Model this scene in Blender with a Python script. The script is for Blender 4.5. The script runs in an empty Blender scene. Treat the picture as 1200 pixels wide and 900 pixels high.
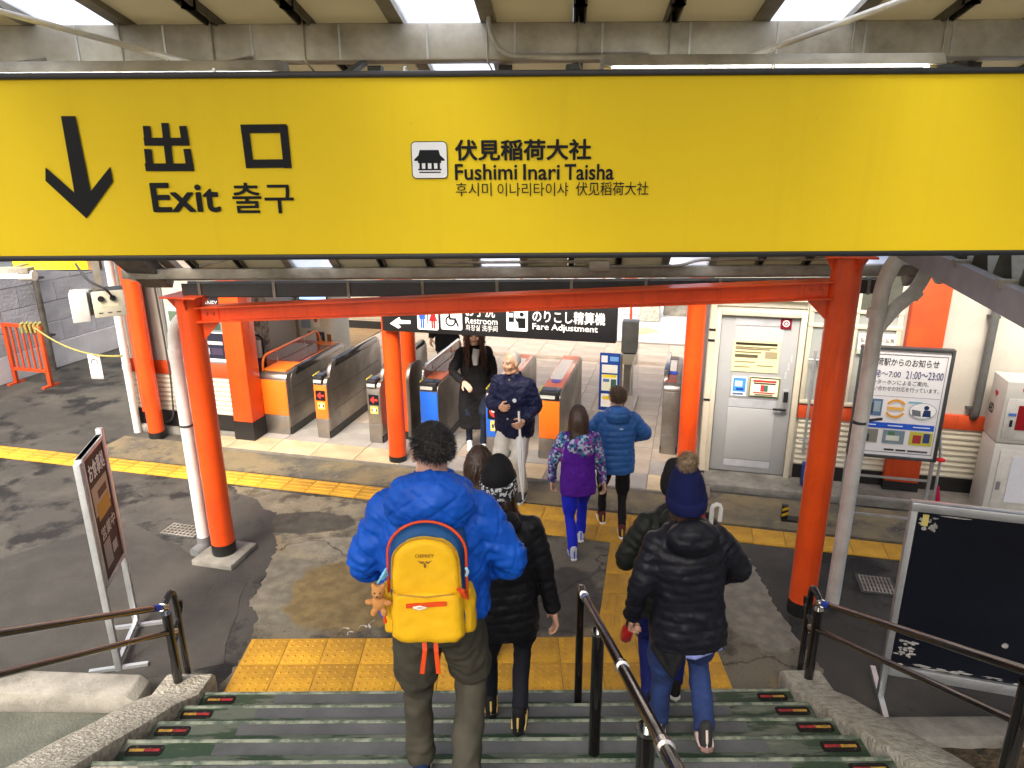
import bpy, bmesh, math, random
import numpy as np
from math import sin, cos, tan, radians, pi, sqrt, atan2, hypot
from mathutils import Vector, Matrix, noise

random.seed(7)
rng = np.random.default_rng(7)
sc = bpy.context.scene
col = sc.collection

# ---------------------------------------------------------------- camera, sky, sun, exposure
FPX, PITCH, ROLL, EYE = 852.0, radians(17.9), radians(0.35), 3.65
cam_data = bpy.data.cameras.new("camera")
cam_data.sensor_width = 36.0
cam_data.lens = 36.0 * FPX / 1200.0
cam_data.clip_start = 0.05
cam_data.clip_end = 400.0
cam = bpy.data.objects.new("camera", cam_data)
col.objects.link(cam)
cam.matrix_world = Matrix.Translation((0, 0, EYE)) @ Matrix.Rotation(pi / 2 - PITCH, 4, 'X') @ Matrix.Rotation(-ROLL, 4, 'Z')
sc.camera = cam

world = bpy.data.worlds.new("World")
sc.world = world
world.use_nodes = True
wn = world.node_tree.nodes
sky = wn.new("ShaderNodeTexSky")
sky.sky_type = 'NISHITA'
sky.sun_disc = False
SUN_EL, SUN_AZ = radians(50), radians(200)      # azimuth clockwise from +Y
sky.sun_elevation = SUN_EL
sky.sun_rotation = SUN_AZ
sky.air_density = 0.8
sky.dust_density = 8.0
sky.ozone_density = 0.2
world.node_tree.links.new(sky.outputs[0], wn["Background"].inputs[0])
wn["Background"].inputs[1].default_value = 0.15

sun_data = bpy.data.lights.new("sun", 'SUN')
sun_data.energy = 1.4
sun_data.angle = radians(25)
sun_data.color = (1.0, 0.96, 0.9)
sun = bpy.data.objects.new("sun", sun_data)
col.objects.link(sun)
sun_dir = Vector((sin(SUN_AZ) * cos(SUN_EL), cos(SUN_AZ) * cos(SUN_EL), sin(SUN_EL)))
sun.rotation_euler = sun_dir.to_track_quat('Z', 'Y').to_euler()
sun.location = (0, 0, 30)

vs = sc.view_settings
vs.view_transform = 'Standard'
vs.look = 'None'
vs.exposure = 1.42
vs.gamma = 1.0
vs.use_curve_mapping = False
sc.render.engine = 'CYCLES'
sc.cycles.use_denoising = True
sc.cycles.max_bounces = 8
sc.cycles.diffuse_bounces = 5
sc.cycles.glossy_bounces = 4
sc.cycles.transparent_max_bounces = 8
sc.cycles.sample_clamp_indirect = 6.0
sc.cycles.use_adaptive_sampling = True

# ---------------------------------------------------------------- survey: measured bearings to points of the place
_fw = Vector((0, cos(PITCH), -sin(PITCH)))
_rt = Vector((1, 0, 0))
_up = _rt.cross(_fw)
def bearing(px, py):
    u, v = px - 600.0, 450.0 - py
    c, s = cos(ROLL), sin(ROLL)
    return _fw * FPX + _rt * (c * u + s * v) + _up * (-s * u + c * v)
EYEP = Vector((0, 0, EYE))
def on_z(px, py, z=0.0):
    d = bearing(px, py); return EYEP + d * ((z - EYE) / d.z)
def on_y(px, py, y):
    d = bearing(px, py); return EYEP + d * (y / d.y)
def on_x(px, py, x):
    d = bearing(px, py); return EYEP + d * (x / d.x)
# the station building stands turned by 14 degrees against the stairs: s runs along its front, t into it
YAW = radians(14.1)
UD = Vector((cos(YAW), -sin(YAW), 0)); ND = Vector((sin(YAW), cos(YAW), 0)); ORG = Vector((0, 6.80, 0))
def B(s, t, z=0.0):
    p = ORG + UD * s + ND * t
    return Vector((p.x, p.y, z))
def to_st(p):
    q = Vector((p[0], p[1], 0)) - ORG
    return q.dot(UD), q.dot(ND)
def on_t(px, py, t):
    d = bearing(px, py); k = (ORG + ND * t - Vector((0, 0, 0)) - Vector((0, 0, 0))).dot(ND) / d.dot(ND)
    p = EYEP + d * k; s, _ = to_st(p); return s, p.z
def on_s(px, py, s):
    d = bearing(px, py); k = (ORG + UD * s).dot(UD) / d.dot(UD)
    p = EYEP + d * k; _, t = to_st(p); return t, p.z

# ---------------------------------------------------------------- materials
MATS = {}
def srgb(*c):
    return tuple(((x / 255.0) / 12.92 if x / 255.0 <= 0.04045 else ((x / 255.0 + 0.055) / 1.055) ** 2.4) for x in c)
def mat(name, c, rough=0.6, metal=0.0, var=0.12, scale=5.0, bump=0.0, bscale=60.0, c2=None, spec=0.5, coat=0.0, detail=4.0,
        sheen=0.0, bdist=0.01, lo=0.35, hi=0.65, stretch=None, chips=None, streak=None, rnd=0.0):
    if name in MATS: return MATS[name]
    m = bpy.data.materials.new(name); m.use_nodes = True
    nt = m.node_tree; n = nt.nodes; L = nt.links
    p = n["Principled BSDF"]
    p.inputs["Roughness"].default_value = rough
    p.inputs["Metallic"].default_value = metal
    p.inputs["Specular IOR Level"].default_value = spec
    p.inputs["Coat Weight"].default_value = coat
    p.inputs["Sheen Weight"].default_value = sheen
    tc = n.new("ShaderNodeTexCoord"); src = tc.outputs["Object"]
    if stretch:
        mp = n.new("ShaderNodeMapping"); mp.inputs["Scale"].default_value = stretch
        L.new(src, mp.inputs["Vector"]); src = mp.outputs[0]
    if c2 is None:
        c2 = tuple(max(0.0, x * (1 - 2.2 * var)) for x in c)
    nz = n.new("ShaderNodeTexNoise"); nz.inputs["Scale"].default_value = scale; nz.inputs["Detail"].default_value = detail
    nz.inputs["Roughness"].default_value = 0.62
    L.new(src, nz.inputs["Vector"])
    rp = n.new("ShaderNodeValToRGB"); rp.color_ramp.elements[0].position = lo; rp.color_ramp.elements[1].position = hi
    rp.color_ramp.elements[0].color = (*c2, 1); rp.color_ramp.elements[1].color = (*c, 1)
    L.new(nz.outputs["Fac"], rp.inputs[0]); cur = rp.outputs[0]
    for kind_, arg in (('s', streak), ('c', chips)):            # grime runs; flaked or rusty specks
        if not arg: continue
        cc, lo_, hi_, sc_n = arg
        mp = n.new("ShaderNodeMapping"); mp.inputs["Scale"].default_value = (1, 1, .07) if kind_ == 's' else (1, 1, 1); L.new(tc.outputs["Object"], mp.inputs[0])
        n2 = n.new("ShaderNodeTexNoise"); n2.inputs["Scale"].default_value = sc_n; n2.inputs["Detail"].default_value = 6; n2.inputs["Roughness"].default_value = .7; L.new(mp.outputs[0], n2.inputs["Vector"])
        m3 = n.new("ShaderNodeMapRange"); m3.inputs["From Min"].default_value = lo_; m3.inputs["From Max"].default_value = hi_; m3.inputs["To Max"].default_value = .75 if kind_ == 's' else .9; L.new(n2.outputs["Fac"], m3.inputs["Value"])
        mx = n.new("ShaderNodeMix"); mx.data_type = 'RGBA'; mx.inputs["B"].default_value = (*cc, 1); L.new(m3.outputs[0], mx.inputs["Factor"]); L.new(cur, mx.inputs["A"]); cur = mx.outputs["Result"]
    if rnd:                                       # every piece a shade of its own
        oi = n.new("ShaderNodeObjectInfo"); m4 = n.new("ShaderNodeMapRange"); m4.inputs["To Min"].default_value = 1 - rnd; m4.inputs["To Max"].default_value = 1 + rnd * .25; L.new(oi.outputs["Random"], m4.inputs["Value"])
        vm = n.new("ShaderNodeVectorMath"); vm.operation = 'SCALE'; L.new(cur, vm.inputs[0]); L.new(m4.outputs[0], vm.inputs["Scale"]); cur = vm.outputs[0]
    L.new(cur, p.inputs["Base Color"])
    mr = n.new("ShaderNodeMapRange"); mr.inputs["To Min"].default_value = min(1, rough * 1.2); mr.inputs["To Max"].default_value = rough * 0.85
    L.new(nz.outputs["Fac"], mr.inputs["Value"]); L.new(mr.outputs[0], p.inputs["Roughness"])
    if bump > 0:
        nb = n.new("ShaderNodeTexNoise"); nb.inputs["Scale"].default_value = bscale; nb.inputs["Detail"].default_value = 3
        L.new(src, nb.inputs["Vector"])
        b = n.new("ShaderNodeBump"); b.inputs["Strength"].default_value = bump; b.inputs["Distance"].default_value = bdist
        L.new(nb.outputs["Fac"], b.inputs["Height"]); L.new(b.outputs[0], p.inputs["Normal"])
    MATS[name] = m
    return m
def flat(rgb, rough=0.5):                       # plain print / paint colour from 8-bit values
    k = "print_%d_%d_%d" % rgb
    return mat(k, srgb(*rgb), rough=rough, var=0.03, scale=9, spec=.18)
def emit(name, c, strength, base=(0.8, 0.8, 0.8)):
    if name in MATS: return MATS[name]
    m = bpy.data.materials.new(name); m.use_nodes = True
    p = m.node_tree.nodes["Principled BSDF"]
    p.inputs["Base Color"].default_value = (*base, 1)
    p.inputs["Emission Color"].default_value = (*c, 1); p.inputs["Emission Strength"].default_value = strength
    MATS[name] = m
    return m

def translucent(m, c, fac):                   # thin sheet that lets some daylight through
    nt = m.node_tree; n = nt.nodes; p = n["Principled BSDF"]; out = n["Material Output"]
    t = n.new("ShaderNodeBsdfTranslucent"); t.inputs[0].default_value = (*c, 1); mx = n.new("ShaderNodeMixShader"); mx.inputs[0].default_value = fac
    nt.links.new(p.outputs[0], mx.inputs[1]); nt.links.new(t.outputs[0], mx.inputs[2]); nt.links.new(mx.outputs[0], out.inputs[0]); return m

def ground_mat(name, layers, rough=0.85, bump=0.35, bscale=90, bdist=0.006, cracks=None, wet=None, stretch=None, spots=()):
    """layers: base colour then (colour, noise scale, lo, hi, offset) stained over it, in world metres"""
    m = bpy.data.materials.new(name); m.use_nodes = True
    nt = m.node_tree; n = nt.nodes; L = nt.links; p = n["Principled BSDF"]
    g = n.new("ShaderNodeNewGeometry"); pos = g.outputs["Position"]
    p.inputs["Specular IOR Level"].default_value = .22
    cur = None
    base = n.new("ShaderNodeRGB"); base.outputs[0].default_value = (*layers[0], 1); cur = base.outputs[0]
    for (c, s, lo, hi, off) in layers[1:]:
        mp = n.new("ShaderNodeMapping"); mp.inputs["Location"].default_value = (off, off * 1.7, off * .3)
        if stretch: mp.inputs["Scale"].default_value = stretch
        L.new(pos, mp.inputs[0])
        nz = n.new("ShaderNodeTexNoise"); nz.inputs["Scale"].default_value = s; nz.inputs["Detail"].default_value = 6; nz.inputs["Roughness"].default_value = 0.65
        L.new(mp.outputs[0], nz.inputs["Vector"])
        mr = n.new("ShaderNodeMapRange"); mr.inputs["From Min"].default_value = lo; mr.inputs["From Max"].default_value = hi
        L.new(nz.outputs["Fac"], mr.inputs["Value"])
        mx = n.new("ShaderNodeMix"); mx.data_type = 'RGBA'
        L.new(mr.outputs[0], mx.inputs["Factor"]); L.new(cur, mx.inputs["A"]); mx.inputs["B"].default_value = (*c, 1)
        cur = mx.outputs["Result"]
    for (c, (cx, cy), (rx, ry), soft, amp, seed) in spots:      # stains and repairs with a shape of their own
        mp = n.new("ShaderNodeMapping"); mp.vector_type = 'POINT'; mp.inputs["Location"].default_value = (-cx / rx, -cy / ry, 0); mp.inputs["Scale"].default_value = (1 / rx, 1 / ry, 0)
        L.new(pos, mp.inputs[0])
        ln = n.new("ShaderNodeVectorMath"); ln.operation = 'LENGTH'; L.new(mp.outputs[0], ln.inputs[0])
        m2 = n.new("ShaderNodeMapping"); m2.inputs["Location"].default_value = (seed * 3.1, seed * 1.7, seed); L.new(pos, m2.inputs[0])
        nz = n.new("ShaderNodeTexNoise"); nz.inputs["Scale"].default_value = 2.6; nz.inputs["Detail"].default_value = 8; nz.inputs["Roughness"].default_value = .6; L.new(m2.outputs[0], nz.inputs["Vector"])
        sb = n.new("ShaderNodeMath"); sb.operation = 'MULTIPLY_ADD'; L.new(nz.outputs["Fac"], sb.inputs[0]); sb.inputs[1].default_value = amp; L.new(ln.outputs["Value"], sb.inputs[2])
        mr = n.new("ShaderNodeMapRange"); mr.interpolation_type = 'SMOOTHSTEP'; mr.inputs["From Min"].default_value = 1 + amp * .5 + soft; mr.inputs["From Max"].default_value = 1 + amp * .5 - soft
        L.new(sb.outputs[0], mr.inputs["Value"])
        fn = n.new("ShaderNodeTexNoise"); fn.inputs["Scale"].default_value = 9; fn.inputs["Detail"].default_value = 5; L.new(m2.outputs[0], fn.inputs["Vector"])
        fr = n.new("ShaderNodeValToRGB"); fr.color_ramp.elements[0].position = .38; fr.color_ramp.elements[1].position = .66
        fr.color_ramp.elements[0].color = (*[x * .78 for x in c], 1); fr.color_ramp.elements[1].color = (*[x * 1.16 for x in c], 1); L.new(fn.outputs["Fac"], fr.inputs[0])
        mx = n.new("ShaderNodeMix"); mx.data_type = 'RGBA'; L.new(mr.outputs[0], mx.inputs["Factor"]); L.new(cur, mx.inputs["A"]); L.new(fr.outputs[0], mx.inputs["B"]); cur = mx.outputs["Result"]
    hsrc = None
    nb = n.new("ShaderNodeTexNoise"); nb.inputs["Scale"].default_value = bscale; nb.inputs["Detail"].default_value = 4
    L.new(pos, nb.inputs["Vector"]); hsrc = nb.outputs["Fac"]
    if cracks:
        cc, cs, cw = cracks
        nd = n.new("ShaderNodeTexNoise"); nd.inputs["Scale"].default_value = 2.2; nd.inputs["Detail"].default_value = 5
        L.new(pos, nd.inputs["Vector"])
        ad = n.new("ShaderNodeVectorMath"); ad.operation = 'SCALE'; ad.inputs["Scale"].default_value = 0.9
        L.new(nd.outputs["Color"], ad.inputs[0])
        a2 = n.new("ShaderNodeVectorMath"); a2.operation = 'ADD'
        L.new(pos, a2.inputs[0]); L.new(ad.outputs[0], a2.inputs[1])
        vo = n.new("ShaderNodeTexVoronoi"); vo.feature = 'DISTANCE_TO_EDGE'; vo.inputs["Scale"].default_value = cs
        L.new(a2.outputs[0], vo.inputs["Vector"])
        mr = n.new("ShaderNodeMapRange"); mr.inputs["From Min"].default_value = 0; mr.inputs["From Max"].default_value = cw
        mr.inputs["To Min"].default_value = 0.8; mr.inputs["To Max"].default_value = 0
        L.new(vo.outputs["Distance"], mr.inputs["Value"])
        mx = n.new("ShaderNodeMix"); mx.data_type = 'RGBA'; mx.inputs["B"].default_value = (*cc, 1)
        L.new(mr.outputs[0], mx.inputs["Factor"]); L.new(cur, mx.inputs["A"]); cur = mx.outputs["Result"]
    L.new(cur, p.inputs["Base Color"])
    b = n.new("ShaderNodeBump"); b.inputs["Strength"].default_value = bump; b.inputs["Distance"].default_value = bdist
    L.new(hsrc, b.inputs["Height"]); L.new(b.outputs[0], p.inputs["Normal"])
    nr = n.new("ShaderNodeTexNoise"); nr.inputs["Scale"].default_value = 1.3; nr.inputs["Detail"].default_value = 5
    L.new(pos, nr.inputs["Vector"])
    mr = n.new("ShaderNodeMapRange"); mr.inputs["From Min"].default_value = .35; mr.inputs["From Max"].default_value = .65
    mr.inputs["To Min"].default_value = rough - (wet or 0.15); mr.inputs["To Max"].default_value = rough
    L.new(nr.outputs["Fac"], mr.inputs["Value"]); L.new(mr.outputs[0], p.inputs["Roughness"])
    MATS[name] = m
    return m

# ---------------------------------------------------------------- mesh helpers
class MB:
    def __init__(s): s.v = []; s.f = []; s.mi = []; s.cur = 0
    def add(s, vs_, fs_, M=None):
        o = len(s.v)
        for p in vs_:
            p = Vector(p)
            s.v.append(tuple(M @ p) if M is not None else tuple(p))
        for f in fs_: s.f.append(tuple(i + o for i in f)); s.mi.append(s.cur)
        return s
    def box(s, x0, x1, y0, y1, z0, z1, M=None):
        return s.add([(x0,y0,z0),(x1,y0,z0),(x1,y1,z0),(x0,y1,z0),(x0,y0,z1),(x1,y0,z1),(x1,y1,z1),(x0,y1,z1)],
                     [(0,3,2,1),(4,5,6,7),(0,1,5,4),(1,2,6,5),(2,3,7,6),(3,0,4,7)], M)
    def bar(s, p0, p1, w, h, up=(0, 0, 1)):     # rectangular bar from p0 to p1
        p0, p1 = Vector(p0), Vector(p1); d = (p1 - p0).normalized(); up = Vector(up)
        if abs(d.dot(up)) > .98: up = Vector((0, 1, 0))
        r = d.cross(up).normalized(); u = r.cross(d).normalized()
        q = [p + r * a * w / 2 + u * b * h / 2 for p in (p0, p1) for a, b in ((-1,-1),(1,-1),(1,1),(-1,1))]
        return s.add(q, [(0,1,2,3),(7,6,5,4),(0,4,5,1),(1,5,6,2),(2,6,7,3),(3,7,4,0)])
    def tube(s, pts, r, n=12, caps=True):
        pts = [Vector(p) for p in pts]; k = len(pts)
        rs = r if isinstance(r, (list, tuple)) else [r] * k
        vs_, fs_ = [], []
        d0 = (pts[1] - pts[0]).normalized()
        ref = Vector((0, 0, 1)) if abs(d0.z) < .9 else Vector((1, 0, 0))
        a = d0.cross(ref).normalized()
        for i, p in enumerate(pts):
            if i == 0: d = pts[1] - p
            elif i == k - 1: d = p - pts[i - 1]
            else: d = (pts[i + 1] - p).normalized() + (p - pts[i - 1]).normalized()
            d.normalize()
            a = (a - d * a.dot(d)).normalized(); b = d.cross(a)
            for j in range(n):
                th = 2 * pi * j / n
                vs_.append(p + (a * cos(th) + b * sin(th)) * rs[i])
        for i in range(k - 1):
            for j in range(n):
                q = (j + 1) % n
                fs_.append((i * n + j, i * n + q, (i + 1) * n + q, (i + 1) * n + j))
        if caps:
            fs_.append(tuple(reversed(range(n)))); fs_.append(tuple((k - 1) * n + j for j in range(n)))
        return s.add(vs_, fs_)
    def prism(s, poly, a, b, axis='y', M=None):  # polygon (2-d) extruded along axis from a to b
        def P(q, d):
            return {'x': (d, q[0], q[1]), 'y': (q[0], d, q[1]), 'z': (q[0], q[1], d)}[axis]
        n = len(poly)
        vs_ = [P(q, a) for q in poly] + [P(q, b) for q in poly]
        fs_ = [tuple(range(n)), tuple(reversed(range(n, 2 * n)))]
        fs_ += [(i, i + n, (i + 1) % n + n, (i + 1) % n) for i in range(n)]
        return s.add(vs_, fs_, M)
    def lathe(s, prof, c=(0, 0, 0), n=20, M=None):
        vs_, fs_ = [], []
        for r, z in prof:
            for j in range(n):
                th = 2 * pi * j / n; vs_.append((c[0] + r * cos(th), c[1] + r * sin(th), c[2] + z))
        for i in range(len(prof) - 1):
            for j in range(n):
                q = (j + 1) % n
                fs_.append((i * n + j, i * n + q, (i + 1) * n + q, (i + 1) * n + j))
        fs_.append(tuple(reversed(range(n)))); fs_.append(tuple((len(prof) - 1) * n + j for j in range(n)))
        return s.add(vs_, fs_, M)
    def ell(s, c, rad, nu=16, nv=10, M=None):
        vs_, fs_ = [], []
        if not isinstance(rad, (tuple, list)): rad = (rad,) * 3
        c = Vector(c); R = M if M is not None else Matrix.Identity(3)
        vs_.append(c + R @ Vector((0, 0, -rad[2])))
        for i in range(1, nv):
            ph = -pi / 2 + pi * i / nv
            for j in range(nu):
                th = 2 * pi * j / nu
                vs_.append(c + R @ Vector((rad[0] * cos(ph) * cos(th), rad[1] * cos(ph) * sin(th), rad[2] * sin(ph))))
        vs_.append(c + R @ Vector((0, 0, rad[2]))); last = len(vs_) - 1
        for j in range(nu): fs_.append((0, 1 + (j + 1) % nu, 1 + j))
        for i in range(nv - 2):
            for j in range(nu):
                a = 1 + i * nu + j; b = 1 + i * nu + (j + 1) % nu
                fs_.append((a, b, b + nu, a + nu))
        o = 1 + (nv - 2) * nu
        for j in range(nu): fs_.append((o + j, o + (j + 1) % nu, last))
        return s.add(vs_, fs_)
    def cap(s, p0, r0, p1, r1, n=14):            # tapered capsule
        p0, p1 = Vector(p0), Vector(p1); d = p1 - p0
        if d.length < 1e-6: return s.ell(p0, r0)
        d.normalize(); pts, rs = [], []
        for k in range(4):
            a = pi / 2 * k / 4; pts.append(p0 - d * r0 * cos(a)); rs.append(max(1e-4, r0 * sin(a)))
        pts.append(p0); rs.append(r0); pts.append(p1); rs.append(r1)
        for k in range(1, 5):
            a = pi / 2 * k / 4; pts.append(p1 + d * r1 * sin(a)); rs.append(max(1e-4, r1 * cos(a)))
        return s.tube(pts, rs, n)
    def mesh(s, name="m"):
        me = bpy.data.meshes.new(name); me.from_pydata(s.v, [], s.f)
        if any(s.mi): me.polygons.foreach_set("material_index", s.mi)
        me.update(); return me
    def build(s, name, material, parent=None, bevel=0.0, smooth=None, seg=2, loc=None, rot=None):
        me = s.mesh(name)
        bm = bmesh.new(); bm.from_mesh(me)
        bmesh.ops.recalc_face_normals(bm, faces=bm.faces)
        if bevel > 0:
            es = [e for e in bm.edges if len(e.link_faces) == 2 and e.calc_face_angle(0) > radians(35)]
            if es: bmesh.ops.bevel(bm, geom=es, offset=bevel, segments=seg, affect='EDGES', profile=0.5, clamp_overlap=True)
        bm.to_mesh(me); bm.free()
        return link(name, me, material, parent, smooth=(smooth if smooth is not None else 35), loc=loc, rot=rot)
def link(name, me, material, parent=None, smooth=None, loc=None, rot=None):
    mats = material if isinstance(material, (list, tuple)) else [material]
    if not me.materials:
        for m in mats: me.materials.append(m)
    if smooth:
        me.polygons.foreach_set("use_smooth", [True] * len(me.polygons))
        me.set_sharp_from_angle(angle=radians(smooth))
    o = bpy.data.objects.new(name, me); col.objects.link(o)
    if parent is not None: o.parent = parent
    if loc is not None: o.location = loc
    if rot is not None: o.rotation_euler = rot
    return o
def tag(o, label=None, cat=None, group=None, kind=None):
    if label: o["label"] = label
    if cat: o["category"] = cat
    if group: o["group"] = group
    if kind: o["kind"] = kind
    return o
def thing(name, label, cat, loc=(0, 0, 0), rz=0.0, group=None):
    o = bpy.data.objects.new(name, None); o.empty_display_size = .1; col.objects.link(o)
    o.location = loc; o.rotation_euler = (0, 0, rz)
    return tag(o, label, cat, group)
def bthing(name, label, cat, s, t, z=0.0, group=None, rz=0.0):   # a thing standing square to the station building
    return thing(name, label, cat, B(s, t, z), -YAW + rz, group)
def copy_part(src, parent, loc=None, rot=None):
    c = src.copy(); col.objects.link(c); c.parent = parent
    if loc is not None: c.location = loc
    if rot is not None: c.rotation_euler = rot
    return c
def arc(c, r, a0, a1, n, plane='xz', d=0.0):
    out = []
    for i in range(n + 1):
        a = a0 + (a1 - a0) * i / n
        x, y = c[0] + r * cos(a), c[1] + r * sin(a)
        out.append({'xz': (x, d, y), 'yz': (d, x, y), 'xy': (x, y, d)}[plane])
    return out
def fillet(pts, r, n=5):                         # rounded polyline for bent pipes
    pts = [Vector(p) for p in pts]; out = [pts[0]]
    for i in range(1, len(pts) - 1):
        p, a, b = pts[i], (pts[i - 1] - pts[i]), (pts[i + 1] - pts[i])
        rr = min(r, a.length * .49, b.length * .49); a.normalize(); b.normalize()
        q0, q1 = p + a * rr, p + b * rr
        for k in range(n + 1):
            t = k / n; out.append(q0 * (1 - t) ** 2 + p * 2 * t * (1 - t) + q1 * t * t)
    out.append(pts[-1]); return out
def rounded(w, h, r, n=4, c=(0, 0)):
    o = []
    for cx, cy, a0 in ((w/2 - r, h/2 - r, 0), (-w/2 + r, h/2 - r, pi/2), (-w/2 + r, -h/2 + r, pi), (w/2 - r, -h/2 + r, 3*pi/2)):
        for i in range(n + 1):
            a = a0 + pi / 2 * i / n; o.append((c[0] + cx + r * cos(a), c[1] + cy + r * sin(a)))
    return o

# lettering: a flat cut-out of the built-in font, fitted to a box (x0,z0)-(x1,z1) on a plane y = d facing -y
_TX = {}
def lettering(body, box, d, material, parent, bold=0.0, name="lettering", M=None):
    key = body
    if key not in _TX:
        cu = bpy.data.curves.new("t", 'FONT'); cu.body = body; cu.size = 1.0; cu.fill_mode = 'FRONT'; cu.resolution_u = 3
        ob = bpy.data.objects.new("t", cu); col.objects.link(ob)
        bpy.context.view_layer.update()
        me = bpy.data.meshes.new_from_object(ob.evaluated_get(bpy.context.evaluated_depsgraph_get()))
        co = np.zeros(len(me.vertices) * 3); me.vertices.foreach_get("co", co); co = co.reshape(-1, 3)
        bpy.data.objects.remove(ob); bpy.data.curves.remove(cu)
        _TX[key] = (co, [tuple(p.vertices) for p in me.polygons]); bpy.data.meshes.remove(me)
    co, fs_ = _TX[key]
    if len(co) == 0: return None
    mn, mx = co.min(0), co.max(0)
    x0, z0, x1, z1 = box
    q = np.zeros_like(co)
    q[:, 0] = x0 + (co[:, 0] - mn[0]) / max(1e-6, mx[0] - mn[0]) * (x1 - x0)
    q[:, 2] = z0 + (co[:, 1] - mn[1]) / max(1e-6, mx[1] - mn[1]) * (z1 - z0)
    q[:, 1] = d
    if bold > 0:                                  # heavier strokes: the cut-out laid down several times, a hair apart
        h = (z1 - z0); b = bold * h; allq, allf = [], []
        for k in range(9):
            a = 2 * pi * k / 8; r = 0 if k == 8 else b
            qq = q.copy(); qq[:, 0] = qq[:, 0] * (1 - 2 * b / max(x1 - x0, 1e-6)) + (x0 + x1) * b / max(x1 - x0, 1e-6) + r * cos(a); qq[:, 2] = qq[:, 2] * (1 - 2 * b / h) + (z0 + z1) * b / h + r * sin(a); qq[:, 1] = d - .00006 * k
            o = len(allq); allq += qq.tolist(); allf += [tuple(i + o for i in f) for f in fs_]
        me = bpy.data.meshes.new(name); me.from_pydata(allq, [], allf)
    else:
        me = bpy.data.meshes.new(name); me.from_pydata(q.tolist(), [], fs_)
    me.update()
    if M is not None: me.transform(M)
    return link(name, me, material, parent)
def prints(rects, d, parent, name="print", M=None):   # flat print: coloured rectangles (x0,z0,x1,z1,(r,g,b)) on a plane y = d
    mb = MB(); mats, idx = [], {}
    for k, (x0, z0, x1, z1, c) in enumerate(rects):
        if c not in idx: idx[c] = len(mats); mats.append(flat(c))
        mb.cur = idx[c]; dd = d - 0.0003 * k
        mb.add([(x0, dd, z0), (x1, dd, z0), (x1, dd, z1), (x0, dd, z1)], [(0, 1, 2, 3)])
    me = mb.mesh(name)
    if M is not None: me.transform(M)
    return link(name, me, mats, parent)
def poly_print(polys, d, material, parent, name="symbol", M=None):
    mb = MB()
    for P in polys: mb.add([(x, d, z) for x, z in P], [tuple(range(len(P)))])
    me = mb.mesh(name)
    if M is not None: me.transform(M)
    return link(name, me, material, parent)
def disc(cx, cz, r, n=20, r2=None):
    return [(cx + r * cos(2*pi*i/n), cz + (r2 or r) * sin(2*pi*i/n)) for i in range(n)]
# ---------------------------------------------------------------- shared materials
M_asphalt = ground_mat("asphalt", [(0.052, 0.050, 0.044), ((0.082, 0.077, 0.065), 0.9, .47, .62, 3.1), ((0.017, 0.017, 0.017), 1.6, .53, .61, 9.0), ((0.020, .020, .019), 0.55, .56, .62, 4.0),
                                   ((0.10, 0.096, 0.085), 95, .60, .72, 1.0), ((0.012, 0.012, 0.012), 70, .60, .70, 6.0)], rough=0.85, wet=0.25, bump=.8, bscale=110)
def _z(px, py): p = on_z(px, py); return (p.x, p.y)
M_oldcon = ground_mat("old_concrete", [(0.145, 0.130, 0.094), ((0.245, 0.215, 0.148), 1.1, .48, .62, 2.0), ((0.055, 0.051, 0.040), 2.3, .50, .62, 5.5),
                                       ((0.21, 0.145, 0.055), 3.1, .57, .70, 8.2), ((0.24, 0.22, 0.17), 60, .60, .72, 1.2), ((0.035, .033, .027), 48, .60, .70, 3.0)],
                       rough=0.85, wet=0.25, cracks=((0.018, 0.018, 0.016), 0.55, 0.010), bump=.7,
                       spots=[((.15, .138, .105), _z(318, 690), (.50, .55), .05, .9, 1), ((.16, .12, .055), _z(412, 695), (.55, .60), .07, 1.1, 2), ((.075, .07, .056), _z(352, 613), (.62, .22), .05, .8, 3),
                              ((.20, .185, .14), _z(410, 640), (.6, .16), .10, .9, 4), ((.21, .195, .155), _z(880, 700), (.30, .75), .12, 1.2, 5), ((.065, .06, .05), _z(655, 700), (.35, .5), .10, 1.0, 6), ((.24, .20, .11), _z(355, 562), (.9, .2), .15, 1.1, 7), ((.06, .056, .047), _z(800, 670), (.35, .3), .12, 1.2, 8)])
M_patchbrown = ground_mat("gravel_patch", [(0.150, 0.115, 0.056), ((0.060, 0.052, 0.036), 12, .45, .6, 1.0), ((0.26, 0.21, 0.13), 26, .57, .7, 2.0)], bump=.9, bscale=45, bdist=.012)
M_patchgrey = ground_mat("smooth_patch", [(0.185, 0.172, 0.140), ((0.090, 0.085, 0.068), 1.8, .45, .65, 4.0), ((0.16, .155, .135), 14, .6, .75, 2)], bump=.25)
M_patchdark = ground_mat("dark_patch", [(0.075, 0.072, 0.060), ((0.085, 0.082, 0.068), 2.4, .5, .68, 6.0)], bump=.3)
M_apron = ground_mat("ochre_concrete", [(0.20, 0.165, 0.095), ((0.10, 0.095, 0.075), 1.7, .42, .6, 2.2), ((0.06, .06, .055), 2.9, .55, .68, 7), ((0.29, .26, .19), 18, .6, .75, 3)], bump=.5)
M_concrete = mat("concrete", (0.26, 0.25, 0.215), rough=.9, c2=(0.12, 0.115, 0.095), scale=3.5, bump=.6, bscale=55, bdist=.008, detail=8)
M_conrough = mat("rough_concrete", (0.47, 0.45, 0.37), rough=.95, c2=(0.25, 0.235, 0.18), scale=18, bump=1.0, bscale=45, bdist=.02, detail=8)
M_yellowtile = mat("tactile_yellow", (0.62, 0.335, 0.018), rough=.6, c2=(0.43, 0.225, 0.02), scale=3.0, bump=.25, bscale=120, detail=6, rnd=.22, chips=((.20, .13, .03), .62, .70, 26))
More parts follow.
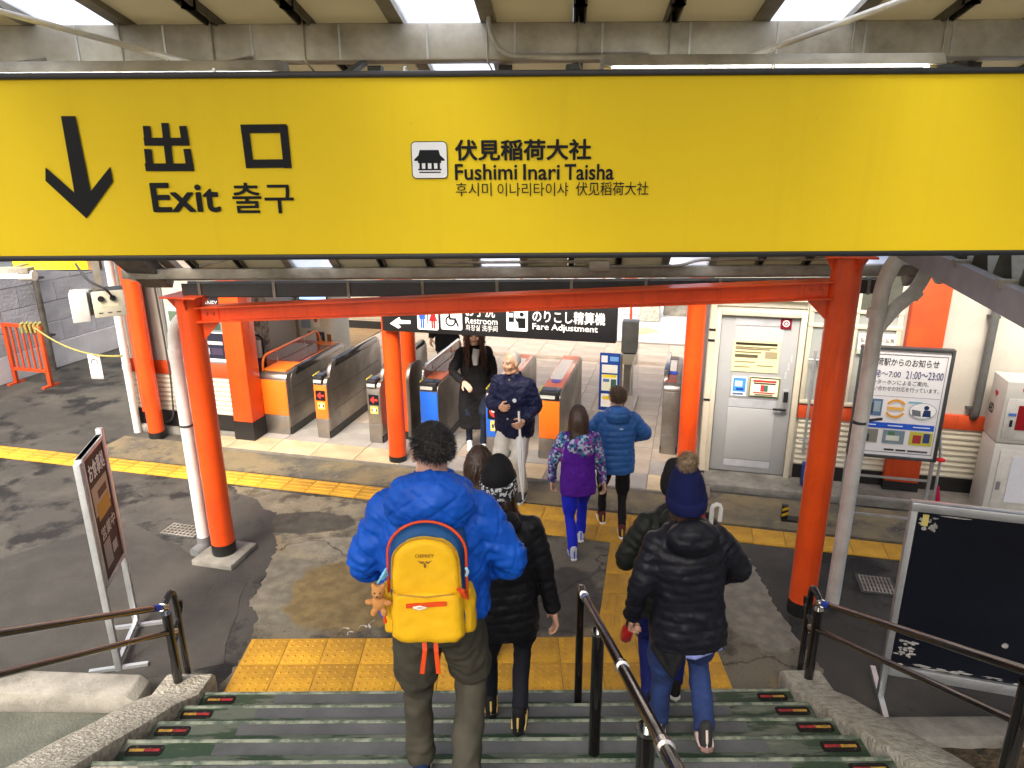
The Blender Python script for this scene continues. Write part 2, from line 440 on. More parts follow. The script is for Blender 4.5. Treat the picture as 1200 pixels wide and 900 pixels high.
M_orange = mat("orange_paint", (0.80, 0.085, 0.007), rough=.36, c2=(0.68, 0.062, 0.006), scale=2.5, bump=.10, bscale=22, coat=.2, chips=((.10, .035, .015), .70, .74, 34), streak=((.42, .045, .008), .52, .80, 26))
M_orange_dull = mat("orange_paint_dull", (0.62, 0.075, 0.013), rough=.5, c2=(0.50, 0.055, 0.010), scale=3, chips=((.09, .04, .02), .69, .74, 30), streak=((.30, .04, .012), .52, .80, 22))
M_blackbase = mat("black_paint", (0.012, 0.012, 0.012), rough=.45, var=.2)
M_rail = mat("black_gloss", (0.010, 0.009, 0.009), rough=.16, var=.2, scale=12, coat=.7)
M_railpipe = mat("brown_gloss", (0.010, 0.008, 0.008), rough=.2, var=.08, scale=8, coat=.6)
M_chrome = mat("chrome", (0.72, 0.72, 0.70), rough=.2, metal=1.0, var=.1, scale=20)
M_steel = mat("brushed_steel", (0.40, 0.375, 0.34), rough=.36, metal=.85, c2=(.20, .18, .155), scale=1.6, detail=5, streak=((.20, .19, .17), .56, .9, 12))
M_alu = mat("aluminium", (0.56, 0.59, 0.60), rough=.38, metal=.7, var=.12, scale=4)
M_galv = mat("galvanised_steel", (0.44, 0.415, 0.35), rough=.55, metal=.25, c2=(0.19, 0.17, 0.13), scale=3.2, detail=8, lo=.38, hi=.72, bump=.1, bscale=25)
M_white = mat("white_paint", (0.74, 0.73, 0.70), rough=.42, c2=(0.60, 0.58, 0.53), scale=4)
M_pvc = mat("white_pvc", (0.78, 0.77, 0.73), rough=.38, c2=(0.55, 0.53, 0.48), scale=3, detail=7, streak=((.33, .30, .24), .55, .80, 20))
M_cream = mat("cream_paint", (0.58, 0.54, 0.42), rough=.5, c2=(0.49, 0.45, 0.34), scale=2.2)
M_cream_wall = mat("cream_wall", (0.50, 0.48, 0.41), rough=.7, c2=(0.41, 0.39, 0.33), scale=1.6, bump=.1, bscale=80)
M_beige = mat("beige_panel", (0.56, 0.47, 0.34), rough=.6, var=.08, scale=1.5)
M_greydoor = mat("grey_door_paint", (0.34, 0.35, 0.35), rough=.4, c2=(0.29, 0.30, 0.30), scale=1.5)
M_greyframe = mat("grey_frame", (0.26, 0.27, 0.28), rough=.42, metal=.3, var=.1)
M_darkgrey = mat("dark_grey_metal", (0.055, 0.06, 0.062), rough=.5, metal=.2, var=.15, scale=3)
M_blackplastic = mat("black_plastic", (0.015, 0.015, 0.016), rough=.4, var=.15)
M_roofpanel = translucent(mat("roof_panel", (0.66, 0.62, 0.48), rough=.65, c2=(0.56, 0.52, 0.38), scale=1.2, detail=6), (.62, .57, .42), .30)  # translucency added to brighten the ceiling panels from above
M_channel = mat("joint_channel", (0.16, 0.15, 0.13), rough=.5, metal=.4, c2=(0.08, 0.07, 0.06), scale=6)
M_print_black = flat((22, 24, 26)); M_print_white = flat((240, 240, 236))
M_lamp = emit("fluorescent_tube", (0.93, 0.97, 1.0), 14.0)

# ---------------------------------------------------------------- ground
def sheet(name, pts, z, material, parent=None, kind='structure'):
    me = bpy.data.meshes.new(name); me.from_pydata([(p[0], p[1], z) for p in pts], [], [tuple(range(len(pts)))])
    bm = bmesh.new(); bm.from_mesh(me); bmesh.ops.recalc_face_normals(bm, faces=bm.faces)
    for f in bm.faces:
        if f.normal.z < 0: f.normal_flip()
    bm.to_mesh(me); bm.free()
    o = link(name, me, material, parent)
    if parent is None: tag(o, kind=kind)
    return o
def ragged(pts, amp, step=.12, seed=1):          # uneven outline of a poured patch
    r = random.Random(seed); out = []
    n = len(pts)
    for i in range(n):
        a, b = Vector(pts[i]).to_2d(), Vector(pts[(i + 1) % n]).to_2d()
        k = max(1, int((b - a).length / step))
        for j in range(k):
            p = a.lerp(b, j / k); out.append((p.x + r.uniform(-amp, amp), p.y + r.uniform(-amp, amp)))
    return out
ground = sheet("ground", [(-60, -30), (60, -30), (60, 80), (-60, 80)], 0.0, M_asphalt)
tag(ground, label="dark worn asphalt of the station yard", cat="ground")

# old patched concrete between the stairs and the gates
ap = [(-2.12, 3.9), (1.95, 3.9), (2.22, 4.4), (2.20, 5.2), (2.16, 6.1), tuple(B(2.2, -.06)[:2]), tuple(B(-3.3, -.06)[:2]), (-2.5, 6.9), (-2.3, 6.3), (-2.25, 5.6), (-2.05, 4.8)]
concrete_floor = sheet("concrete_floor", ragged(ragged(ap, .055, .22, 3), .016, .035, 4), 0.004, M_oldcon)
tag(concrete_floor, label="patched olive grey concrete between stairs and gates", cat="floor")
def patch(pix, m, z, amp=.02, seed=1):
    p = [on_z(x, y)[:2] for x, y in pix]
    return sheet("patch", ragged(p, amp, .1, seed), z, m, concrete_floor)
rp_m = random.Random(21)
for (px, py, L_, a_) in ((402, 740, .09, .3), (424, 737, .07, .1), (436, 733, .10, 1.4), (410, 744, .05, .8)):
    c_ = on_z(px, py); k_ = 12; out_ = []
    for i in range(k_): t_ = i / (k_ - 1); out_.append((c_.x + L_ * (t_ - .5) * cos(a_) - .03 * sin(pi * t_) * sin(a_) , c_.y + L_ * (t_ - .5) * sin(a_) + .03 * sin(pi * t_) * cos(a_)))
    inn_ = [(x + rp_m.uniform(.004, .014), y + rp_m.uniform(.008, .016)) for x, y in out_]
    sheet("paint_mark", out_ + inn_[::-1], .0085, mat("white_road_paint", (.55, .54, .50), rough=.8, var=.2, scale=30), concrete_floor)
# dark relaid asphalt at the foot of the left posts
rel = sheet("asphalt_repair", ragged([on_z(x, y)[:2] for x, y in [(150,612),(290,680),(262,780),(150,800),(-60,790),(-120,690)]], .03, .2, 11), 0.0035,
            ground_mat("asphalt_repair", [(0.040, 0.039, 0.035), ((0.058, 0.055, 0.048), 1.4, .45, .65, 2), ((0.065, .062, .055), 95, .62, .74, 1)], rough=.8, wet=.3, bump=.8, bscale=110))
tag(rel, "darker area of newer asphalt beside the concrete post footing", "asphalt")

# yellow strip, path and pad of tactile tiles
def tile_mesh(kind):
    a = .148; mb = MB(); h = .008
    mb.add([(-a,-a,-.01),(a,-a,-.01),(a,a,-.01),(-a,a,-.01),(-a,-a,h-.002),(a,-a,h-.002),(a,a,h-.002),(-a,a,h-.002),
            (-a+.004,-a+.004,h),(a-.004,-a+.004,h),(a-.004,a-.004,h),(-a+.004,a-.004,h)],
           [(0,1,5,4),(1,2,6,5),(2,3,7,6),(3,0,4,7),(4,5,9,8),(5,6,10,9),(6,7,11,10),(7,4,8,11),(8,9,10,11)])
    if kind == 'dot':
        for i in range(5):
            for j in range(5):
                cx, cy = -.118 + .059 * i, -.118 + .059 * j
                q = [(cx + r * cos(k*pi/4), cy + r * sin(k*pi/4), z) for r, z in ((.0165, h-.001), (.010, h+.005)) for k in range(8)]
                mb.add(q, [(k, (k+1)%8, (k+1)%8+8, k+8) for k in range(8)] + [tuple(range(8, 16))])
    else:
        for i in range(4):
            cy = -.1125 + .075 * i
            mb.add([(-.135,cy-.017,h-.001),(.135,cy-.017,h-.001),(.135,cy+.017,h-.001),(-.135,cy+.017,h-.001),
                    (-.130,cy-.011,h+.005),(.130,cy-.011,h+.005),(.130,cy+.011,h+.005),(-.130,cy+.011,h+.005)],
                   [(0,1,5,4),(1,2,6,5),(2,3,7,6),(3,0,4,7),(4,5,6,7)])
    me = mb.mesh("tile_" + kind); me.materials.append(M_yellowtile)
    me.polygons.foreach_set("use_smooth", [True] * len(me.polygons)); me.set_sharp_from_angle(angle=radians(30))
    return me
ME_DOT, ME_BAR = tile_mesh('dot'), tile_mesh('bar')
def tactile(name, label, spots):
    base = bpy.data.objects.new(name, None); col.objects.link(base); tag(base, label, "tactile paving", kind="structure")
    for (p, rz, me) in spots:
        o = bpy.data.objects.new("tile", me); col.objects.link(o); o.parent = base
        o.location = (p[0], p[1], p[2] + random.uniform(-.0012, .0012)); o.rotation_euler = (random.uniform(-.004, .004), random.uniform(-.004, .004), rz + random.uniform(-.004, .004))
    return base
pad = [((-1.90 + .3 * i, 4.36 + .3 * j, .006), 0, ME_DOT) for i in range(12) for j in range(2)]
tactile("stair_foot_paving", "yellow dotted tactile paving at the foot of the stairs", pad)
strip = []
for i in range(-26, 14):
    s = .15 + .3 * i
    if -1.0 < s < 1.5: continue
    strip.append((B(s, .15, .006), -YAW, ME_BAR))
tactile("guide_strip", "long yellow ribbed tactile strip crossing in front of the gates", strip)
junc = [(B(-.75 + .3 * i, .15 - .3 * j, .006), -YAW, ME_DOT) for i in range(8) for j in range(1)]
junc += [(B(-.15 + .3 * i, -.15, .006), -YAW, ME_DOT) for i in range(6)]
p0 = Vector((.80, 4.80, .006)); p1 = B(1.2, -.32, .006); dv = (p1 - p0).normalized(); ln = (p1 - p0).length; k = int(ln / .3)
for i in range(k + 1):
    q = p0 + dv * (.15 + .3 * i)
    junc.append((q, atan2(dv.y, dv.x), ME_BAR))
tactile("guide_path", "yellow tactile path from the stair pad to the gates", junc)

# drain grates
def grate(label, s, t, w, d):
    g = bthing("drain_grate", label, "drain", s, t, .0)
    MB().box(-w/2, w/2, -d/2, d/2, .002, .007).build("frame", M_darkgrey, g)
    for i in range(9):
        x = -w/2 + .03 + (w - .06) * i / 8
        MB().box(x - .006, x + .006, -d/2 + .02, d/2 - .02, .0075, .014).build("bar", M_galv, g)
    for i in range(5):
        y = -d/2 + .03 + (d - .06) * i / 4
        MB().box(-w/2 + .02, w/2 - .02, y - .004, y + .004, .008, .0125).build("bar", M_galv, g)
p = to_st(on_z(1027, 686)); grate("steel drain grate in the asphalt between blackboard and yellow strip", p[0], p[1], .3, .3)
p = to_st(on_z(215, 622)); grate("steel drain grate in the asphalt behind the post on a concrete footing", p[0], p[1], .42, .25)

# step of ochre concrete and the tiled hall floor (a kerb of 30 mm)
ochre = MB().prism([tuple(B(a, b)[:2]) for a, b in ((-5.6, .34), (-5.6, .95), (-3.98, .95), (-3.98, .86), (1.95, .86), (1.95, 1.02), (6.5, 1.02), (6.5, .34))][::-1], -.05, .018, 'z').build("ochre_apron", M_apron)
tag(ochre, "stained ochre concrete apron between yellow strip and gates", "floor", kind="structure")
M_grout = mat("grout", (0.19, 0.17, 0.14), rough=.9)
hall = MB().prism([tuple(B(a, b)[:2]) for a, b in ((-4.6, .84), (-4.6, 7.4), (2.0, 7.4), (2.0, .84))][::-1], -.05, .043, 'z').build("hall_floor", M_grout)
tag(hall, "cream tiled floor of the ticket hall", "floor", kind="structure")
M_tileA = mat("cream_tile", (0.60, 0.49, 0.30), rough=.5, c2=(0.42, 0.335, 0.20), scale=2.5, bump=.12, bscale=90, rnd=.2)
M_tileB = mat("pink_grey_tile", (0.44, 0.365, 0.285), rough=.5, c2=(0.35, 0.285, 0.22), scale=2.5, bump=.12, bscale=90, rnd=.16)
M_tileC = mat("grey_tile", (0.33, 0.31, 0.28), rough=.5, c2=(0.25, 0.235, 0.21), scale=2.5, bump=.12, bscale=90)
def floor_tile(m):
    mb = MB().box(-.29, .29, -.195, .195, -.01, .009); me = mb.mesh("floor_tile")
    me.materials.append(m); return me
TM = [floor_tile(M_tileA), floor_tile(M_tileB), floor_tile(M_tileC)]
for i in range(11):
    for j in range(16):
        s, t = -4.28 + .588 * i, 1.06 + .398 * j
        if s > 1.95: continue
        k = 0 if j < 1 else (2 if (j == 1 and i % 3) or (j < 3 and i < 6) else 1)
        if j == 0 and i >= 5 and random.random() < .3: k = 2
        o = bpy.data.objects.new("floor_tile", TM[k]); col.objects.link(o); o.parent = hall
        o.location = B(s, t, .043 + random.uniform(-.001, .001)); o.rotation_euler = (random.uniform(-.002, .002), random.uniform(-.002, .002), -YAW)
# ribbed guide in the hall: beige bars and one dotted yellow tile
hg = bpy.data.objects.new("hall_guide_paving", None); col.objects.link(hg); tag(hg, "beige ribbed guide lines on the hall tiles", "tactile paving", kind="structure")
M_bar = mat("beige_bar", (0.42, 0.33, 0.19), rough=.6)
for k in range(5):
    MB().prism([tuple(B(.35 + .085 * k + a, b)[:2]) for a, b in ((-.017, 2.9), (.017, 2.9), (.017, 7.2), (-.017, 7.2))], .05, .058, 'z').build("bar", M_bar, hg)
for (s, t) in ((.02, 2.32), (.32, 2.32)):
    o = bpy.data.objects.new("tile", ME_DOT); col.objects.link(o); o.parent = hg; o.location = B(s, t, .048); o.rotation_euler = (0, 0, -YAW)

# plaza outside, a tan channel, pale tarmac, faded yellow marking
M_plaza = ground_mat("pale_paving", [(0.50, 0.46, 0.42), ((0.42, .385, .345), 1.2, .45, .65, 1.0)], rough=.7)
plaza = sheet("plaza", [tuple(B(a, b)[:2]) for a, b in ((-14, 7.42), (14, 7.42), (14, 40), (-14, 40))], .02, M_plaza)
tag(plaza, "pale paving of the plaza beyond the hall", "pavement")
MB().prism([tuple(B(a, b)[:2]) for a, b in ((-4.5, 5.78), (1.99, 5.78), (1.99, 5.98), (-4.5, 5.98))][::-1], .04, .056, 'z').build("drain_channel", mat("tan_stone", (.36, .28, .19), var=.15), plaza)
M_paltar = ground_mat("pale_tarmac", [(0.40, 0.44, 0.48), ((0.46, .48, .50), 1.5, .45, .65, 1.0)], rough=.75)
tarmac = sheet("road", [tuple(B(a, b)[:2]) for a, b in ((-9, 7.75), (12, 7.75), (12, 9.9), (-9, 9.9))], .025, M_paltar)
tag(tarmac, "pale blue grey tarmac of the plaza road", "road")
sheet("marking", [tuple(on_z(x, y, .03)[:2]) for x, y in ((745,386),(757,383),(775,388),(762,391),(745,392))], .03, mat("faded_yellow", (0.52, 0.44, 0.22), rough=.8, var=.2, scale=3), tarmac)
for (s0, s1, t0, t1) in ((-4.6, 3.5, 7.6, 7.63), (-4.6, 3.5, 8.0, 8.03)):
    pass
sheet("far_paving", [tuple(B(a, b)[:2]) for a, b in ((-14, 9.92), (14, 9.92), (14, 40), (-14, 40))], .03, mat("white_gravel", (0.60, 0.60, 0.58), rough=.9, var=.12, scale=2), plaza)

# ---------------------------------------------------------------- stairs
STEP_R, STEP_D, NOSE0 = .155, .30, 4.06
XL, XR = -2.10, 1.87
M_step = ground_mat("green_step_paint", [(0.098, 0.118, 0.090), ((0.030, 0.056, 0.032), 2.2, .485, .515, 2.0), ((0.150, 0.165, 0.13), 3.4, .55, .62, 5.0), ((0.22, .22, .18), 24, .64, .74, 1.0), ((.035, .04, .03), 11, .60, .68, 7.0)],
                    rough=.62, wet=.25, bump=.2, bscale=60, stretch=(.6, 3, 1))
M_grip = mat("grey_grip_strip", (0.105, 0.11, 0.115), rough=.9, c2=(0.075, .08, .08), scale=4, bump=.5, bscale=220, detail=8)
M_nose = mat("worn_nosing", (0.24, 0.27, 0.20), rough=.7, c2=(0.07, .095, .07), scale=11, detail=8, lo=.42, hi=.58, stretch=(1, 1, 1))
M_stk = mat("marker_black", srgb(26, 24, 22), rough=.7, var=.1, chips=((.10, .11, .085), .60, .66, 42), spec=.2); M_sty = mat("marker_yellow", srgb(188, 148, 50), rough=.7, c2=srgb(120, 92, 36), scale=24, detail=7, chips=((.05, .05, .04), .60, .66, 60)); M_str = mat("marker_red", srgb(160, 34, 36), rough=.7, c2=srgb(96, 24, 26), scale=24, detail=7, chips=((.05, .05, .04), .60, .66, 60))
stairs = bpy.data.objects.new("stairs", None); col.objects.link(stairs); tag(stairs, "green painted concrete stairs with grey grip strips", "stairs", kind="structure")
NSTEP = 15
for k in range(1, NSTEP + 1):
    y1 = NOSE0 - (k - 1) * STEP_D; z1 = k * STEP_R
    st = MB().box(XL, XR, y1 - STEP_D - .02, y1, z1 - STEP_R - .001, z1).build("step", M_step, stairs, bevel=.012)
    MB().box(XL + .01, XR - .01, y1 - .028, y1 - .004, z1 - .004, z1 + .0025).build("nosing", M_nose, st, bevel=.002)
    w0 = XL + .50 + random.uniform(-.02, .02)
    MB().box(w0, XR - .52, y1 - .115, y1 - .035, z1 - .003, z1 + .003).build("grip_strip", M_grip, st)
    if k <= 7:
        for side in (-1, 1):
            cx = (XL + .13 + .0 * k) if side < 0 else (XR - .20)
            sx = .205
            if side < 0 and k == 5:
                MB().prism(rounded(.24, .095, .02, 3, (XL + .14, y1 - .085)), z1 - .002, z1 + .004, 'z').build("blank_marker", M_conrough, st); continue
            sx = .205 * random.uniform(.93, 1.04); x0 = XL + .03 + random.uniform(-.008, .012) if side < 0 else XR - .24
            mk = MB().prism(rounded(sx, .072, .020, 4, (x0 + sx/2, y1 - .08)), z1 - .002, z1 + .0035, 'z').build("marker", M_stk, st)
            ca, cb = (M_sty, M_str) if side < 0 else (M_str, M_sty)
            MB().box(x0 + .018, x0 + sx/2 - .002, y1 - .088, y1 - .070, z1 + .003, z1 + .0055).build("stripe", ca, mk)
            MB().box(x0 + sx/2 + .002, x0 + sx - .018, y1 - .088, y1 - .070, z1 + .003, z1 + .0055).build("stripe", cb, mk)
# sloping kerbs of rough concrete on both sides
def kerb(name, label, x0, x1, hi):
    sl = STEP_R / STEP_D
    y0, yb = NOSE0 + .20, -.6
    pr = [(y0, -.02), (y0, .13), (y0 - .05, .17 + hi * .3), (y0 - .28, .19 + hi * .5), (y0 - .5, STEP_R * (1 + .5/STEP_D * .6) + hi)]
    yy = y0 - .62
    while yy > yb:
        pr.append((yy, (NOSE0 - yy) * sl + STEP_R + hi + random.uniform(-.006, .006))); yy -= .22
    pr += [(yb, (NOSE0 - yb) * sl + STEP_R + hi), (yb, -.02)]
    o = MB().prism(pr, x0, x1, 'x').build(name, M_conrough, None, bevel=.018)
    return tag(o, label, "kerb")
kerb("stair_kerb", "rough sloping concrete kerb along the stairs on the poster board side", -2.42, XL, .035)
kerb("stair_kerb", "rough sloping concrete kerb along the stairs on the blackboard side", XR, 2.14, .035)
# ledge and floor beside the left kerb, soil bed beside the right one
a = on_z(185, 797, .12)
lg = MB().prism([(-6, .0), (-6, .33), (-2.62, .155), (-2.56, .10), (-2.56, .0)], 4.02, 4.24, 'y').build("concrete_ledge", M_concrete, None, bevel=.012)
tag(lg, "low pale concrete ledge beside the board with the food poster", "ledge")
sl_ = MB().prism([(-6, 0), (-6, .10), (-2.43, .02), (-2.43, 0)], 1.5, 4.01, 'y').build("side_slab", mat("damp_concrete", (.085, .09, .072), rough=.85, c2=(.045, .05, .038), scale=3, bump=.6, bscale=50, detail=8)); tag(sl_, "grey green concrete slab between ledge and stair kerb", "floor", kind="structure")
kb = MB().box(2.30, 5.5, 3.62, 3.80, 0, .16).build("planter_kerb", M_concrete, None, bevel=.02); tag(kb, "pale concrete edge of the soil bed below the blackboard", "kerb")
M_soil = ground_mat("soil", [(0.075, 0.055, 0.032), ((0.14, .10, .055), 9, .5, .65, 1), ((0.03, .03, .02), 14, .5, .62, 2)], bump=1.0, bscale=30, bdist=.03)
bed = MB(); r_ = random.Random(5)
nx, ny = 40, 28
for j in range(ny + 1):
    for i in range(nx + 1):
        x, y = 2.15 + 2.6 * i / nx, 1.9 + 1.72 * j / ny
        bed.v.append((x, y, .07 + .035 * noise.noise((x * 3, y * 3, 1)) + .02 * noise.noise((x * 11, y * 11, 4))))
for j in range(ny):
    for i in range(nx):
        q = j * (nx + 1) + i; bed.f.append((q, q + 1, q + nx + 2, q + nx + 1)); bed.mi.append(0)
tag(bed.build("soil_bed", M_soil), "brown soil bed beside the stair kerb", "soil", kind="structure")
# ---------------------------------------------------------------- canopy over the stairs
canopy = thing("stair_canopy", "sloping panelled canopy roof with skylights over the stairs", "roof", (0, 0, 0))
def glass_mat():
    m = bpy.data.materials.new("skylight_sheet"); m.use_nodes = True; nt = m.node_tree; n = nt.nodes
    n.remove(n["Principled BSDF"]); out = n["Material Output"]
    a = n.new("ShaderNodeBsdfTransparent"); a.inputs[0].default_value = (.80, .86, .95, 1)
    b = n.new("ShaderNodeBsdfTranslucent"); b.inputs[0].default_value = (.85, .9, .95, 1)
    mx = n.new("ShaderNodeMixShader"); mx.inputs[0].default_value = .45
    nt.links.new(a.outputs[0], mx.inputs[1]); nt.links.new(b.outputs[0], mx.inputs[2]); nt.links.new(mx.outputs[0], out.inputs[0])
    return m
M_sky = glass_mat()
PW = .381                                       # panel width
YB, ZB = 3.4, 4.152                             # top of the beam
def roof_z(y): return ZB + .012 - .203 * (y - YB)
YBRK = 4.25; ZBRK = roof_z(YBRK); YE = 6.05; ZE = 2.675
xs0 = .295                                       # centre joint of the pattern at y = 3.4
XC0 = -9; XC1 = 9
def roof_pt(x, y, off=0.0):
    sh = .076 * (y - YB)                         # joints run a little askew
    z = roof_z(y) if y <= YBRK else ZBRK + (ZE - ZBRK) * (y - YBRK) / (YE - YBRK)
    return Vector((x + sh, y, z + off))
for i in range(XC0, XC1):
    x0 = xs0 + PW * i; x1 = x0 + PW
    low = (-3.1 < x0 and x1 < 3.3)
    g = .028
    for (ya, yb, use) in ((-1.2, YBRK, True), (YBRK, YE, low)):
        if not use: continue
        q = [roof_pt(x0 + g, ya), roof_pt(x1 - g, ya), roof_pt(x1 - g, yb), roof_pt(x0 + g, yb)]
        up = [v + Vector((0, 0, .03)) for v in q]
        lightp = (i % 4 == 2)
        mb = MB().add(q + up, [(0,3,2,1),(4,5,6,7),(0,1,5,4),(1,2,6,5),(2,3,7,6),(3,0,4,7)])
        mb.build("skylight" if lightp else "roof_panel", M_sky if lightp else M_roofpanel, canopy)
    for (ya, yb, use) in ((-1.2, YBRK - .003, True), (YBRK + .003, YE, -3.2 < x0 < 3.4)):
        if not use: continue
        a, b = roof_pt(x0, ya), roof_pt(x0, yb)
        side = (i % 4 == 2) or (i % 4 == 3)
        if side:
            ch = MB().bar(a + Vector((0, 0, .0)), b, .06, .05).build("joint_channel", M_galv, canopy)
        else:
            ch = MB()
            for dx in (-.022, .022): ch.bar(a + Vector((dx, 0, -.01)), b + Vector((dx, 0, -.01)), .008, .05)
            ch.bar(a + Vector((0, 0, .018)), b + Vector((0, 0, .018)), .052, .006)
            ch = ch.build("joint_channel", M_channel, canopy)
            for yc in (3.15, 4.02):
                c = roof_pt(x0, yc, -.02)
                MB().box(c.x - .026, c.x + .026, c.y - .02, c.y + .02, c.z - .018, c.z + .012).build("clip", M_darkgrey, ch)
# galvanised square beam carrying the roof
bm_ = MB().box(-3.9, 3.9, YB - .075, YB + .075, ZB - .145, ZB).build("beam", M_galv, canopy, bevel=.012)
for i in range(-9, 10):
    x = .02 + .365 * i
    MB().box(x - .004, x + .004, YB - .0785, YB - .0755, ZB - .14, ZB - .006).build("weld_seam", mat("weld", (.42, .42, .40), rough=.5, metal=.5), bm_)
for i in range(-9, 10):
    if i % 4 in (2,): continue
    x = xs0 + PW * i - .01
    MB().tube(fillet([(x, YB - .083, ZB + .02), (x, YB - .083, ZB - .15), (x + .02, YB - .03, ZB - .18)], .02), .0035, 6).build("hook_bolt", M_galv, bm_)
for x in (-2.05, -1.1, -.6, -.02, .28, .72, 1.5, 2.05):
    MB().box(x - .03, x + .03, YB + .08, YB + .16, ZB - .19, ZB - .147).bar((x, YB + .12, ZB - .18), (x + .03, YB + .14, ZB - .26), .02, .02).build("bracket", M_darkgrey, bm_)
# thin brace rods under the roof
a, b = on_y(-20, 8, 2.7), on_y(232, 76, 3.3); MB().tube([a, b], .011, 8).build("brace_rod", M_pvc, canopy)
a, b = on_y(1075, -6, 2.6), on_y(880, 66, 3.28); MB().tube([a, b], .012, 8).build("brace_rod", M_pvc, canopy)
# conduit dropping from the roof and running along the beam
cp = [on_y(572, -30, 3.28), on_y(573, 40, 3.28), on_y(590, 66, 3.28), on_y(655, 68, 3.28), on_y(760, 66, 3.28)]
MB().tube(fillet(cp, .06), .011, 10).build("conduit", M_galv, canopy)
# lower edge: thin beam, gutter, verge boards
lb = MB().box(-3.15, 3.3, 5.86, 5.94, 2.665, 2.745).build("edge_beam", M_galv, canopy, bevel=.006)
MB().box(-3.15, 3.3, 5.99, 6.0, 2.63, 2.70).build("edge_flange", M_galv, canopy)
gt = MB().prism([(6.02, 2.60), (6.02, 2.49), (6.03, 2.48), (6.14, 2.48), (6.15, 2.60), (6.14, 2.60), (6.13, 2.50), (6.035, 2.50), (6.035, 2.60)], -2.75, 3.1, 'x').build("gutter", M_darkgrey, canopy)
for i in range(10):
    x = -2.6 + .62 * i
    MB().box(x - .012, x + .012, 6.008, 6.022, 2.475, 2.615).build("gutter_strap", M_galv, gt)
MB().tube(fillet([(-.6, 5.84, 2.79), (.55, 5.84, 2.79), (.75, 5.84, 2.75), (1.35, 5.84, 2.75), (1.5, 5.84, 2.80), (2.6, 5.84, 2.80)], .06), .013, 8).build("conduit", M_galv, canopy); MB().box(.62, .78, 5.79, 5.86, 2.72, 2.80).build("junction_box", M_galv, canopy, bevel=.006)
vb = MB().bar((-3.10, YBRK, ZBRK - .06), (-2.96, 6.1, 2.60), .24, .10).build("verge_board", M_channel, canopy)
MB().bar((-2.92, YBRK, ZBRK - .04), (-2.80, 6.1, 2.70), .10, .05).build("verge_trim", M_galv, canopy)
MB().bar((3.34, YBRK, ZBRK - .06), (3.3, 6.1, 2.62), .05, .2).build("verge_board", M_channel, canopy)
MB().tube([on_y(235, 312, 5.7), on_y(310, 292, 5.2)], .012, 8).build("brace_rod", M_galv, canopy)
# struts that carry the upper beam down to the orange posts, outside the flight
for x in (-3.05, 3.05):
    MB().bar((x, YB, ZB - .14), (x, YB, -.02), .12, .12).build("strut", M_galv, canopy, bevel=.01) if False else None

# ---------------------------------------------------------------- fluorescent battens behind the exit sign
def batten(label, x0, x1, y, z, tilt=0.0):
    t = thing("fluorescent_light", label, "light", ((x0 + x1) / 2, y, z), 0, "fluorescent battens above the exit sign")
    L = (x1 - x0) / 2
    MB().prism([(-.05, .045), (-.075, .008), (.075, .008), (.05, .045)], -L, L, 'x').build("housing", M_galv, t, bevel=.003)
    tb = MB().tube([(-L + .03, 0, -.012), (L - .03, 0, -.012)], .014, 12).build("tube", M_lamp, t)
    for s in (-1, 1): MB().box(s * (L - .02) - .012, s * (L - .02) + .012, -.02, .02, -.028, .01).build("lamp_holder", M_white, t)
    for s in (-.6, .6): MB().bar((s * L, .03, .03), (s * L, YB - y - .06, ZB - .13 - z), .03, .012).build("hanger", M_galv, t)
batten("fluorescent batten hanging behind the exit sign above the arrow end", -2.25, -.80, 2.80, 3.905)
batten("fluorescent batten hanging behind the exit sign at its blank end", .325, 1.51, 2.80, 3.915)

# ---------------------------------------------------------------- the big yellow exit sign
SY = 2.40
sign = thing("exit_sign", "long yellow hanging exit sign with black arrow and shrine name", "sign", (0, SY, 3.325), 0)
M_signy = mat("sign_yellow", (0.88, 0.625, 0.012), rough=.55, c2=(0.84, 0.595, 0.012), scale=1.4, detail=8, spec=.22, chips=((.58, .40, .02), .69, .74, 38), streak=((.78, .55, .012), .54, .85, 10))
SZ0, SZ1 = 0.0, .537
MB().box(-2.3, 2.3, .004, .10, SZ0, SZ1).build("panel", M_signy, sign)
for (z0, z1) in ((SZ1 - .001, SZ1 + .017), (SZ0 - .016, SZ0 + .001)):
    MB().box(-2.31, 2.31, -.008, .108, z0, z1).build("frame_rail", M_blackplastic, sign, bevel=.003)
for x in (-1.75, -.62, .86, 1.75):
    MB().bar((x, .09, SZ1 - .05), (x, YB - SY - .05, ZB - .15 - 3.325), .03, .02).build("hanger", M_darkgrey, sign)
for x in (): MB().box(x - .0012, x + .0012, .0022, .0045, SZ0 + .002, SZ1 - .002).build("panel_joint", mat("joint_shadow", (.56, .375, .012), rough=.8), sign)
for x in (-.32, -.9, .8): MB().lathe([(.006, 0), (.006, .012), (.003, .014)], (x, -.002, SZ1 + .016), 8).build("screw", M_chrome, sign)
def sg(px, py):
    p = on_y(px, py, SY - .002); return p.x, p.z - 3.325
def sbox(x0, y0, x1, y1):
    a, b = sg(x0, (y0 + y1) / 2), sg(x1, (y0 + y1) / 2); xm = (x0 + x1) / 2
    return (a[0], sg(xm, y1)[1], b[0], sg(xm, y0)[1])
D = -.001
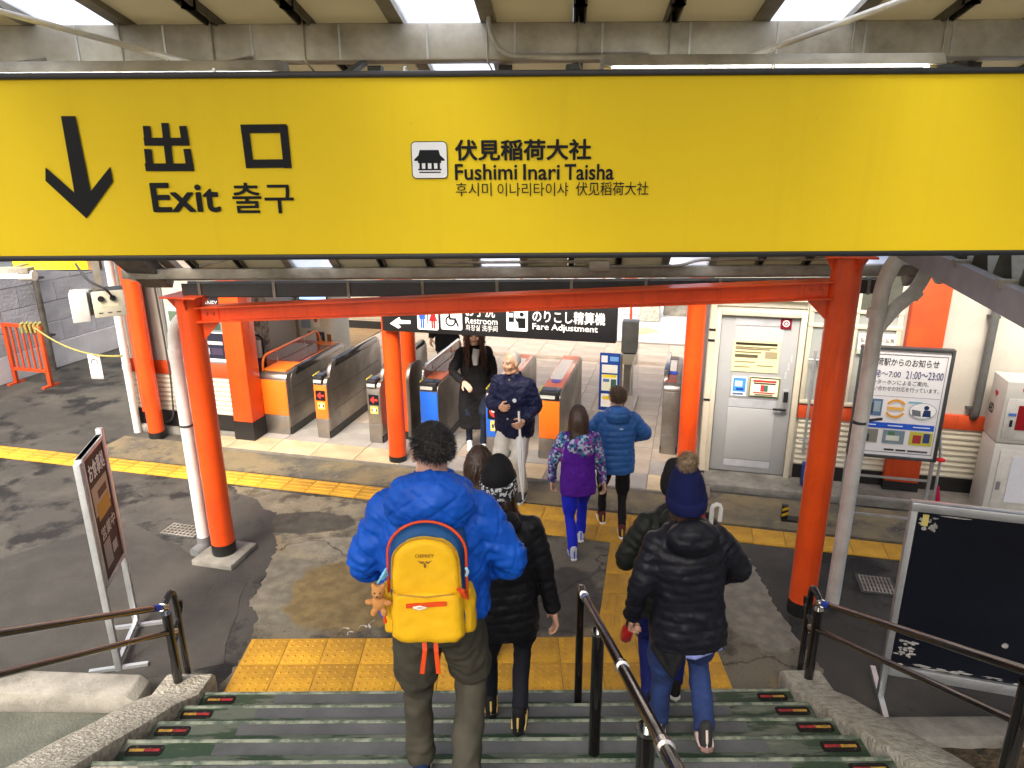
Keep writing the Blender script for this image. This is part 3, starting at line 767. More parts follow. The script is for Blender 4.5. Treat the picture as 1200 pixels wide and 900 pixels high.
# arrow
ar = [sg(*q) for q in ((71,136),(88,136),(106,224),(129,195),(132,213),(101,256),(53,212),(53,196),(87,226))]
poly_print([ar], D, M_print_black, sign, "arrow")
def strokes(segs, w, name, parent, d):            # heavy gothic characters drawn as bars
    polys = []
    for (x0, y0, x1, y1) in segs:
        a, b = Vector(sg(x0, y0)), Vector(sg(x1, y1)); dd = (b - a).normalized(); n_ = Vector((-dd.y, dd.x)) * w / 2
        polys.append([tuple(a - n_), tuple(b - n_), tuple(b + n_), tuple(a + n_)])
    mb = MB()
    for k, P in enumerate(polys): mb.add([(x, d - .00012 * k, z) for x, z in P], [(0, 1, 2, 3)])
    return link(name, mb.mesh(name), M_print_black, parent)
strokes([(193,144,199,196),(168.5,166,221.5,166),(171.5,147.5,173.8,169),(214,147.5,217.5,169),(170,196,227,196),(173,174.5,175.8,199),(219,174.5,223,199)], .0235, "lettering", sign, D)
strokes([(282,151,336,150.5),(286.5,147,293,197),(332,147,337,197),(288,192,336,191.5)], .0255, "lettering", sign, D)
lettering("Exit", sbox(177, 214, 257, 249), D, M_print_black, sign, .028)
lettering("출구", sbox(272, 214, 344, 250), D, M_print_black, sign, .012)
lettering("伏見稲荷大社", sbox(533, 163, 693, 188), D, M_print_black, sign, .030)
for w_t, xa, xb, ya, yb in (("Fushimi", 533, 606, 192, 211), ("Inari", 613, 656, 192, 211), ("Taisha", 661.5, 719.5, 192, 211)):
    lettering(w_t, sbox(xa, ya, xb, yb), D, M_print_black, sign, .022)
lettering("후시미", sbox(534, 214, 576, 230), D, M_print_black, sign, .0)
lettering("이나리타이샤", sbox(583, 214, 666, 230), D, M_print_black, sign, .0)
lettering("伏见稻荷大社", sbox(675, 213, 760, 229), D, M_print_black, sign, .004)
# shrine pictogram
x0, z0, x1, z1 = sbox(482, 165.5, 524.5, 209.5)
pc = ((x0 + x1) / 2, (z0 + z1) / 2); w_, h_ = x1 - x0, z1 - z0
pl = poly_print([rounded(w_, h_, .014, 4, pc)], D, M_print_black, sign, "pictogram")
poly_print([rounded(w_ - .005, h_ - .005, .012, 4, pc)], D - .0008, M_print_white, pl, "plate")
def pq(u, v): return (pc[0] + u * w_, pc[1] + v * h_)
roofp = [pq(-.26,.27), pq(.26,.27), pq(.30,.13), pq(.42,.02), pq(.42,-.02), pq(-.42,-.02), pq(-.42,.02), pq(-.30,.13)]
pillars = [[pq(a-.035,-.02), pq(a+.035,-.02), pq(a+.035,-.26), pq(a-.035,-.26)] for a in (-.25,-.085,.085,.25)]
base_ = [[pq(-.32,-.23), pq(.32,-.23), pq(.32,-.27), pq(-.32,-.27)], [pq(-.30,-.31), pq(.30,-.31), pq(.30,-.34), pq(-.30,-.34)], [pq(-.32,-.02), pq(.32,-.02), pq(.32,-.08), pq(-.32,-.08)]]
poly_print([roofp] + pillars, D - .0016, M_print_black, pl, "shrine_shape"); poly_print(base_, D - .0019, M_print_black, pl, "shrine_shape")

# ---------------------------------------------------------------- orange posts and beam
def post(label, p, r, h, base_h=.10, top=True, pad=None, group="orange posts", zb=0.0):
    t = thing("orange_post", label, "post", (p[0], p[1], zb), -YAW, group)
    MB().tube([(0, 0, base_h), (0, 0, h)], r, 28).build("shaft", M_orange, t)
    MB().tube([(0, 0, -.01), (0, 0, base_h + .002)], r + .004, 28).build("black_foot", M_blackbase, t)
    if top:
        MB().box(-.17, .17, -.14, .14, h - .002, h + .014).build("cap_plate", M_orange, t, bevel=.003)
        for a in range(4):
            th = a * pi / 2 + .4
            MB().prism([(r - .01, h - .12), (r + .07, h - .005), (r - .01, h - .005)], -.005, .005, 'y', Matrix.Rotation(th, 4, 'Z')).build("rib", M_orange, t)
    if pad:
        MB().box(-pad, pad, -pad, pad, -.02, .055).build("footing", M_concrete, t, bevel=.012)
    return t
P2 = on_z(264, 652); P5 = on_z(938, 716)
post2 = post("orange steel post on a square concrete footing beside a white downpipe", P2, .105, 2.49, .16, pad=.21)
post5 = post("orange steel post behind the handrail next to the blackboard", P5, .105, 2.92, .12)
P1 = on_z(185, 513); post("orange post beside the camera housing, at the wall with timetable posters", P1, .10, 2.75, .10, top=False)
MB().box(-.19, -.07, .02, .25, .35, 2.7).build("side_fin", M_orange_dull, bpy.data.objects["orange_post.002"])
P3 = on_z(467, 543); post("orange post standing in front of the steel gate with red arrow", P3, .105, 3.0, .12, top=False, zb=.0)
P3b = on_z(483, 516); post("orange post just behind the post at the arrow gate", P3b, .105, 3.0, .12, top=False, zb=.04)
P4 = B(1.72, 1.42); post("orange post at the hall corner beside the grey door", P4, .105, 3.0, .12, top=False)
# tie beam between the two front posts (H section)
za = on_y(240, 368, P2.y).z; zb_ = on_y(968, 338, P5.y).z
tb = thing("tie_beam", "orange steel beam spanning between the two front posts", "beam", (P2.x, P2.y, 0), atan2(P5.y - P2.y, P5.x - P2.x))
Lb = (P5 - P2).to_2d().length; zs = (zb_ - za) / Lb
def bq(x, z): return (x, 0, za + zs * x + z)
hb = .060
mb = MB()
for z, w, hh in ((hb, .15, .012), (-hb, .15, .012)): mb.bar(bq(.09, z), bq(Lb - .09, z), w, hh)
mb.bar(bq(.09, 0), bq(Lb - .09, 0), .010, 2 * hb)
mb.build("beam_section", M_orange, tb)
for s, x in ((1, .10), (-1, Lb - .10)):
    MB().prism([(x, za + zs * x - hb), (x + s * .17, za + zs * x - hb), (x, za + zs * x - hb - .17)], -.006, .006, 'y').build("gusset", M_orange, tb)
    for dx in (.06, .12):
        q = bq(x + s * dx, 0)
        MB().tube([(q[0], -.022, q[2]), (q[0], -.004, q[2])], .016, 6).build("bolt", M_orange_dull, tb)
    MB().bar((x + s * .01, -.008, za + zs * x), (x + s * .17, -.008, za + zs * x), .008, .1).build("splice_plate", M_orange, tb)

# ---------------------------------------------------------------- white downpipes
def downpipe(label, pts, r, cols=(), clamps=(), elbow=None):
    t = thing("downpipe", label, "pipe", (pts[-1][0], pts[-1][1], 0), 0, "white downpipes")
    base = Vector((pts[-1][0], pts[-1][1], 0)); q = [Vector(p) - base for p in pts]
    MB().tube(fillet(q, .11, 7), r, 20).build("pipe", M_pvc, t)
    for z in cols: 
        c = Vector(q[-1]); MB().tube([(c.x, c.y, z), (c.x, c.y, z + .07)], r + .006, 20).build("collar", M_pvc, t)
    for z in clamps:
        c = Vector(q[-1]); MB().tube([(c.x, c.y, z), (c.x, c.y, z + .02)], r + .005, 20).bar((c.x, c.y, z + .01), (c.x + .2, c.y + .05, z + .01), .012, .02).build("clamp", M_darkgrey, t)
    return t
b_ = on_z(241, 645); tdp = downpipe("white downpipe with a grey elbow shoe beside the post on a concrete footing", [(b_.x + .35, b_.y - .05, 2.50), (b_.x + .02, b_.y, 2.20), (b_.x, b_.y, 2.0), (b_.x, b_.y, .1)], .055, (1.93,), (1.28,))
MB().tube(fillet([(0, 0, .16), (0, 0, .05), (-.05, -.12, .03)], .06), .062, 18).build("shoe", mat("grey_pvc", (.16, .165, .17), rough=.5), tdp)
b_ = on_z(162, 506); downpipe("slim white downpipe beside the camera housing post", [(b_.x, b_.y, 2.9), (b_.x, b_.y, .0)], .05, (.9,))
b_ = on_z(975, 706); downpipe("white downpipe with double elbow beside the post next to the blackboard", [(b_.x + .5, b_.y + .10, 2.72), (b_.x + .34, b_.y, 2.92), (b_.x + .1, b_.y, 2.92), (b_.x + .02, b_.y, 2.7), (b_.x, b_.y, .0)], .056, (2.45,), (1.62,))
b2 = thing("branch_pipe", "short white pipe branch below the double elbow of a downpipe", "pipe", (b_.x, b_.y, 2.35))
MB().tube(fillet([(.02, 0, .0), (.14, .02, .16), (.30, .06, .28), (.38, .1, .42)], .08), .05, 18).build("pipe", M_pvc, b2)
MB().tube([(.27, .05, .25), (.31, .06, .29)], .058, 18).build("collar", M_pvc, b2)
# ---------------------------------------------------------------- station building, left of the gates
M_siding = mat("cream_siding", (0.60, 0.57, 0.45), rough=.5, c2=(0.52, .49, .38), scale=3)
def siding(parent, s0, s1, t, z0, z1, n):         # horizontal corrugated boards, one object each
    h = (z1 - z0) / n; out = None
    for i in range(n):
        z = z0 + h * i
        MB().prism([(t, z), (t, z + h), (t - .010, z + h), (t - .028, z + h * .35), (t - .024, z + h * .06), (t - .006, z)], s0, s1, 'x').build("siding_board", M_siding, parent)
LW = bthing("ticket_office", "cream walled ticket office with orange band beside the orange gate", "building", 0, 0)
MB().box(-5.6, -4.36, 1.27, 4.4, .04, 3.0).build("wall", M_cream_wall, LW); MB().box(-4.358, -3.95, 1.27, 1.33, .04, 3.0).build("wall", M_cream_wall, LW)
MB().box(-5.6, -3.94, 1.235, 1.27, .84, 1.02).build("band", M_orange_dull, LW, bevel=.004)
siding(LW, -5.58, -3.96, 1.27, .32, .838, 8)
MB().box(-5.6, -3.93, 1.24, 1.268, .10, .318).build("black_base", M_blackbase, LW)
MB().box(-5.62, -3.86, 1.18, 1.30, -.02, .10).build("plinth", M_concrete, LW, bevel=.01)
for s in (-5.18, -4.95): MB().box(s - .012, s + .012, 1.245, 1.272, 1.02, 2.95).build("wall_trim", M_greyframe, LW)
MB().box(-4.02, -3.74, 1.12, 1.40, .30, 3.0).build("corner_post", M_orange, LW, bevel=.01)
MB().box(-4.025, -3.735, 1.115, 1.405, .04, .302).build("corner_post_foot", M_blackbase, LW)
cl = MB().tube(fillet([(-5.0, 1.22, 2.2), (-4.97, 1.22, 1.3), (-4.95, 1.20, .75), (-5.0, 1.20, .2), (-5.3, 1.16, .12)], .12), .012, 8).build("cable", M_darkgrey, LW)
def poster(label, s, t, z0, z1, w, bg, rects, texts=(), frame=None, grp=None):
    p = bthing("poster", label, "poster", s, t, z0, grp)
    h = z1 - z0
    MB().box(-w/2, w/2, -.006, .004, 0, h).build("sheet", flat(bg), p)
    if frame:
        mb = MB(); f = .018
        for a in ((-w/2 - f, -w/2, -f, h + f), (w/2, w/2 + f, -f, h + f), (-w/2, w/2, -f, 0), (-w/2, w/2, h, h + f)): mb.box(a[0], a[1], -.014, .006, a[2], a[3])
        mb.build("frame", frame, p)
    prints([(-w/2 + a * w, b * h, -w/2 + c * w, d * h, cc) for a, b, c, d, cc in rects], -.0075, p)
    for (tx, a, b, c, d, cc) in texts: lettering(tx, (-w/2 + a * w, b * h, -w/2 + c * w, d * h), -.020, flat(cc), p)
    return p
poster("dark framed timetable poster on the ticket office wall", -4.33, 1.258, 1.06, 1.95, .50, (232, 232, 230),
       [(.06, .04, .94, .42, (40, 44, 58)), (.06, .44, .94, .60, (120, 128, 130)), (.06, .62, .94, .97, (34, 36, 44)), (.12, .10, .5, .2, (150, 160, 170)), (.55, .1, .88, .2, (70, 60, 80)), (.1, .25, .9, .3, (190, 190, 185)), (.12, .47, .45, .57, (190, 195, 190)), (.5, .47, .9, .57, (60, 84, 70)), (.1, .7, .9, .74, (150, 150, 150))],
       [("JOURNEY", .25, .80, .92, .90, (225, 225, 225))], M_alu)
poster("narrow pale poster on the wall behind the white downpipe", -4.78, 1.258, 1.10, 1.75, .24, (225, 222, 210), [(.08, .05, .92, .5, (60, 70, 96)), (.08, .55, .92, .62, (150, 60, 50)), (.1, .7, .9, .92, (90, 110, 90))])

# ---------------------------------------------------------------- hall: side wall, machines, racks, cabinets
HW = bthing("hall_wall", "beige side wall of the ticket hall behind the first gate", "wall", 0, 0)
MB().box(-4.35, -4.22, 1.45, 3.95, .05, 2.9).build("panel_run", M_beige, HW)
for t in (2.3, 3.2): MB().box(-4.222, -4.214, t - .01, t + .01, .05, 2.9).build("joint", M_greyframe, HW)
rk = bthing("leaflet_wall", "brown patterned paper map pinned up beside the corner post", "poster", -4.18, 1.95, .2)
M_brownpaper = mat("brown_patterned_paper", (0.46, 0.36, 0.24), rough=.8, c2=(0.15, 0.10, 0.06), scale=9, lo=.42, hi=.58, detail=7)
MB().box(-.01, .012, -.42, .42, .4, 1.7).build("sheet", M_brownpaper, rk)
rr = bthing("leaflet_rack", "black wire rack holding leaflets beside the corner post", "rack", -3.98, 1.75, .05)
MB().tube(fillet([(-.12, 0, 0), (-.12, 0, 1.25), (.10, 0, 1.25), (.10, 0, 0)], .08), .014, 8).build("frame", M_blackplastic, rr)
for k, c in enumerate(((200, 190, 170), (190, 120, 60), (90, 96, 120), (210, 205, 190))):
    MB().box(-.10, .09, -.05 - .01 * k, -.02, .15 + .27 * k, .38 + .27 * k).build("leaflet", flat(c), rr)
    MB().box(-.11, .10, -.08, .0, .13 + .27 * k, .145 + .27 * k).build("tray", M_blackplastic, rr)
tm = bthing("ticket_machine", "cream ticket machine with blue screen and notices behind the first gate", "machine", -3.93, 3.25, .05)
MB().box(-.28, .30, -.02, .55, 0, 1.75).build("body", M_cream, tm, bevel=.02)
MB().box(-.22, .26, -.035, -.015, 1.42, 1.70).build("screen_surround", M_blackplastic, tm)
MB().box(-.20, .24, -.042, -.036, 1.45, 1.68).build("screen", emit("screen_blue", (.25, .5, .95), .9), tm)
prints([(-.22, 1.0, -.06, 1.34, (140, 150, 160)), (-.02, 1.02, .1, 1.3, (222, 214, 190)), (.12, 1.05, .24, 1.32, (205, 190, 160)), (-.12, .74, .16, .95, (60, 62, 66)), (-.08, .78, .12, .9, (110, 112, 116)),
        (.12, .56, .24, .72, (60, 140, 140)), (.2, .8, .27, .92, (120, 70, 40)), (.0, 1.1, .06, 1.2, (180, 80, 60))], -.024, tm)
cab = bthing("metal_cabinet", "beige metal cabinet at the far end of the hall", "cabinet", -4.75, 7.25, .05)
MB().box(-1.25, 1.25, 0, .45, .16, 1.75).build("body", M_beige, cab, bevel=.01)
for k in (-1.0, -.5, 0, .5, 1.0): MB().box(k - .235, k + .235, -.015, .0, .20, 1.7).build("door", mat("beige_door", (.44, .40, .31), rough=.5, var=.06), cab, bevel=.006)
for k in (-.82, -.32, .18, .68, 1.18): MB().box(k - .008, k + .008, -.03, -.014, .85, .95).build("handle", M_darkgrey, cab)
MB().box(-1.25, 1.25, -.01, .45, 0, .162).build("foot", M_blackbase, cab)
sf = MB().prism([tuple(B(a, b)[:2]) for a, b in ((-7.5, 3.97), (-7.5, 7.9), (-4.62, 7.9), (-4.62, 3.97))][::-1], -.05, .05, 'z').build("side_floor", mat("brown_floor", (.27, .18, .09), rough=.5, c2=(.17, .11, .055), scale=3, stretch=(1, 6, 1))); tag(sf, "brown floor in front of the far beige cabinet", "floor", kind="structure")
bw = bthing("hall_back_wall", "beige back wall behind the far cabinet", "wall", -5.4, 7.75, .05); MB().box(-1.6, 2.2, 0, .15, 0, 2.9).build("panel", M_beige, bw)
# unseen roof of the hall, added for shading, kept shallow to let daylight in
hr = bthing("hall_roof", "flat pale unseen roof added to shade the front of the ticket hall", "roof", 0, 0)
MB().box(-5.7, 1.95, .62, 3.2, 3.02, 3.14).build("slab", M_cream_wall, hr)

# ---------------------------------------------------------------- ticket gates
M_topblack = mat("gate_top_black", (0.022, 0.021, 0.020), rough=.18, var=.2, coat=.5)
M_gorange = mat("gate_orange", (0.80, 0.17, 0.012), rough=.3, var=.05, coat=.4)
M_gblue = mat("gate_blue", (0.015, 0.13, 0.62), rough=.3, var=.05, coat=.4)
M_redtop = mat("dark_red_glass", (0.09, 0.012, 0.010), rough=.15, var=.1, coat=.6)
GATES = []
def rprof(y0, y1, z0, z1, r, n=6):               # side outline with rounded upper corners
    P = [(y0, z0), (y0, z1 - r)] + [(y0 + r - r * cos(pi/2*i/n), z1 - r + r * sin(pi/2*i/n)) for i in range(1, n)] + [(y0 + r, z1)]
    P += [(y1 - r, z1)] + [(y1 - r + r * sin(pi/2*i/n), z1 - r + r * cos(pi/2*i/n)) for i in range(1, n)] + [(y1, z1 - r), (y1, z0)]
    return P
def gate(label, s, w, face, sign=None, fin=1, top=None, rail=False, L=1.7, hb=.82, hf=1.0, reader=True, t0=1.42, discc=None):
    g = bthing("ticket_gate", label, "ticket gate", s, t0, .052, "ticket gates across the hall entrance")
    x0, x1 = -w/2, w/2
    MB().prism(rprof(.0, L, .10, hb, .08), x0, x1, 'x').build("body", M_steel, g, bevel=.006)
    MB().box(x0 - .004, x1 + .004, .02, L - .02, 0, .10).build("base", mat("gate_base", (.03, .03, .03), rough=.4), g)
    MB().box(x0 + .012, x1 - .012, -.006, .004, .0, .26).build("kick_plate", M_steel, g, bevel=.004)
    fp = MB().box(x0 + .006, x1 - .006, -.010, .004, .27, hb - .09).build("front_panel", face, g, bevel=.004)
    if fin:
        xf = x1 if fin > 0 else x0
        a, b = (xf - .045, xf + .004) if fin > 0 else (xf - .004, xf + .045)
        MB().prism(rprof(.10, L - .02, .12, hf, .17), a, b, 'x').build("side_fin", M_steel, g, bevel=.006)
        MB().prism([(y, z) for y, z in rprof(.24, L - .10, hf - .09, hf + .006, .09)], a - .006, b + .003, 'x').build("fin_top", M_topblack, g, bevel=.006)
        for z in (.35, .62): MB().box(xf - .001 if fin > 0 else xf - .006, xf + .0065 if fin > 0 else xf + .001, .15, L - .1, z - .002, z + .002).build("panel_seam", M_darkgrey, g)
    if top is not None:
        MB().box(x0 + .012, x1 - .052 if fin else x1 - .012, .10, L - .08, hb - .01, hb + .022).build("top_panel", top, g, bevel=.006)
        MB().box(x0 + .03, x1 - .07, .5, L - .3, hb + .02, hb + .026).build("slot_cover", M_redtop, g)
    if rail:
        pts = fillet([(x0 + .015, .08, hb - .03), (x0 + .015, .12, hb + .19), (x0 + .015, L - .1, hb + .19), (x0 + .015, L - .04, hb - .03)], .14)
        MB().tube(pts, .018, 10).build("rail", M_gorange if face is M_gorange else M_chrome, g)
        MB().box(x0 + .011, x0 + .019, .2, L - .16, hb - .02, hb + .17).build("side_glass", M_redtop, g)
        for y in (.45, L - .5): MB().tube([(x0 + .015, y, hb - .02), (x0 + .015, y, hb + .19)], .009, 8).build("rail_post", M_chrome, g)
    if reader:
        rd = MB().box(x0 + .01, x1 - (.05 if fin > 0 else .01), -.025, .17, hb - .075, hb + .035).build("card_reader", M_blackplastic, g, bevel=.015)
        MB().box(x0 + .022, x1 - .06, -.032, -.024, hb - .055, hb - .015).build("ticket_slot", flat((190, 190, 180)), rd)
        MB().tube([(x0 + .02, -.02, hb + .038), (x0 + .02, .15, hb + .045)], .008, 8).build("reader_trim", flat((205, 190, 60)), rd)
        MB().box(x0 + .03, x1 - .07, .02, .13, hb + .034, hb + .040).build("touch_pad", flat((70, 74, 90)), rd)
    zc = (.27 + hb - .09) / 2 + .09
    def GP(u, v): return (u * w * .5, zc + v * w * .5)
    if sign == 'arrow':
        q = .72
        poly_print([[GP(-q, -q), GP(q, -q), GP(q, q), GP(-q, q)]], -.0125, M_print_black, g, "sign_plate")
        poly_print([[GP(-.55, 0), GP(.02, .5), GP(.02, .2)], [GP(-.55, 0), GP(.02, -.2), GP(.02, -.5)], [GP(-.30, .14), GP(-.30, -.14), GP(.55, -.14), GP(.55, .14)]], -.0145, emit("sign_red_light", (1, .03, .02), .45, (.5, .02, .02)), g, "red_arrow")
    if sign == 'stop':
        q = .8
        poly_print([[GP(-q, -q), GP(q, -q), GP(q, q), GP(-q, q)]], -.0125, M_print_black, g, "sign_plate")
        poly_print([disc(*GP(0, 0), w * .31)], -.0145, emit("sign_red_light", (1, .03, .02), .45, (.5, .02, .02)), g, "red_disc")
        poly_print([[GP(-.42, -.1), GP(.42, -.1), GP(.42, .1), GP(-.42, .1)]], -.0160, M_print_white, g, "white_bar")
    if sign:
        zs_ = zc - w * .62
        prints([(-w*.27, zs_ - w*.36, w*.27, zs_ + w*.16, (232, 200, 90)), (-w*.2, zs_ - w*.2, w*.2, zs_ - w*.02, (40, 40, 36)), (-w*.1, zs_ - w*.28, w*.1, zs_ + w*.06, (225, 215, 190))], -.0125, g, "sticker")
    if discc:
        MB().lathe([(.062, 0), (.062, .008), (.05, .012)], (0, .42, hb + .024), 20).build("touch_disc", flat(discc), g)
    GATES.append(g); return g
gA = gate("wide orange fronted ticket gate next to the corner post with orange handrail", -3.58, .40, M_gorange, None, fin=1, top=M_gorange, rail=True, hb=.84, hf=.86, reader=False)
MB().box(-.30, -.235, -.05, .02, 0, .88).build("end_post", M_steel, gA, bevel=.006)
gate("steel ticket gate with orange front panel and red arrow", -2.90, .19, M_gorange, 'arrow', fin=1)
gate("steel ticket gate with grey front and red arrow behind the orange post", -2.16, .19, M_steel, 'arrow', fin=1)
gD = gate("blue fronted ticket gate with orange top and chrome rail", -1.42, .24, M_gblue, None, fin=0, top=M_gorange, rail=True, hb=.84)
MB().prism(rprof(.05, .55, .1, 1.05, .2), -.32, -.27, 'x').build("curved_shield", M_steel, gD, bevel=.006)
gate("blue fronted ticket gate with red no entry disc behind the old man", -.53, .26, M_gblue, 'stop', fin=0, top=M_gorange, hb=.85, t0=1.32)
gF = gate("orange ticket gate with lilac touch disc and leaflet stand", .10, .26, M_gorange, None, fin=0, top=M_gorange, hb=.84, discc=(120, 110, 200))
gate("steel ticket gate with reddish top beside the hall corner post", 1.50, .20, M_steel, None, fin=-1, top=mat("brown_red_top", (.22, .06, .035), rough=.35), hb=.9, reader=False, t0=1.9, L=1.3, discc=(50, 80, 190))
# leaflet stand leaning on the orange gate, fence post, grey box
ls = bthing("leaflet_stand", "blue edged notice stand on the orange ticket gate", "notice stand", .70, 2.35, .052)
MB().box(-.13, .13, .0, .03, .35, 1.12).build("board", flat((30, 70, 150)), ls, bevel=.004)
MB().box(.13, .16, -.01, .05, .0, 1.12).build("side_post", M_steel, ls); MB().box(-.13, .13, -.02, .05, .0, .06).build("foot", M_steel, ls)
prints([(-.10, .86, .10, .97, (235, 235, 225)), (-.10, .62, .10, .84, (228, 228, 205)), (-.09, .80, .09, .84, (235, 215, 60)), (-.08, .74, .0, .78, (90, 120, 170)), (.02, .66, .09, .78, (60, 100, 90)), (-.10, .40, .10, .58, (235, 235, 230)), (-.08, .50, .08, .55, (230, 200, 70)), (.0, 1.02, .11, 1.08, (120, 170, 230)), (-.11, 1.0, -.03, 1.09, (235, 235, 235))], -.002, ls)
gp = bthing("gate_post", "slim dark steel post beside the leaflet stand", "post", .93, 1.75, .052); MB().box(-.02, .02, -.05, .05, 0, .85).build("shaft", M_darkgrey, gp, bevel=.004)
gb = bthing("machine_box", "grey machine box on a cream pedestal past the gates", "machine", .80, 4.1, .052)
MB().box(-.12, .12, -.08, .12, .68, 1.16).build("body", mat("grey_box_paint", (.21, .22, .20), rough=.5), gb, bevel=.01)
MB().box(-.12, .12, -.09, .12, .50, .66).build("cream_collar", M_cream, gb, bevel=.006); MB().box(-.07, .07, -.04, .08, 0, .5).build("pedestal", M_steel, gb); MB().box(-.11, .11, -.07, .11, .655, .685).build("neck", M_blackplastic, gb)
gl = bthing("glass_fence", "low clear glass screen behind the leaflet stand", "screen", .95, 2.6, .052)
def clear_glass():
    m = bpy.data.materials.new("clear_glass"); m.use_nodes = True; p = m.node_tree.nodes["Principled BSDF"]
    p.inputs["Base Color"].default_value = (.92, .95, .94, 1); p.inputs["Roughness"].default_value = .04; p.inputs["Alpha"].default_value = .22; return m
M_glass = clear_glass()
MB().box(-.005, .005, 0, 1.4, .08, .85).build("pane", M_glass, gl); MB().box(-.02, .02, 0, 1.4, 0, .08).build("rail", M_steel, gl)

# black hanging sign in the hall
TS = .82
bs = bthing("hall_sign", "black hanging sign for restroom and fare adjustment above the gates", "sign", 0, TS, 0)
def hs(px, py): return on_t(px, py, TS)
def hbox(x0, y0, x1, y1):
    a, b = hs(x0, (y0 + y1) / 2), hs(x1, (y0 + y1) / 2); return (a[0], hs((x0 + x1) / 2, y1)[1], b[0], hs((x0 + x1) / 2, y0)[1])
z0, z1 = hs(600, 396)[1], 2.25
MB().box(hs(447, 370)[0], hs(722.5, 378)[0], .004, .14, z0, z1).build("panel", M_blackplastic, bs, bevel=.006)
for x in (hs(452, 340)[0], hs(731, 330)[0] - .06): MB().bar((x, .07, z1 - .02), (x, .07, 3.03), .06, .05).build("hanger", M_blackbase, bs)
D2 = -.001
poly_print([[hs(*q) for q in ((457,379),(468,371.5),(469.5,375),(481,375.5),(481,379.5),(466,379.5),(470,383),(467,385))]], D2, M_print_white, bs, "arrow")
def plate(x0, y0, x1, y1):
    b = hbox(x0, y0, x1, y1); c = ((b[0] + b[2]) / 2, (b[1] + b[3]) / 2)
    poly_print([rounded(b[2] - b[0], b[3] - b[1], .02, 4, c)], D2, M_print_white, bs, "pictogram_plate")
    return c, b[2] - b[0], b[3] - b[1]
def man(c, h, k, dress=False):
    x, z = c; P = [disc(x, z + h * .40, h * .085, 12)]
    if dress: P += [[(x - .05*h, z + h*.30), (x + .05*h, z + h*.30), (x + .2*h, z - h*.12), (x - .2*h, z - h*.12)]]
    else: P += [[(x - .14*h, z + h*.30), (x + .14*h, z + h*.30), (x + .14*h, z - h*.05), (x - .14*h, z - h*.05)]]
    P += [[(x - .09*h, z - h*.04), (x - .01*h, z - h*.04), (x - .01*h, z - h*.45), (x - .09*h, z - h*.45)], [(x + .01*h, z - h*.04), (x + .09*h, z - h*.04), (x + .09*h, z - h*.45), (x + .01*h, z - h*.45)]]
    return P
c, w_, h_ = plate(489, 359, 513.5, 386.5)
poly_print(man((c[0] - w_*.26, c[1]), h_*.95, 0), D2 - .002, flat((50, 90, 170)), bs, "man_symbol"); poly_print(man((c[0] + w_*.26, c[1]), h_*.95, 0, True), D2 - .002, flat((205, 40, 40)), bs, "woman_symbol")
poly_print([[(c[0]-.006, c[1]-h_*.42), (c[0]+.006, c[1]-h_*.42), (c[0]+.006, c[1]+h_*.42), (c[0]-.006, c[1]+h_*.42)]], D2 - .002, flat((30, 40, 60)), bs, "divider")
c, w_, h_ = plate(516.5, 359.5, 541.5, 386.5)
def ring(cx, cz, r, w, a0, a1, n=16):
    o = [(cx + r * cos(a0 + (a1-a0)*i/n), cz + r * sin(a0 + (a1-a0)*i/n)) for i in range(n+1)]
    i_ = [(cx + (r-w) * cos(a0 + (a1-a0)*i/n), cz + (r-w) * sin(a0 + (a1-a0)*i/n)) for i in range(n+1)]
    return [[o[i], o[i+1], i_[i+1], i_[i]] for i in range(n)]
wc = ring(c[0] - .01, c[1] - h_*.12, h_*.24, h_*.07, radians(110), radians(380)) + [disc(c[0] - .02, c[1] + h_*.34, h_*.07, 12),
      [(c[0]-.035, c[1]+h_*.24), (c[0]-.012, c[1]+h_*.24), (c[0]-.005, c[1]-h_*.02), (c[0]-.028, c[1]-h_*.02)], [(c[0]-.025, c[1]+h_*.02), (c[0]+w_*.22, c[1]+h_*.02), (c[0]+w_*.22, c[1]-h_*.06), (c[0]-.025, c[1]-h_*.06)],
      [(c[0]+w_*.15, c[1]-h_*.04), (c[0]+w_*.24, c[1]-h_*.04), (c[0]+w_*.36, c[1]-h_*.34), (c[0]+w_*.28, c[1]-h_*.36)]]
poly_print(wc, D2 - .002, M_print_black, bs, "wheelchair_symbol")
c, w_, h_ = plate(593.5, 362, 618.5, 388)
fa = [[(c[0]-w_*.40, c[1]-h_*.1), (c[0]-w_*.14, c[1]-h_*.1), (c[0]-w_*.14, c[1]+h_*.36), (c[0]-w_*.40, c[1]+h_*.36)], disc(c[0]+w_*.22, c[1]+h_*.26, h_*.1, 12),
      [(c[0]+w_*.02, c[1]+h_*.1), (c[0]+w_*.40, c[1]+h_*.1), (c[0]+w_*.40, c[1]-h_*.36), (c[0]+w_*.06, c[1]-h_*.36)], [(c[0]-w_*.1, c[1]+h_*.1), (c[0]-w_*.04, c[1]+h_*.12), (c[0]+w_*.08, c[1]-h_*.02), (c[0]+w_*.06, c[1]-h_*.1), (c[0]-w_*.02, c[1]-h_*.08)]]
poly_print(fa, D2 - .002, M_print_black, bs, "fare_machine_symbol"); prints([(c[0]-w_*.36, c[1]+h_*.12, c[0]-w_*.18, c[1]+h_*.3, (240, 240, 236))], D2 - .0035, bs, "fare_machine_screen")
lettering("お手洗", hbox(545.5, 357, 580, 371.5), D2, M_print_white, bs, .012)
lettering("Restroom", hbox(545.5, 372.5, 583, 380), D2, M_print_white, bs, .008)
lettering("화장실 洗手间", hbox(546, 381, 583, 388), D2, M_print_white, bs, 0)
lettering("のりこし精算機", hbox(624, 365, 709.5, 379.5), D2, M_print_white, bs, .016)
lettering("Fare Adjustment", hbox(624, 380.5, 700.5, 390), D2, M_print_white, bs, .012)

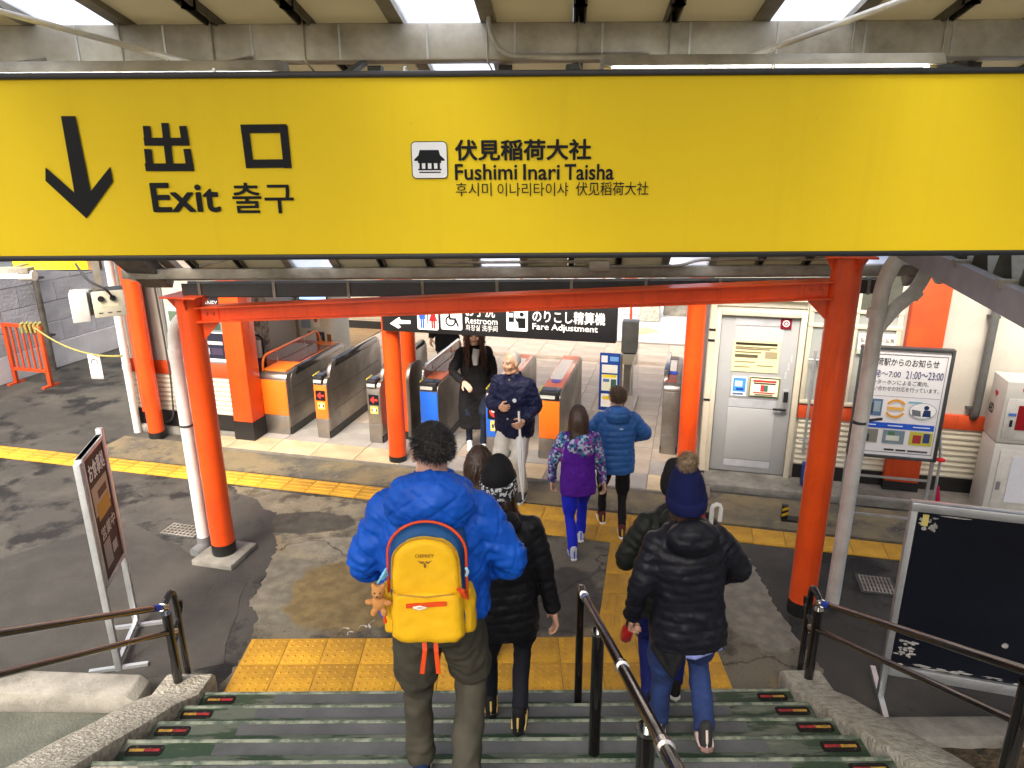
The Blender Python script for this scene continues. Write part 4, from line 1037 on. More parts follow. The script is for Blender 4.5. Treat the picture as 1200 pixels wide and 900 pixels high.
# ---------------------------------------------------------------- station building, right of the gates
TR = 1.5
RW = bthing("station_office", "cream station office with grey steel door beside the notice board", "building", 0, 0)
zt = .08
MB().box(1.86, 1.935, TR, 5.6, zt, 3.1).build("side_wall", M_cream_wall, RW)
MB().box(2.86, 6.6, TR + .03, TR + .16, zt, 3.2).build("wall", M_cream_wall, RW)
MB().box(1.86, 2.86, TR + .03, TR + .16, 2.02, 3.2).build("wall", M_cream_wall, RW)
MB().box(1.935, 6.6, 1.10, TR + .16, -.02, zt).build("plinth", M_concrete, RW, bevel=.01)
MB().box(2.90, 6.6, TR - .0, TR + .03, .24 - .2, .24).build("black_base", M_blackbase, RW)
# door
fr = MB(); fr.box(1.935, 1.985, TR - .06, TR + .10, zt, 2.0); fr.box(2.80, 2.86, TR - .06, TR + .10, zt, 2.0); fr.box(1.985, 2.80, TR - .06, TR + .10, 1.93, 2.0)
fr.build("door_frame", M_cream, RW, bevel=.006)
MB().box(1.87, 1.934, TR - .05, TR + .05, zt, 2.9).build("corner_trim", M_cream, RW)
for z in (1.76, 1.64, .95): MB().box(1.862, 1.932, TR - .056, TR - .048, z - .012, z + .012).build("strap", M_blackbase, RW)
dr = MB().box(1.99, 2.795, TR - .01, TR + .03, zt + .015, 1.925).build("door", M_greydoor, RW, bevel=.003)
for (a, b, c_, d_) in ((2.14, 2.64, zt + .17, .87), (2.14, 2.64, .99, 1.80)):
    MB().box(a, b, TR - .018, TR - .008, c_, d_).build("door_panel", mat("door_panel_paint", (.40, .41, .405), rough=.35, var=.05, scale=1.2), dr, bevel=.004)
for (c_, d_) in ((.88, .98), (1.82, 1.90), (zt + .08, zt + .16)):
    MB().box(2.14, 2.64, TR - .016, TR - .009, c_, d_).build("door_rail", mat("pale_blue_grey", (.44, .46, .48), rough=.4), dr)
MB().box(2.70, 2.765, TR - .04, TR - .009, .86, 1.12).build("lock_plate", M_alu, dr, bevel=.004); MB().box(2.708, 2.757, TR - .046, TR - .039, .98, 1.10).build("keypad", M_blackplastic, dr)
MB().bar((2.61, TR - .06, .895), (2.745, TR - .06, .895), .022, .018).bar((2.735, TR - .06, .895), (2.735, TR - .03, .895), .02, .018).build("door_handle", M_blackplastic, dr)
for k, z in enumerate((1.30, 1.40, 1.49)): lettering("立入禁止", (2.70 + .022 * k, z - .06, 2.716 + .022 * k, z + .03), TR - .013, M_print_white, dr, 0, "door_lettering")
def rposter(label, s, z0, z1, w, bg, rects, texts=(), t=TR - .022): return poster(label, s, t, z0, z1, w, bg, rects, texts)
rposter("yellowed paper notice with black headline on the grey door", 2.375, 1.30, 1.66, .49, (214, 206, 160), [(.06, .84, .94, .92, (50, 46, 36)), (.06, .70, .80, .74, (120, 110, 84)), (.06, .60, .62, .64, (120, 110, 84)), (.7, .45, .96, .66, (150, 140, 110)), (.06, .45, .55, .55, (90, 84, 66)), (.06, .30, .5, .33, (130, 120, 92)), (.06, .14, .4, .17, (130, 120, 92)), (.55, .2, .9, .23, (130, 120, 92)), (.06, .76, .94, .79, (110, 100, 76))])
rposter("small blue notice on the grey door beside the patterned one", 2.235, 1.015, 1.235, .16, (226, 234, 240), [(.08, .22, .92, .95, (70, 140, 210)), (.2, .5, .7, .8, (190, 220, 240)), (.3, .3, .8, .42, (30, 70, 150)), (.1, .06, .8, .16, (90, 110, 140))])
pr_ = rposter("white notice with yellow checked border and red figure on the door", 2.50, 1.015, 1.245, .32, (240, 236, 205), [(.02, .0, .98, .07, (60, 70, 40)), (.02, .93, .98, 1, (60, 70, 40)), (.0, .0, .05, 1, (120, 120, 50)), (.95, .0, 1, 1, (120, 120, 50)), (.12, .76, .88, .86, (170, 50, 40)), (.14, .66, .86, .73, (70, 60, 50)), (.38, .3, .5, .62, (190, 60, 70)), (.5, .3, .62, .62, (60, 110, 90)), (.14, .2, .86, .26, (170, 60, 50)), (.2, .1, .8, .16, (120, 110, 80))])
p_ = rposter("dark red square sticker with white ring at the top of the door", 2.655, 1.80, 1.91, .11, (110, 16, 30), [])
poly_print(ring(0, .06, .036, .011, 0, 2*pi, 20) + [disc(0, .06, .012, 12)], -.008, M_print_white, p_, "ring_symbol")
# window bay with grab rails, cream frames
wb = bthing("office_window", "cream framed office window with notice behind the notice board", "window", 0, TR)
MB().box(2.90, 3.78, -.012, .028, 1.02, 2.62).build("glass", mat("window_glass", (.34, .36, .34), rough=.12, c2=(.28, .30, .28), scale=.8, coat=.4), wb)
fr = MB()
for x in (2.90, 3.34, 3.76): fr.box(x - .025, x + .025, -.03, .03, 1.0, 2.64)
for z in (1.0, 1.86, 2.02, 2.62): fr.box(2.88, 3.79, -.035, .025, z - .02, z + .02)
fr.build("frame", M_cream, wb, bevel=.004)
MB().box(3.36, 3.74, -.024, -.014, 2.05, 2.58).build("dark_pane", mat("dark_pane", (.09, .095, .075), rough=.15, coat=.4), wb)
nt_ = rposter("white camera notice with red bar in the office window", 3.56, 1.58, 1.80, .36, (232, 232, 222), [(.08, .30, .92, .44, (190, 26, 30)), (.0, .0, .62, .22, (170, 180, 165))], [("監視カメラ設置", .05, .60, .95, .82, (40, 40, 40))], t=TR - .045)
siding(RW, 2.90, 6.6, TR + .03, .24, .80, 9)
MB().box(2.88, 6.6, TR - .012, TR + .03, .802, .96).build("band", M_orange_dull, RW, bevel=.004)
MB().box(3.83, 4.17, TR - .10, TR + .03, .18, 3.2).build("wall_post", M_orange_dull, RW, bevel=.01)
MB().box(3.825, 4.175, TR - .105, TR + .03, zt, .182).build("wall_post_foot", M_blackbase, RW)
MB().tube(fillet([(4.60, TR - .05, 3.0), (4.60, TR - .05, 1.0), (4.60, TR - .01, .95), (4.60, TR + .06, .95)], .04), .04, 14).build("drain_pipe", mat("dark_pipe", (.10, .105, .10), rough=.5), RW)
MB().box(4.55, 4.65, TR - .06, TR + .03, 2.02, 2.04).build("pipe_clamp", M_darkgrey, RW); MB().box(4.52, 4.60, TR - .05, TR + .03, 1.04, 1.06).build("pipe_clamp", M_darkgrey, RW)
MB().box(1.9, 2.86, TR - .03, TR + .03, 2.10, 2.22).build("lintel", M_cream, RW); MB().box(1.9, 2.86, TR - .10, TR + .02, 2.24, 2.28).build("cornice", M_cream, RW)
gr = bthing("grab_rail", "pair of vertical steel rails beside the grey door", "rail", 2.97, TR - .1, zt)
for x in (0.0, .09): MB().tube([(x, 0, .35), (x, 0, 1.52)], .014, 10).build("bar", M_alu, gr)
for z in (.5, 1.42): MB().tube([(-.06, .0, z), (.15, 0, z)], .010, 8).build("cross_bar", M_alu, gr); MB().tube([(.045, 0, z), (.045, .10, z)], .01, 8).build("wall_stay", M_alu, gr)
um = bthing("folded_umbrella", "green and blue folded umbrella propped beside the door rail", "umbrella", 3.08, TR - .14, zt)
MB().tube([(0, 0, .38), (0, 0, .60), (.01, .02, .86)], [.012, .05, .022], 10).build("canopy", flat((60, 140, 60)), um); MB().tube([(.01, .0, .72), (.012, .02, .95)], [.03, .015], 10).build("blue_fold", flat((40, 70, 190)), um)
MB().tube([(0, 0, 0), (0, 0, .4)], .008, 8).build("tip", M_blackplastic, um)
bx_ = bthing("blue_crate", "small blue box on the step beside the door", "box", 3.03, TR - .18, zt); MB().box(-.06, .06, -.06, .06, 0, .26).build("body", flat((40, 62, 120)), bx_, bevel=.008); MB().box(-.045, .045, -.064, -.058, .08, .2).build("label_sheet", flat((150, 150, 160)), bx_)

# notice board on a steel stand
TN = 1.05
nb = bthing("notice_board", "white station notice board with opening hours on a steel stand", "notice board", 3.76, TN, 0)
w_, zb0, zb1 = .78, .62, 1.74
MB().box(-w_/2, w_/2, 0, .05, zb0, zb1).build("panel", mat("notice_white", (.80, .80, .80), rough=.35, var=.02), nb)
mb = MB()
for a in ((-w_/2 - .03, -w_/2, zb0 - .03, zb1 + .03), (w_/2, w_/2 + .03, zb0 - .03, zb1 + .03), (-w_/2, w_/2, zb0 - .03, zb0), (-w_/2, w_/2, zb1, zb1 + .03)): mb.box(a[0], a[1], -.02, .06, a[2], a[3])
mb.build("frame", M_darkgrey, nb, bevel=.004)
for x in (-w_/2 - .015, w_/2 + .015):
    MB().bar((x, .03, 0), (x, .03, zb0 - .02), .03, .03).build("leg", M_alu, nb); MB().bar((x, -.22, .015), (x, .28, .015), .03, .03).build("foot", M_alu, nb)
for z in (.12, .36): MB().bar((-w_/2, .03, z), (w_/2, .03, z), .02, .02).build("cross_bar", M_alu, nb)
MB().bar((-w_/2, -.2, .02), (w_/2, -.2, .02), .03, .03).build("cross_bar", M_alu, nb)
dn = -.004
def N(a, b, c_, d_): return (-w_/2 + a * w_, zb0 + b * (zb1 - zb0), -w_/2 + c_ * w_, zb0 + d_ * (zb1 - zb0))
lettering("稲荷駅からのお知らせ", N(.08, .855, .88, .925), dn, M_print_black, nb, .006)
lettering("始発～7:00", N(.06, .745, .46, .815), dn, flat((60, 70, 120)), nb, .004); lettering("21:00～23:00", N(.52, .745, .95, .815), dn, flat((60, 70, 120)), nb, .004)
lettering("インターホンによるご案内、", N(.08, .68, .80, .725), dn, M_print_black, nb); lettering("お問い合わせの対応を行っています。", N(.06, .62, .93, .665), dn, M_print_black, nb)
prints([N(.04, .955, .97, .96) + ((60, 66, 80),), N(.965, .03, .97, .96) + ((60, 66, 80),), N(.04, .03, .97, .035) + ((60, 66, 80),), N(.04, .03, .045, .96) + ((60, 66, 80),),
        N(.05, .57, .95, .573) + ((90, 100, 120),), N(.08, .38, .30, .54) + ((90, 120, 150),), N(.10, .40, .2, .5) + ((60, 70, 90),), N(.2, .42, .28, .52) + ((150, 170, 180),),
        N(.60, .52, .76, .535) + ((120, 180, 200),), N(.05, .265, .95, .32) + ((40, 90, 200),), N(.05, .12, .30, .25) + ((130, 130, 120),), N(.36, .12, .62, .25) + ((120, 140, 150),), N(.68, .12, .95, .25) + ((190, 185, 70),),
        N(.10, .13, .2, .2) + ((70, 70, 80),), N(.4, .15, .56, .2) + ((210, 215, 200),), N(.42, .2, .5, .24) + ((80, 120, 90),), N(.72, .14, .82, .22) + ((160, 60, 60),), N(.84, .15, .92, .24) + ((60, 70, 120),),
        N(.05, .05, .16, .075) + ((190, 40, 60),), N(.40, .052, .52, .07) + ((60, 60, 60),), N(.54, .052, .66, .07) + ((60, 60, 60),), N(.68, .052, .92, .07) + ((80, 80, 80),),
        N(.36, .445, .56, .475) + ((230, 180, 90),), N(.08, .29, .26, .30) + ((220, 230, 245),), N(.4, .29, .58, .30) + ((220, 230, 245),), N(.7, .29, .9, .30) + ((220, 230, 245),)], dn, nb)
c = N(.46, .46, .46, .46); [poly_print(ring(c[0], c[1], .10, .022, radians(a_), radians(a_ + 120)), dn - .010, flat((225, 160, 50)), nb, "cycle_arrow") for a_ in (30, 210)]
c = N(.78, .455, .78, .455); poly_print([disc(c[0], c[1], .125, 20, .085)], dn - .010, flat((120, 150, 170)), nb, "figure_oval"); poly_print([disc(c[0], c[1], .12, 20, .08)], dn - .011, M_print_white, nb, "figure_ground")
poly_print([disc(c[0] + .03, c[1] + .035, .024, 14), [(c[0] + .0, c[1] - .06), (c[0] + .08, c[1] - .06), (c[0] + .07, c[1] + .01), (c[0] + .01, c[1] + .01)]], dn - .012, flat((40, 60, 100)), nb, "figure")
poly_print([[(c[0] - .09, c[1] - .055), (c[0] - .01, c[1] - .06), (c[0] - .02, c[1] + .0), (c[0] - .10, c[1] + .01)]], dn - .012, flat((110, 115, 120)), nb, "laptop")

# crutch-like stick with red grip beside the board, white cabinet with heart emblem
stk = bthing("stick", "white stick with red strap leaning beside the notice board", "stick", 4.22, 1.02, 0)
MB().tube([(.0, 0, 0), (0, 0.02, .62), (-.05, .05, .98)], .014, 8).build("shaft", M_alu, stk); MB().lathe([(.01, .0), (.045, .015), (.045, .03), (.01, .045)], (0, .02, .60), 12).build("red_grip", flat((190, 30, 36)), stk)
MB().tube([(.02, 0, .34), (.035, -.01, .2), (.05, -.01, .1)], [.008, .022, .012], 8).build("red_strap", flat((180, 24, 70)), stk)
ct = thing("traffic_marker", "yellow and black striped marker behind the post next to the blackboard", "marker", on_z(934, 612), -YAW)
MB().box(-.16, .16, -.05, .05, 0, .04).build("base", M_blackbase, ct)
for x in (-.13, .13):
    MB().box(x - .03, x + .03, -.03, .03, .03, .18).build("upright", M_blackbase, ct)
    for k in range(2): MB().prism([(x - .031, .06 + .06*k), (x + .031, .09 + .06*k), (x + .031, .12 + .06*k), (x - .031, .09 + .06*k)], -.033, -.029, 'y').build("stripe", flat((200, 160, 40)), ct)
aed = bthing("defibrillator_cabinet", "white defibrillator cabinet with red heart and green lamp", "cabinet", 4.96, 1.10, 0)
M_aw = mat("aed_white", (.58, .57, .51), rough=.4, c2=(.50, .49, .44), scale=2)
MB().box(-.30, .30, -.10, .26, .0, .86).build("lower_body", M_aw, aed, bevel=.012); MB().box(-.30, .30, -.10, .26, .872, 1.50).build("upper_body", M_aw, aed, bevel=.012)
MB().box(-.24, .26, -.112, -.098, .06, .80).build("lower_door", mat("aed_door", (.62, .61, .55), rough=.35), aed, bevel=.004); MB().box(-.13, .20, -.118, -.111, .25, .74).build("pale_panel", flat((210, 212, 216)), aed)
MB().box(-.22, -.19, -.122, -.111, .38, .46).build("latch", M_greyframe, aed)
MB().box(-.27, .28, -.112, -.098, .92, 1.33).build("upper_door", mat("aed_door", (.74, .73, .68)), aed, bevel=.004)
MB().box(-.17, .26, -.118, -.111, 1.02, 1.27).build("red_window", flat((140, 20, 26)), aed); prints([(-.04, 1.05, .03, 1.13, (225, 190, 190)), (.10, 1.06, .2, 1.2, (220, 220, 220)), (-.08, .985, .06, 1.0, (120, 116, 110)), (-.25, 1.16, -.18, 1.19, (80, 120, 190)), (-.225, 1.05, -.20, 1.12, (30, 30, 30))], -.1195, aed)
def heart(cx, cz, r):
    return [(cx + r * 16 * sin(a) ** 3 / 16, cz + r * (13 * cos(a) - 5 * cos(2*a) - 2 * cos(3*a) - cos(4*a)) / 16) for a in [2*pi*i/28 for i in range(28)]]
poly_print([heart(-.115, 1.415, .05)], -.104, flat((200, 40, 36)), aed, "heart_symbol"); poly_print([[(-.115, 1.44), (-.10, 1.44), (-.11, 1.415), (-.095, 1.415), (-.123, 1.375), (-.115, 1.405), (-.13, 1.405)]], -.106, flat((240, 190, 60)), aed, "bolt_symbol")
lettering("AED", (-.05, 1.385, .15, 1.45), -.104, M_print_black, aed, .03); lettering("注意", (-.08, 1.285, .0, 1.315), -.114, M_print_black, aed)
MB().lathe([(.07, 0), (.07, .02), (.062, .07), (.04, .11), (.01, .125)], (.0, .05, 1.505), 20).build("green_lamp", mat("green_lamp", (.004, .035, .012), rough=.12, coat=.8), aed)
hp = aed; poly_print([heart(0, 0, .04)], 0, flat((180, 50, 40)), aed, "side_heart", Matrix.Translation((-.302, .1, 1.32)) @ Matrix.Rotation(-pi/2, 4, 'Z')); lettering("AED", (-.1, 1.1, .02, 1.2), 0, M_print_black, aed, .02, "side_lettering", Matrix.Translation((-.302, .12, 0)) @ Matrix.Rotation(-pi/2, 4, 'Z'))

# ---------------------------------------------------------------- neighbouring platform roof, folded metal sheet with gutter
FA = on_z(1060, 298, 2.9); FB = on_z(1200, 385, 2.9)
fr_ = thing("platform_roof", "folded metal platform roof with pale grey gutter on the blackboard side", "roof", (FB.x, FB.y, 2.9), -YAW)
MB().prism([(.0, .0), (.015, .0), (.015, .12), (.06, .125), (.06, .14), (.0, .14)], -2.6, 2.9, 'y').build("gutter", mat("pale_grey_metal", (.30, .30, .33), rough=.5, var=.08), fr_)
gx = fr_.children[0]
for y in (-1.6, -.95, -.3, .35, 1.0, 1.6, 2.3): MB().box(-.012, .07, y - .025, y + .025, .115, .155).build("gutter_strap", M_galv, gx)
M_fold = mat("galv_fold", (.36, .365, .34), rough=.5, metal=.3, c2=(.18, .18, .16), scale=4)
y = -2.6
while y < 2.8:
    mb = MB(); yy = [y, y + .03, y + .13, y + .16, y + .28, y + .32]; zz = [.30, .30, .09, .09, .30, .30]
    P = []
    for x in (.09, 3.4): P += [(x, a, b + (x - .09) * -.01) for a, b in zip(yy, zz)]
    mb.add(P, [(i, i + 1, i + 7, i + 6) for i in range(5)])
    me = mb.mesh("roof_fold"); o = link("roof_fold", me, M_fold, fr_); sm = o.modifiers.new("t", 'SOLIDIFY'); sm.thickness = .006
    y += .32
MB().box(.075, 3.4, -2.6, 2.85, .03, .075).build("roof_frame", M_darkgrey, fr_)
# ---------------------------------------------------------------- handrails
def stair_z(y): return max(0.0, (NOSE0 - y) / STEP_D * STEP_R + STEP_R) if y < NOSE0 else 0.0
def side_rail(name, label, x, sgn, up0, up1, lo0, lo1, ends, posts_y, plate_t):
    """two pipes from the foot of the stairs to the upper landing; pts are (y,z) pairs"""
    t = thing(name, label, "handrail", (x, up0[0], 0), 0, "side handrails of the stairs")
    def P(y, z, dx=0.0): return Vector((dx, y - up0[0], z))
    k = (up1[1] - up0[1]) / (up1[0] - up0[0]); k2 = (lo1[1] - lo0[1]) / (lo1[0] - lo0[0])
    ye = .2
    u_end = P(ye, up0[1] + k * (ye - up0[0])); l_end = P(ye, lo0[1] + k2 * (ye - lo0[0]))
    MB().tube([u_end, P(*up0)], .021, 14).build("upper_pipe", M_railpipe, t)
    MB().tube([l_end, P(*lo0)], .018, 14).build("lower_pipe", M_railpipe, t)
    # return bends at the foot: upper pipe drops down to the kerb, lower one loops back to the post
    e = sgn * -.0
    ub = [P(*up0), P(up0[0] + .05, up0[1] + .02), P(up0[0] + .14, up0[1] + .04), P(up0[0] + .16, up0[1] - .1), P(up0[0] + .16, .14)]
    MB().tube(fillet(ub, .06, 6), .021, 14).build("end_bend", M_rail, t)
    lb_ = [P(*lo0), P(lo0[0] + .08, lo0[1] + .03), P(lo0[0] + .155, lo0[1] + .08), P(lo0[0] + .16, up0[1] - .10)]
    MB().tube(fillet(lb_, .05, 6), .016, 12).build("loop_bend", M_rail, t)
    MB().tube(fillet([P(lo0[0] + .01, lo0[1] + .0), P(lo0[0] + .06, lo0[1] - .07), P(lo0[0] - .03, lo0[1] - .10), P(lo0[0] - .04, lo0[1] - .02)], .03, 5), .009, 8).build("hook", M_rail, t)
    for (y, z) in (up0, lo0):
        kk = k if (y, z) == up0 else k2
        d = Vector((0, 1, kk)).normalized(); c = P(y, z); MB().tube([c - d * .03, c + d * .03], .026, 14).build("joint_collar", M_chrome, t)
    for i, y in enumerate(posts_y):
        zt_ = up0[1] + k * (y - up0[0]) - .03; zb_0 = (.15 if y > NOSE0 - .3 else stair_z(y) + .02)
        MB().tube([P(y, zb_0 - .03), P(y, zt_ - .03)], .031, 16).build("post", M_rail, t)
        MB().tube([P(y, zt_ - .035), P(y, zt_ - .02)], .034, 16).build("post_cap", M_rail, t); MB().tube([P(y, zt_ - .03), P(y, zt_ + .03)], .010, 8).build("saddle", M_chrome, t)
    d = Vector((0, 1, k)).normalized(); c = P(up0[0], up0[1]) - d * .05
    pl_ = MB().tube([c - d * .10, c - d * .01], .0225, 14, caps=False).build("braille_plate", flat((40, 80, 200)), t)
    return t
UL0 = on_x(197, 703, -2.30); UL1 = on_x(0, 742, -2.30); LL0 = on_x(222, 737, -2.26); LL1 = on_x(0, 790, -2.26)
UL0 = (4.08, .86); u1 = on_x(0, 742, -2.30); LL0 = (4.10, .60); l1 = on_x(0, 790, -2.30)
side_rail("stair_handrail", "black double pipe handrail on the kerb beside the food poster board", -2.30, 1, (4.10, .80), (u1.y, u1.z), (4.16, .565), (l1.y, l1.z), ends=None, posts_y=(4.12, 2.3, .6), plate_t=.1)
u1 = on_x(1200, 785, 2.02); l1 = on_x(1200, 850, 2.02)
side_rail("stair_handrail", "black double pipe handrail on the kerb in front of the blackboard", 2.02, -1, (4.10, .80), (u1.y, u1.z), (4.16, .565), (l1.y, l1.z), ends=None, posts_y=(4.12, 2.35, .6), plate_t=.1)
# centre rail
CX = .42
cr = thing("stair_handrail", "single black handrail running down the middle of the stairs", "handrail", (CX, 3.85, 0), 0)
def CP(y, z): return Vector((0, y - 3.85, z))
A0 = (3.78, 1.10); A1 = (1.55, 2.09); kk = (A1[1] - A0[1]) / (A1[0] - A0[0])
def cz(y): return A0[1] + kk * (y - A0[0])
MB().tube([CP(.1, cz(.1)), CP(*A0)], .022, 16).build("pipe", M_railpipe, cr)
MB().tube(fillet([CP(*A0), CP(3.86, cz(3.86) + .01), CP(3.90, cz(3.9) + .02), CP(3.905, 1.0), CP(3.905, .16)], .05, 6), .026, 16).build("end_bend", M_rail, cr)
for y in (3.74, 2.35, 1.62): 
    d = Vector((0, 1, kk)).normalized(); c = CP(y, cz(y)); MB().tube([c - d * .02, c + d * .02], .0275, 16).build("joint_collar", M_chrome, cr)
for y in (3.05, 1.85, .7):
    MB().tube([CP(y, stair_z(y) - .2), CP(y, cz(y) - .06)], .031, 18).build("post", M_rail, cr)
    MB().tube([CP(y, cz(y) - .062), CP(y, cz(y) - .045)], .034, 18).build("post_cap", M_chrome, cr); MB().tube([CP(y, cz(y) - .05), CP(y, cz(y) + .0)], .012, 10).build("saddle", M_chrome, cr)
d = Vector((0, 1, kk)).normalized(); c = CP(3.66, cz(3.66)); MB().tube([c - d * .07, c + d * .02], .0235, 16, caps=False).build("braille_plate", flat((150, 165, 215)), cr)

# ---------------------------------------------------------------- standing boards
# edge-on poster board at the left
A = on_z(140, 785); Bp = on_z(161, 735); dirb = (Bp - A); Lw = dirb.length; rz = atan2(dirb.y, dirb.x)
pb = thing("poster_board", "aluminium poster board with food photo beside the handrail", "sign board", A, rz)
for x in (0, Lw): MB().box(x - .022, x + .022, -.022, .022, 0, 1.66 + (.06 if x else 0)).build("post", M_alu, pb, bevel=.004)
for x in (0, Lw): MB().bar((x, -.20, .02), (x, .20, .02), .03, .025).build("foot", M_alu, pb)
MB().bar((.0, .0, .06), (Lw, 0, .06), .03, .03).build("foot_bar", M_alu, pb)
zb0, zb1 = .68, 1.68
MB().box(.024, Lw - .024, -.018, .018, zb0, zb1).build("panel", flat((52, 46, 42)), pb)
mb = MB()
for a in ((.022, .05, zb0, zb1), (Lw - .05, Lw - .022, zb0, zb1), (.05, Lw - .05, zb0, zb0 + .03), (.05, Lw - .05, zb1 - .03, zb1)): mb.box(a[0], a[1], -.028, .024, a[2], a[3])
mb.build("frame", M_alu, pb, bevel=.003)
W_ = Lw - .1
def PBx(a): return .05 + a * W_
prints([(PBx(0), zb1 - .045, PBx(1), zb1 - .032, (150, 40, 44)), (PBx(0), zb0 + .03, PBx(.03), zb1 - .03, (150, 40, 44)), (PBx(.97), zb0 + .03, PBx(1), zb1 - .03, (150, 40, 44)),
        (PBx(.1), 1.20, PBx(.9), 1.42, (188, 172, 150)), (PBx(.2), 1.15, PBx(.85), 1.28, (196, 150, 60)), (PBx(.35), 1.30, PBx(.8), 1.36, (90, 64, 40)), (PBx(.15), .78, PBx(.5), .98, (150, 150, 146)), (PBx(.55), .82, PBx(.8), .9, (170, 165, 160))], -.0195, pb)
lettering("お食事処", (PBx(.1), 1.46, PBx(.92), 1.60), -.0235, M_print_white, pb, .02); lettering("営業中", (PBx(.15), 1.0, PBx(.9), 1.10), -.0235, flat((220, 214, 200)), pb, .01)

# worn black board at the right
C0 = on_z(1068, 590, 1.5); C1 = on_z(1200, 605, 1.5); dv = (C1 - C0).normalized()
kb_ = thing("blackboard", "worn black notice board in an aluminium frame beside the handrail", "notice board", (C0.x, C0.y, 0), atan2(dv.y, dv.x))
Wb = 1.2
M_bb = mat("worn_black_board", (.0035, .005, .010), rough=.5, c2=(.006, .008, .014), scale=2, detail=8, spec=.15)
MB().box(.05, Wb - .05, -.008, .02, .30, 1.46).build("board", M_bb, kb_)
for x in (0.02, Wb - .02):
    MB().box(x - .02, x + .02, -.025, .03, .02, 1.50).build("upright", M_alu, kb_, bevel=.004)
    MB().bar((x, -.28, .02), (x, .30, .02), .035, .035).build("foot", M_alu, kb_)
MB().box(.0, Wb, -.03, .035, 1.46, 1.52).build("top_rail", M_alu, kb_, bevel=.005); MB().box(.04, Wb - .04, -.03, .035, .22, .298).build("bottom_rail", M_alu, kb_, bevel=.005)
r2 = random.Random(3); sc_ = MB()
M_scuff = mat("torn_paper", (.45, .44, .41), rough=.9, var=.2, scale=30)
def scuff(cx, cz, w, h):
    n = 11; P = [(cx + w * cos(2*pi*i/n) * r2.uniform(.4, 1), -.0095, cz + h * sin(2*pi*i/n) * r2.uniform(.4, 1)) for i in range(n)]
    o = MB().add(P, [tuple(range(n))]).build("paper_scrap", M_scuff, kb_, smooth=0)
for k in range(18): scuff(.11 + r2.uniform(-.05, .05), 1.37 + r2.uniform(-.05, .05), r2.uniform(.008, .03), r2.uniform(.006, .02))
scuff(.26, 1.44, .12, .008)
for k in range(24): scuff(.10 + r2.uniform(-.05, .07), .44 + r2.uniform(-.06, .06), r2.uniform(.008, .035), r2.uniform(.006, .018))
for k in range(26): scuff(r2.uniform(.1, 1.1), r2.uniform(.305, .33), r2.uniform(.02, .09), r2.uniform(.004, .012))
for k in range(1): scuff(r2.uniform(.45, 1.1), r2.uniform(.36, .8), r2.uniform(.008, .03), r2.uniform(.008, .03))
prints([(.075, 1.36, .11, 1.44, (206, 190, 110))], -.0105, kb_, "tape")

# ---------------------------------------------------------------- left yard: block wall, pipe, barrier, rope, sign, light, camera housing
w0 = on_z(0, 452); w1 = on_z(141, 407); dw = (w1 - w0).normalized(); w0 = w0 - dw * 6.2
lw = thing("block_wall", "grey concrete block retaining wall across the yard", "wall", w0, atan2(dw.y, dw.x))
M_block = mat("concrete_block", (.50, .505, .52), rough=.9, c2=(.36, .365, .38), rnd=.14, scale=2.2, bump=.7, bscale=18, bdist=.02, detail=8)
M_block2 = mat("concrete_block_pale", (.60, .60, .60), rough=.9, c2=(.48, .48, .49), scale=2.2, bump=.3, bscale=30, detail=8)
LWL = 15.0
MB().box(0, LWL, .06, .6, -.02, 4.2).build("core", mat("block_joint", (.42, .42, .43), rough=.95), lw)
bmesh_cache = {}
def block(w, h, m):
    k = (w, h, m.name)
    if k not in bmesh_cache:
        o = MB().box(0, w - .006, -.0, .08, 0, h - .006).build("wall_block", m, lw, bevel=.006, seg=1); bmesh_cache[k] = o.data; col.objects.unlink(o); bpy.data.objects.remove(o)
    return bmesh_cache[k]
nb_ = 0
for r in range(9):
    z = .0 if r == 0 else .45 + (r - 1) * .36
    h = .45 if r == 0 else .36; w = 1.8 if r == 0 else .72
    x = -(.36 if r % 2 else 0)
    while x < LWL:
        xx = max(0, x); o = bpy.data.objects.new("wall_block", block(w if xx == x else w - .36, h, M_block2 if r == 0 else M_block)); col.objects.link(o); o.parent = lw
        o.location = (xx, random.uniform(-.008, .008) - (.015 if r == 0 else 0), z); x += w
q = on_z(62, 433); vp = thing("wall_pipe", "dark vertical pipe on the block wall behind the orange barrier", "pipe", (q.x + .05, q.y - .05, 0)); MB().tube([(0, 0, 0), (0, 0, 3.9)], .05, 14).build("pipe", M_channel, vp)
for z in (.6, 1.6): MB().box(-.07, .07, -.02, .14, z, z + .03).build("bracket", M_darkgrey, vp)
b0 = on_z(18, 449); b1 = on_z(60, 453); db = (b1 - b0).normalized()
bf = thing("barrier", "orange painted steel barrier in front of the block wall", "barrier", b0, atan2(db.y, db.x))
wb_ = .74
for x in (0.03, wb_): MB().bar((x, 0, 0), (x, 0, 1.0), .07, .05).build("upright", M_orange_dull, bf, bevel=.004); MB().bar((x, -.15, .015), (x, .15, .015), .06, .03).build("foot", M_orange_dull, bf)
MB().bar((0.0, 0, 1.0), (wb_ + .03, 0, 1.0), .06, .05).build("top_rail", M_orange_dull, bf); MB().bar((.03, 0, .26), (wb_, 0, .26), .05, .045).build("bottom_rail", M_orange_dull, bf)
for i in range(5): x = .03 + (wb_ - .03) * (i + 1) / 6; MB().bar((x, 0, .26), (x, 0, .98), .03, .02).build("bar", M_orange_dull, bf)
M_rope = mat("yellow_rope", (.42, .37, .10), rough=.8, c2=(.20, .17, .05), scale=60)
r0 = b0 + db * .62 + Vector((0, 0, 1.0)); r1 = on_y(143, 417, P1.y - .1); rp_ = thing("rope", "yellow black rope sagging from the barrier to the downpipe", "rope", r0, 0)
pts = []
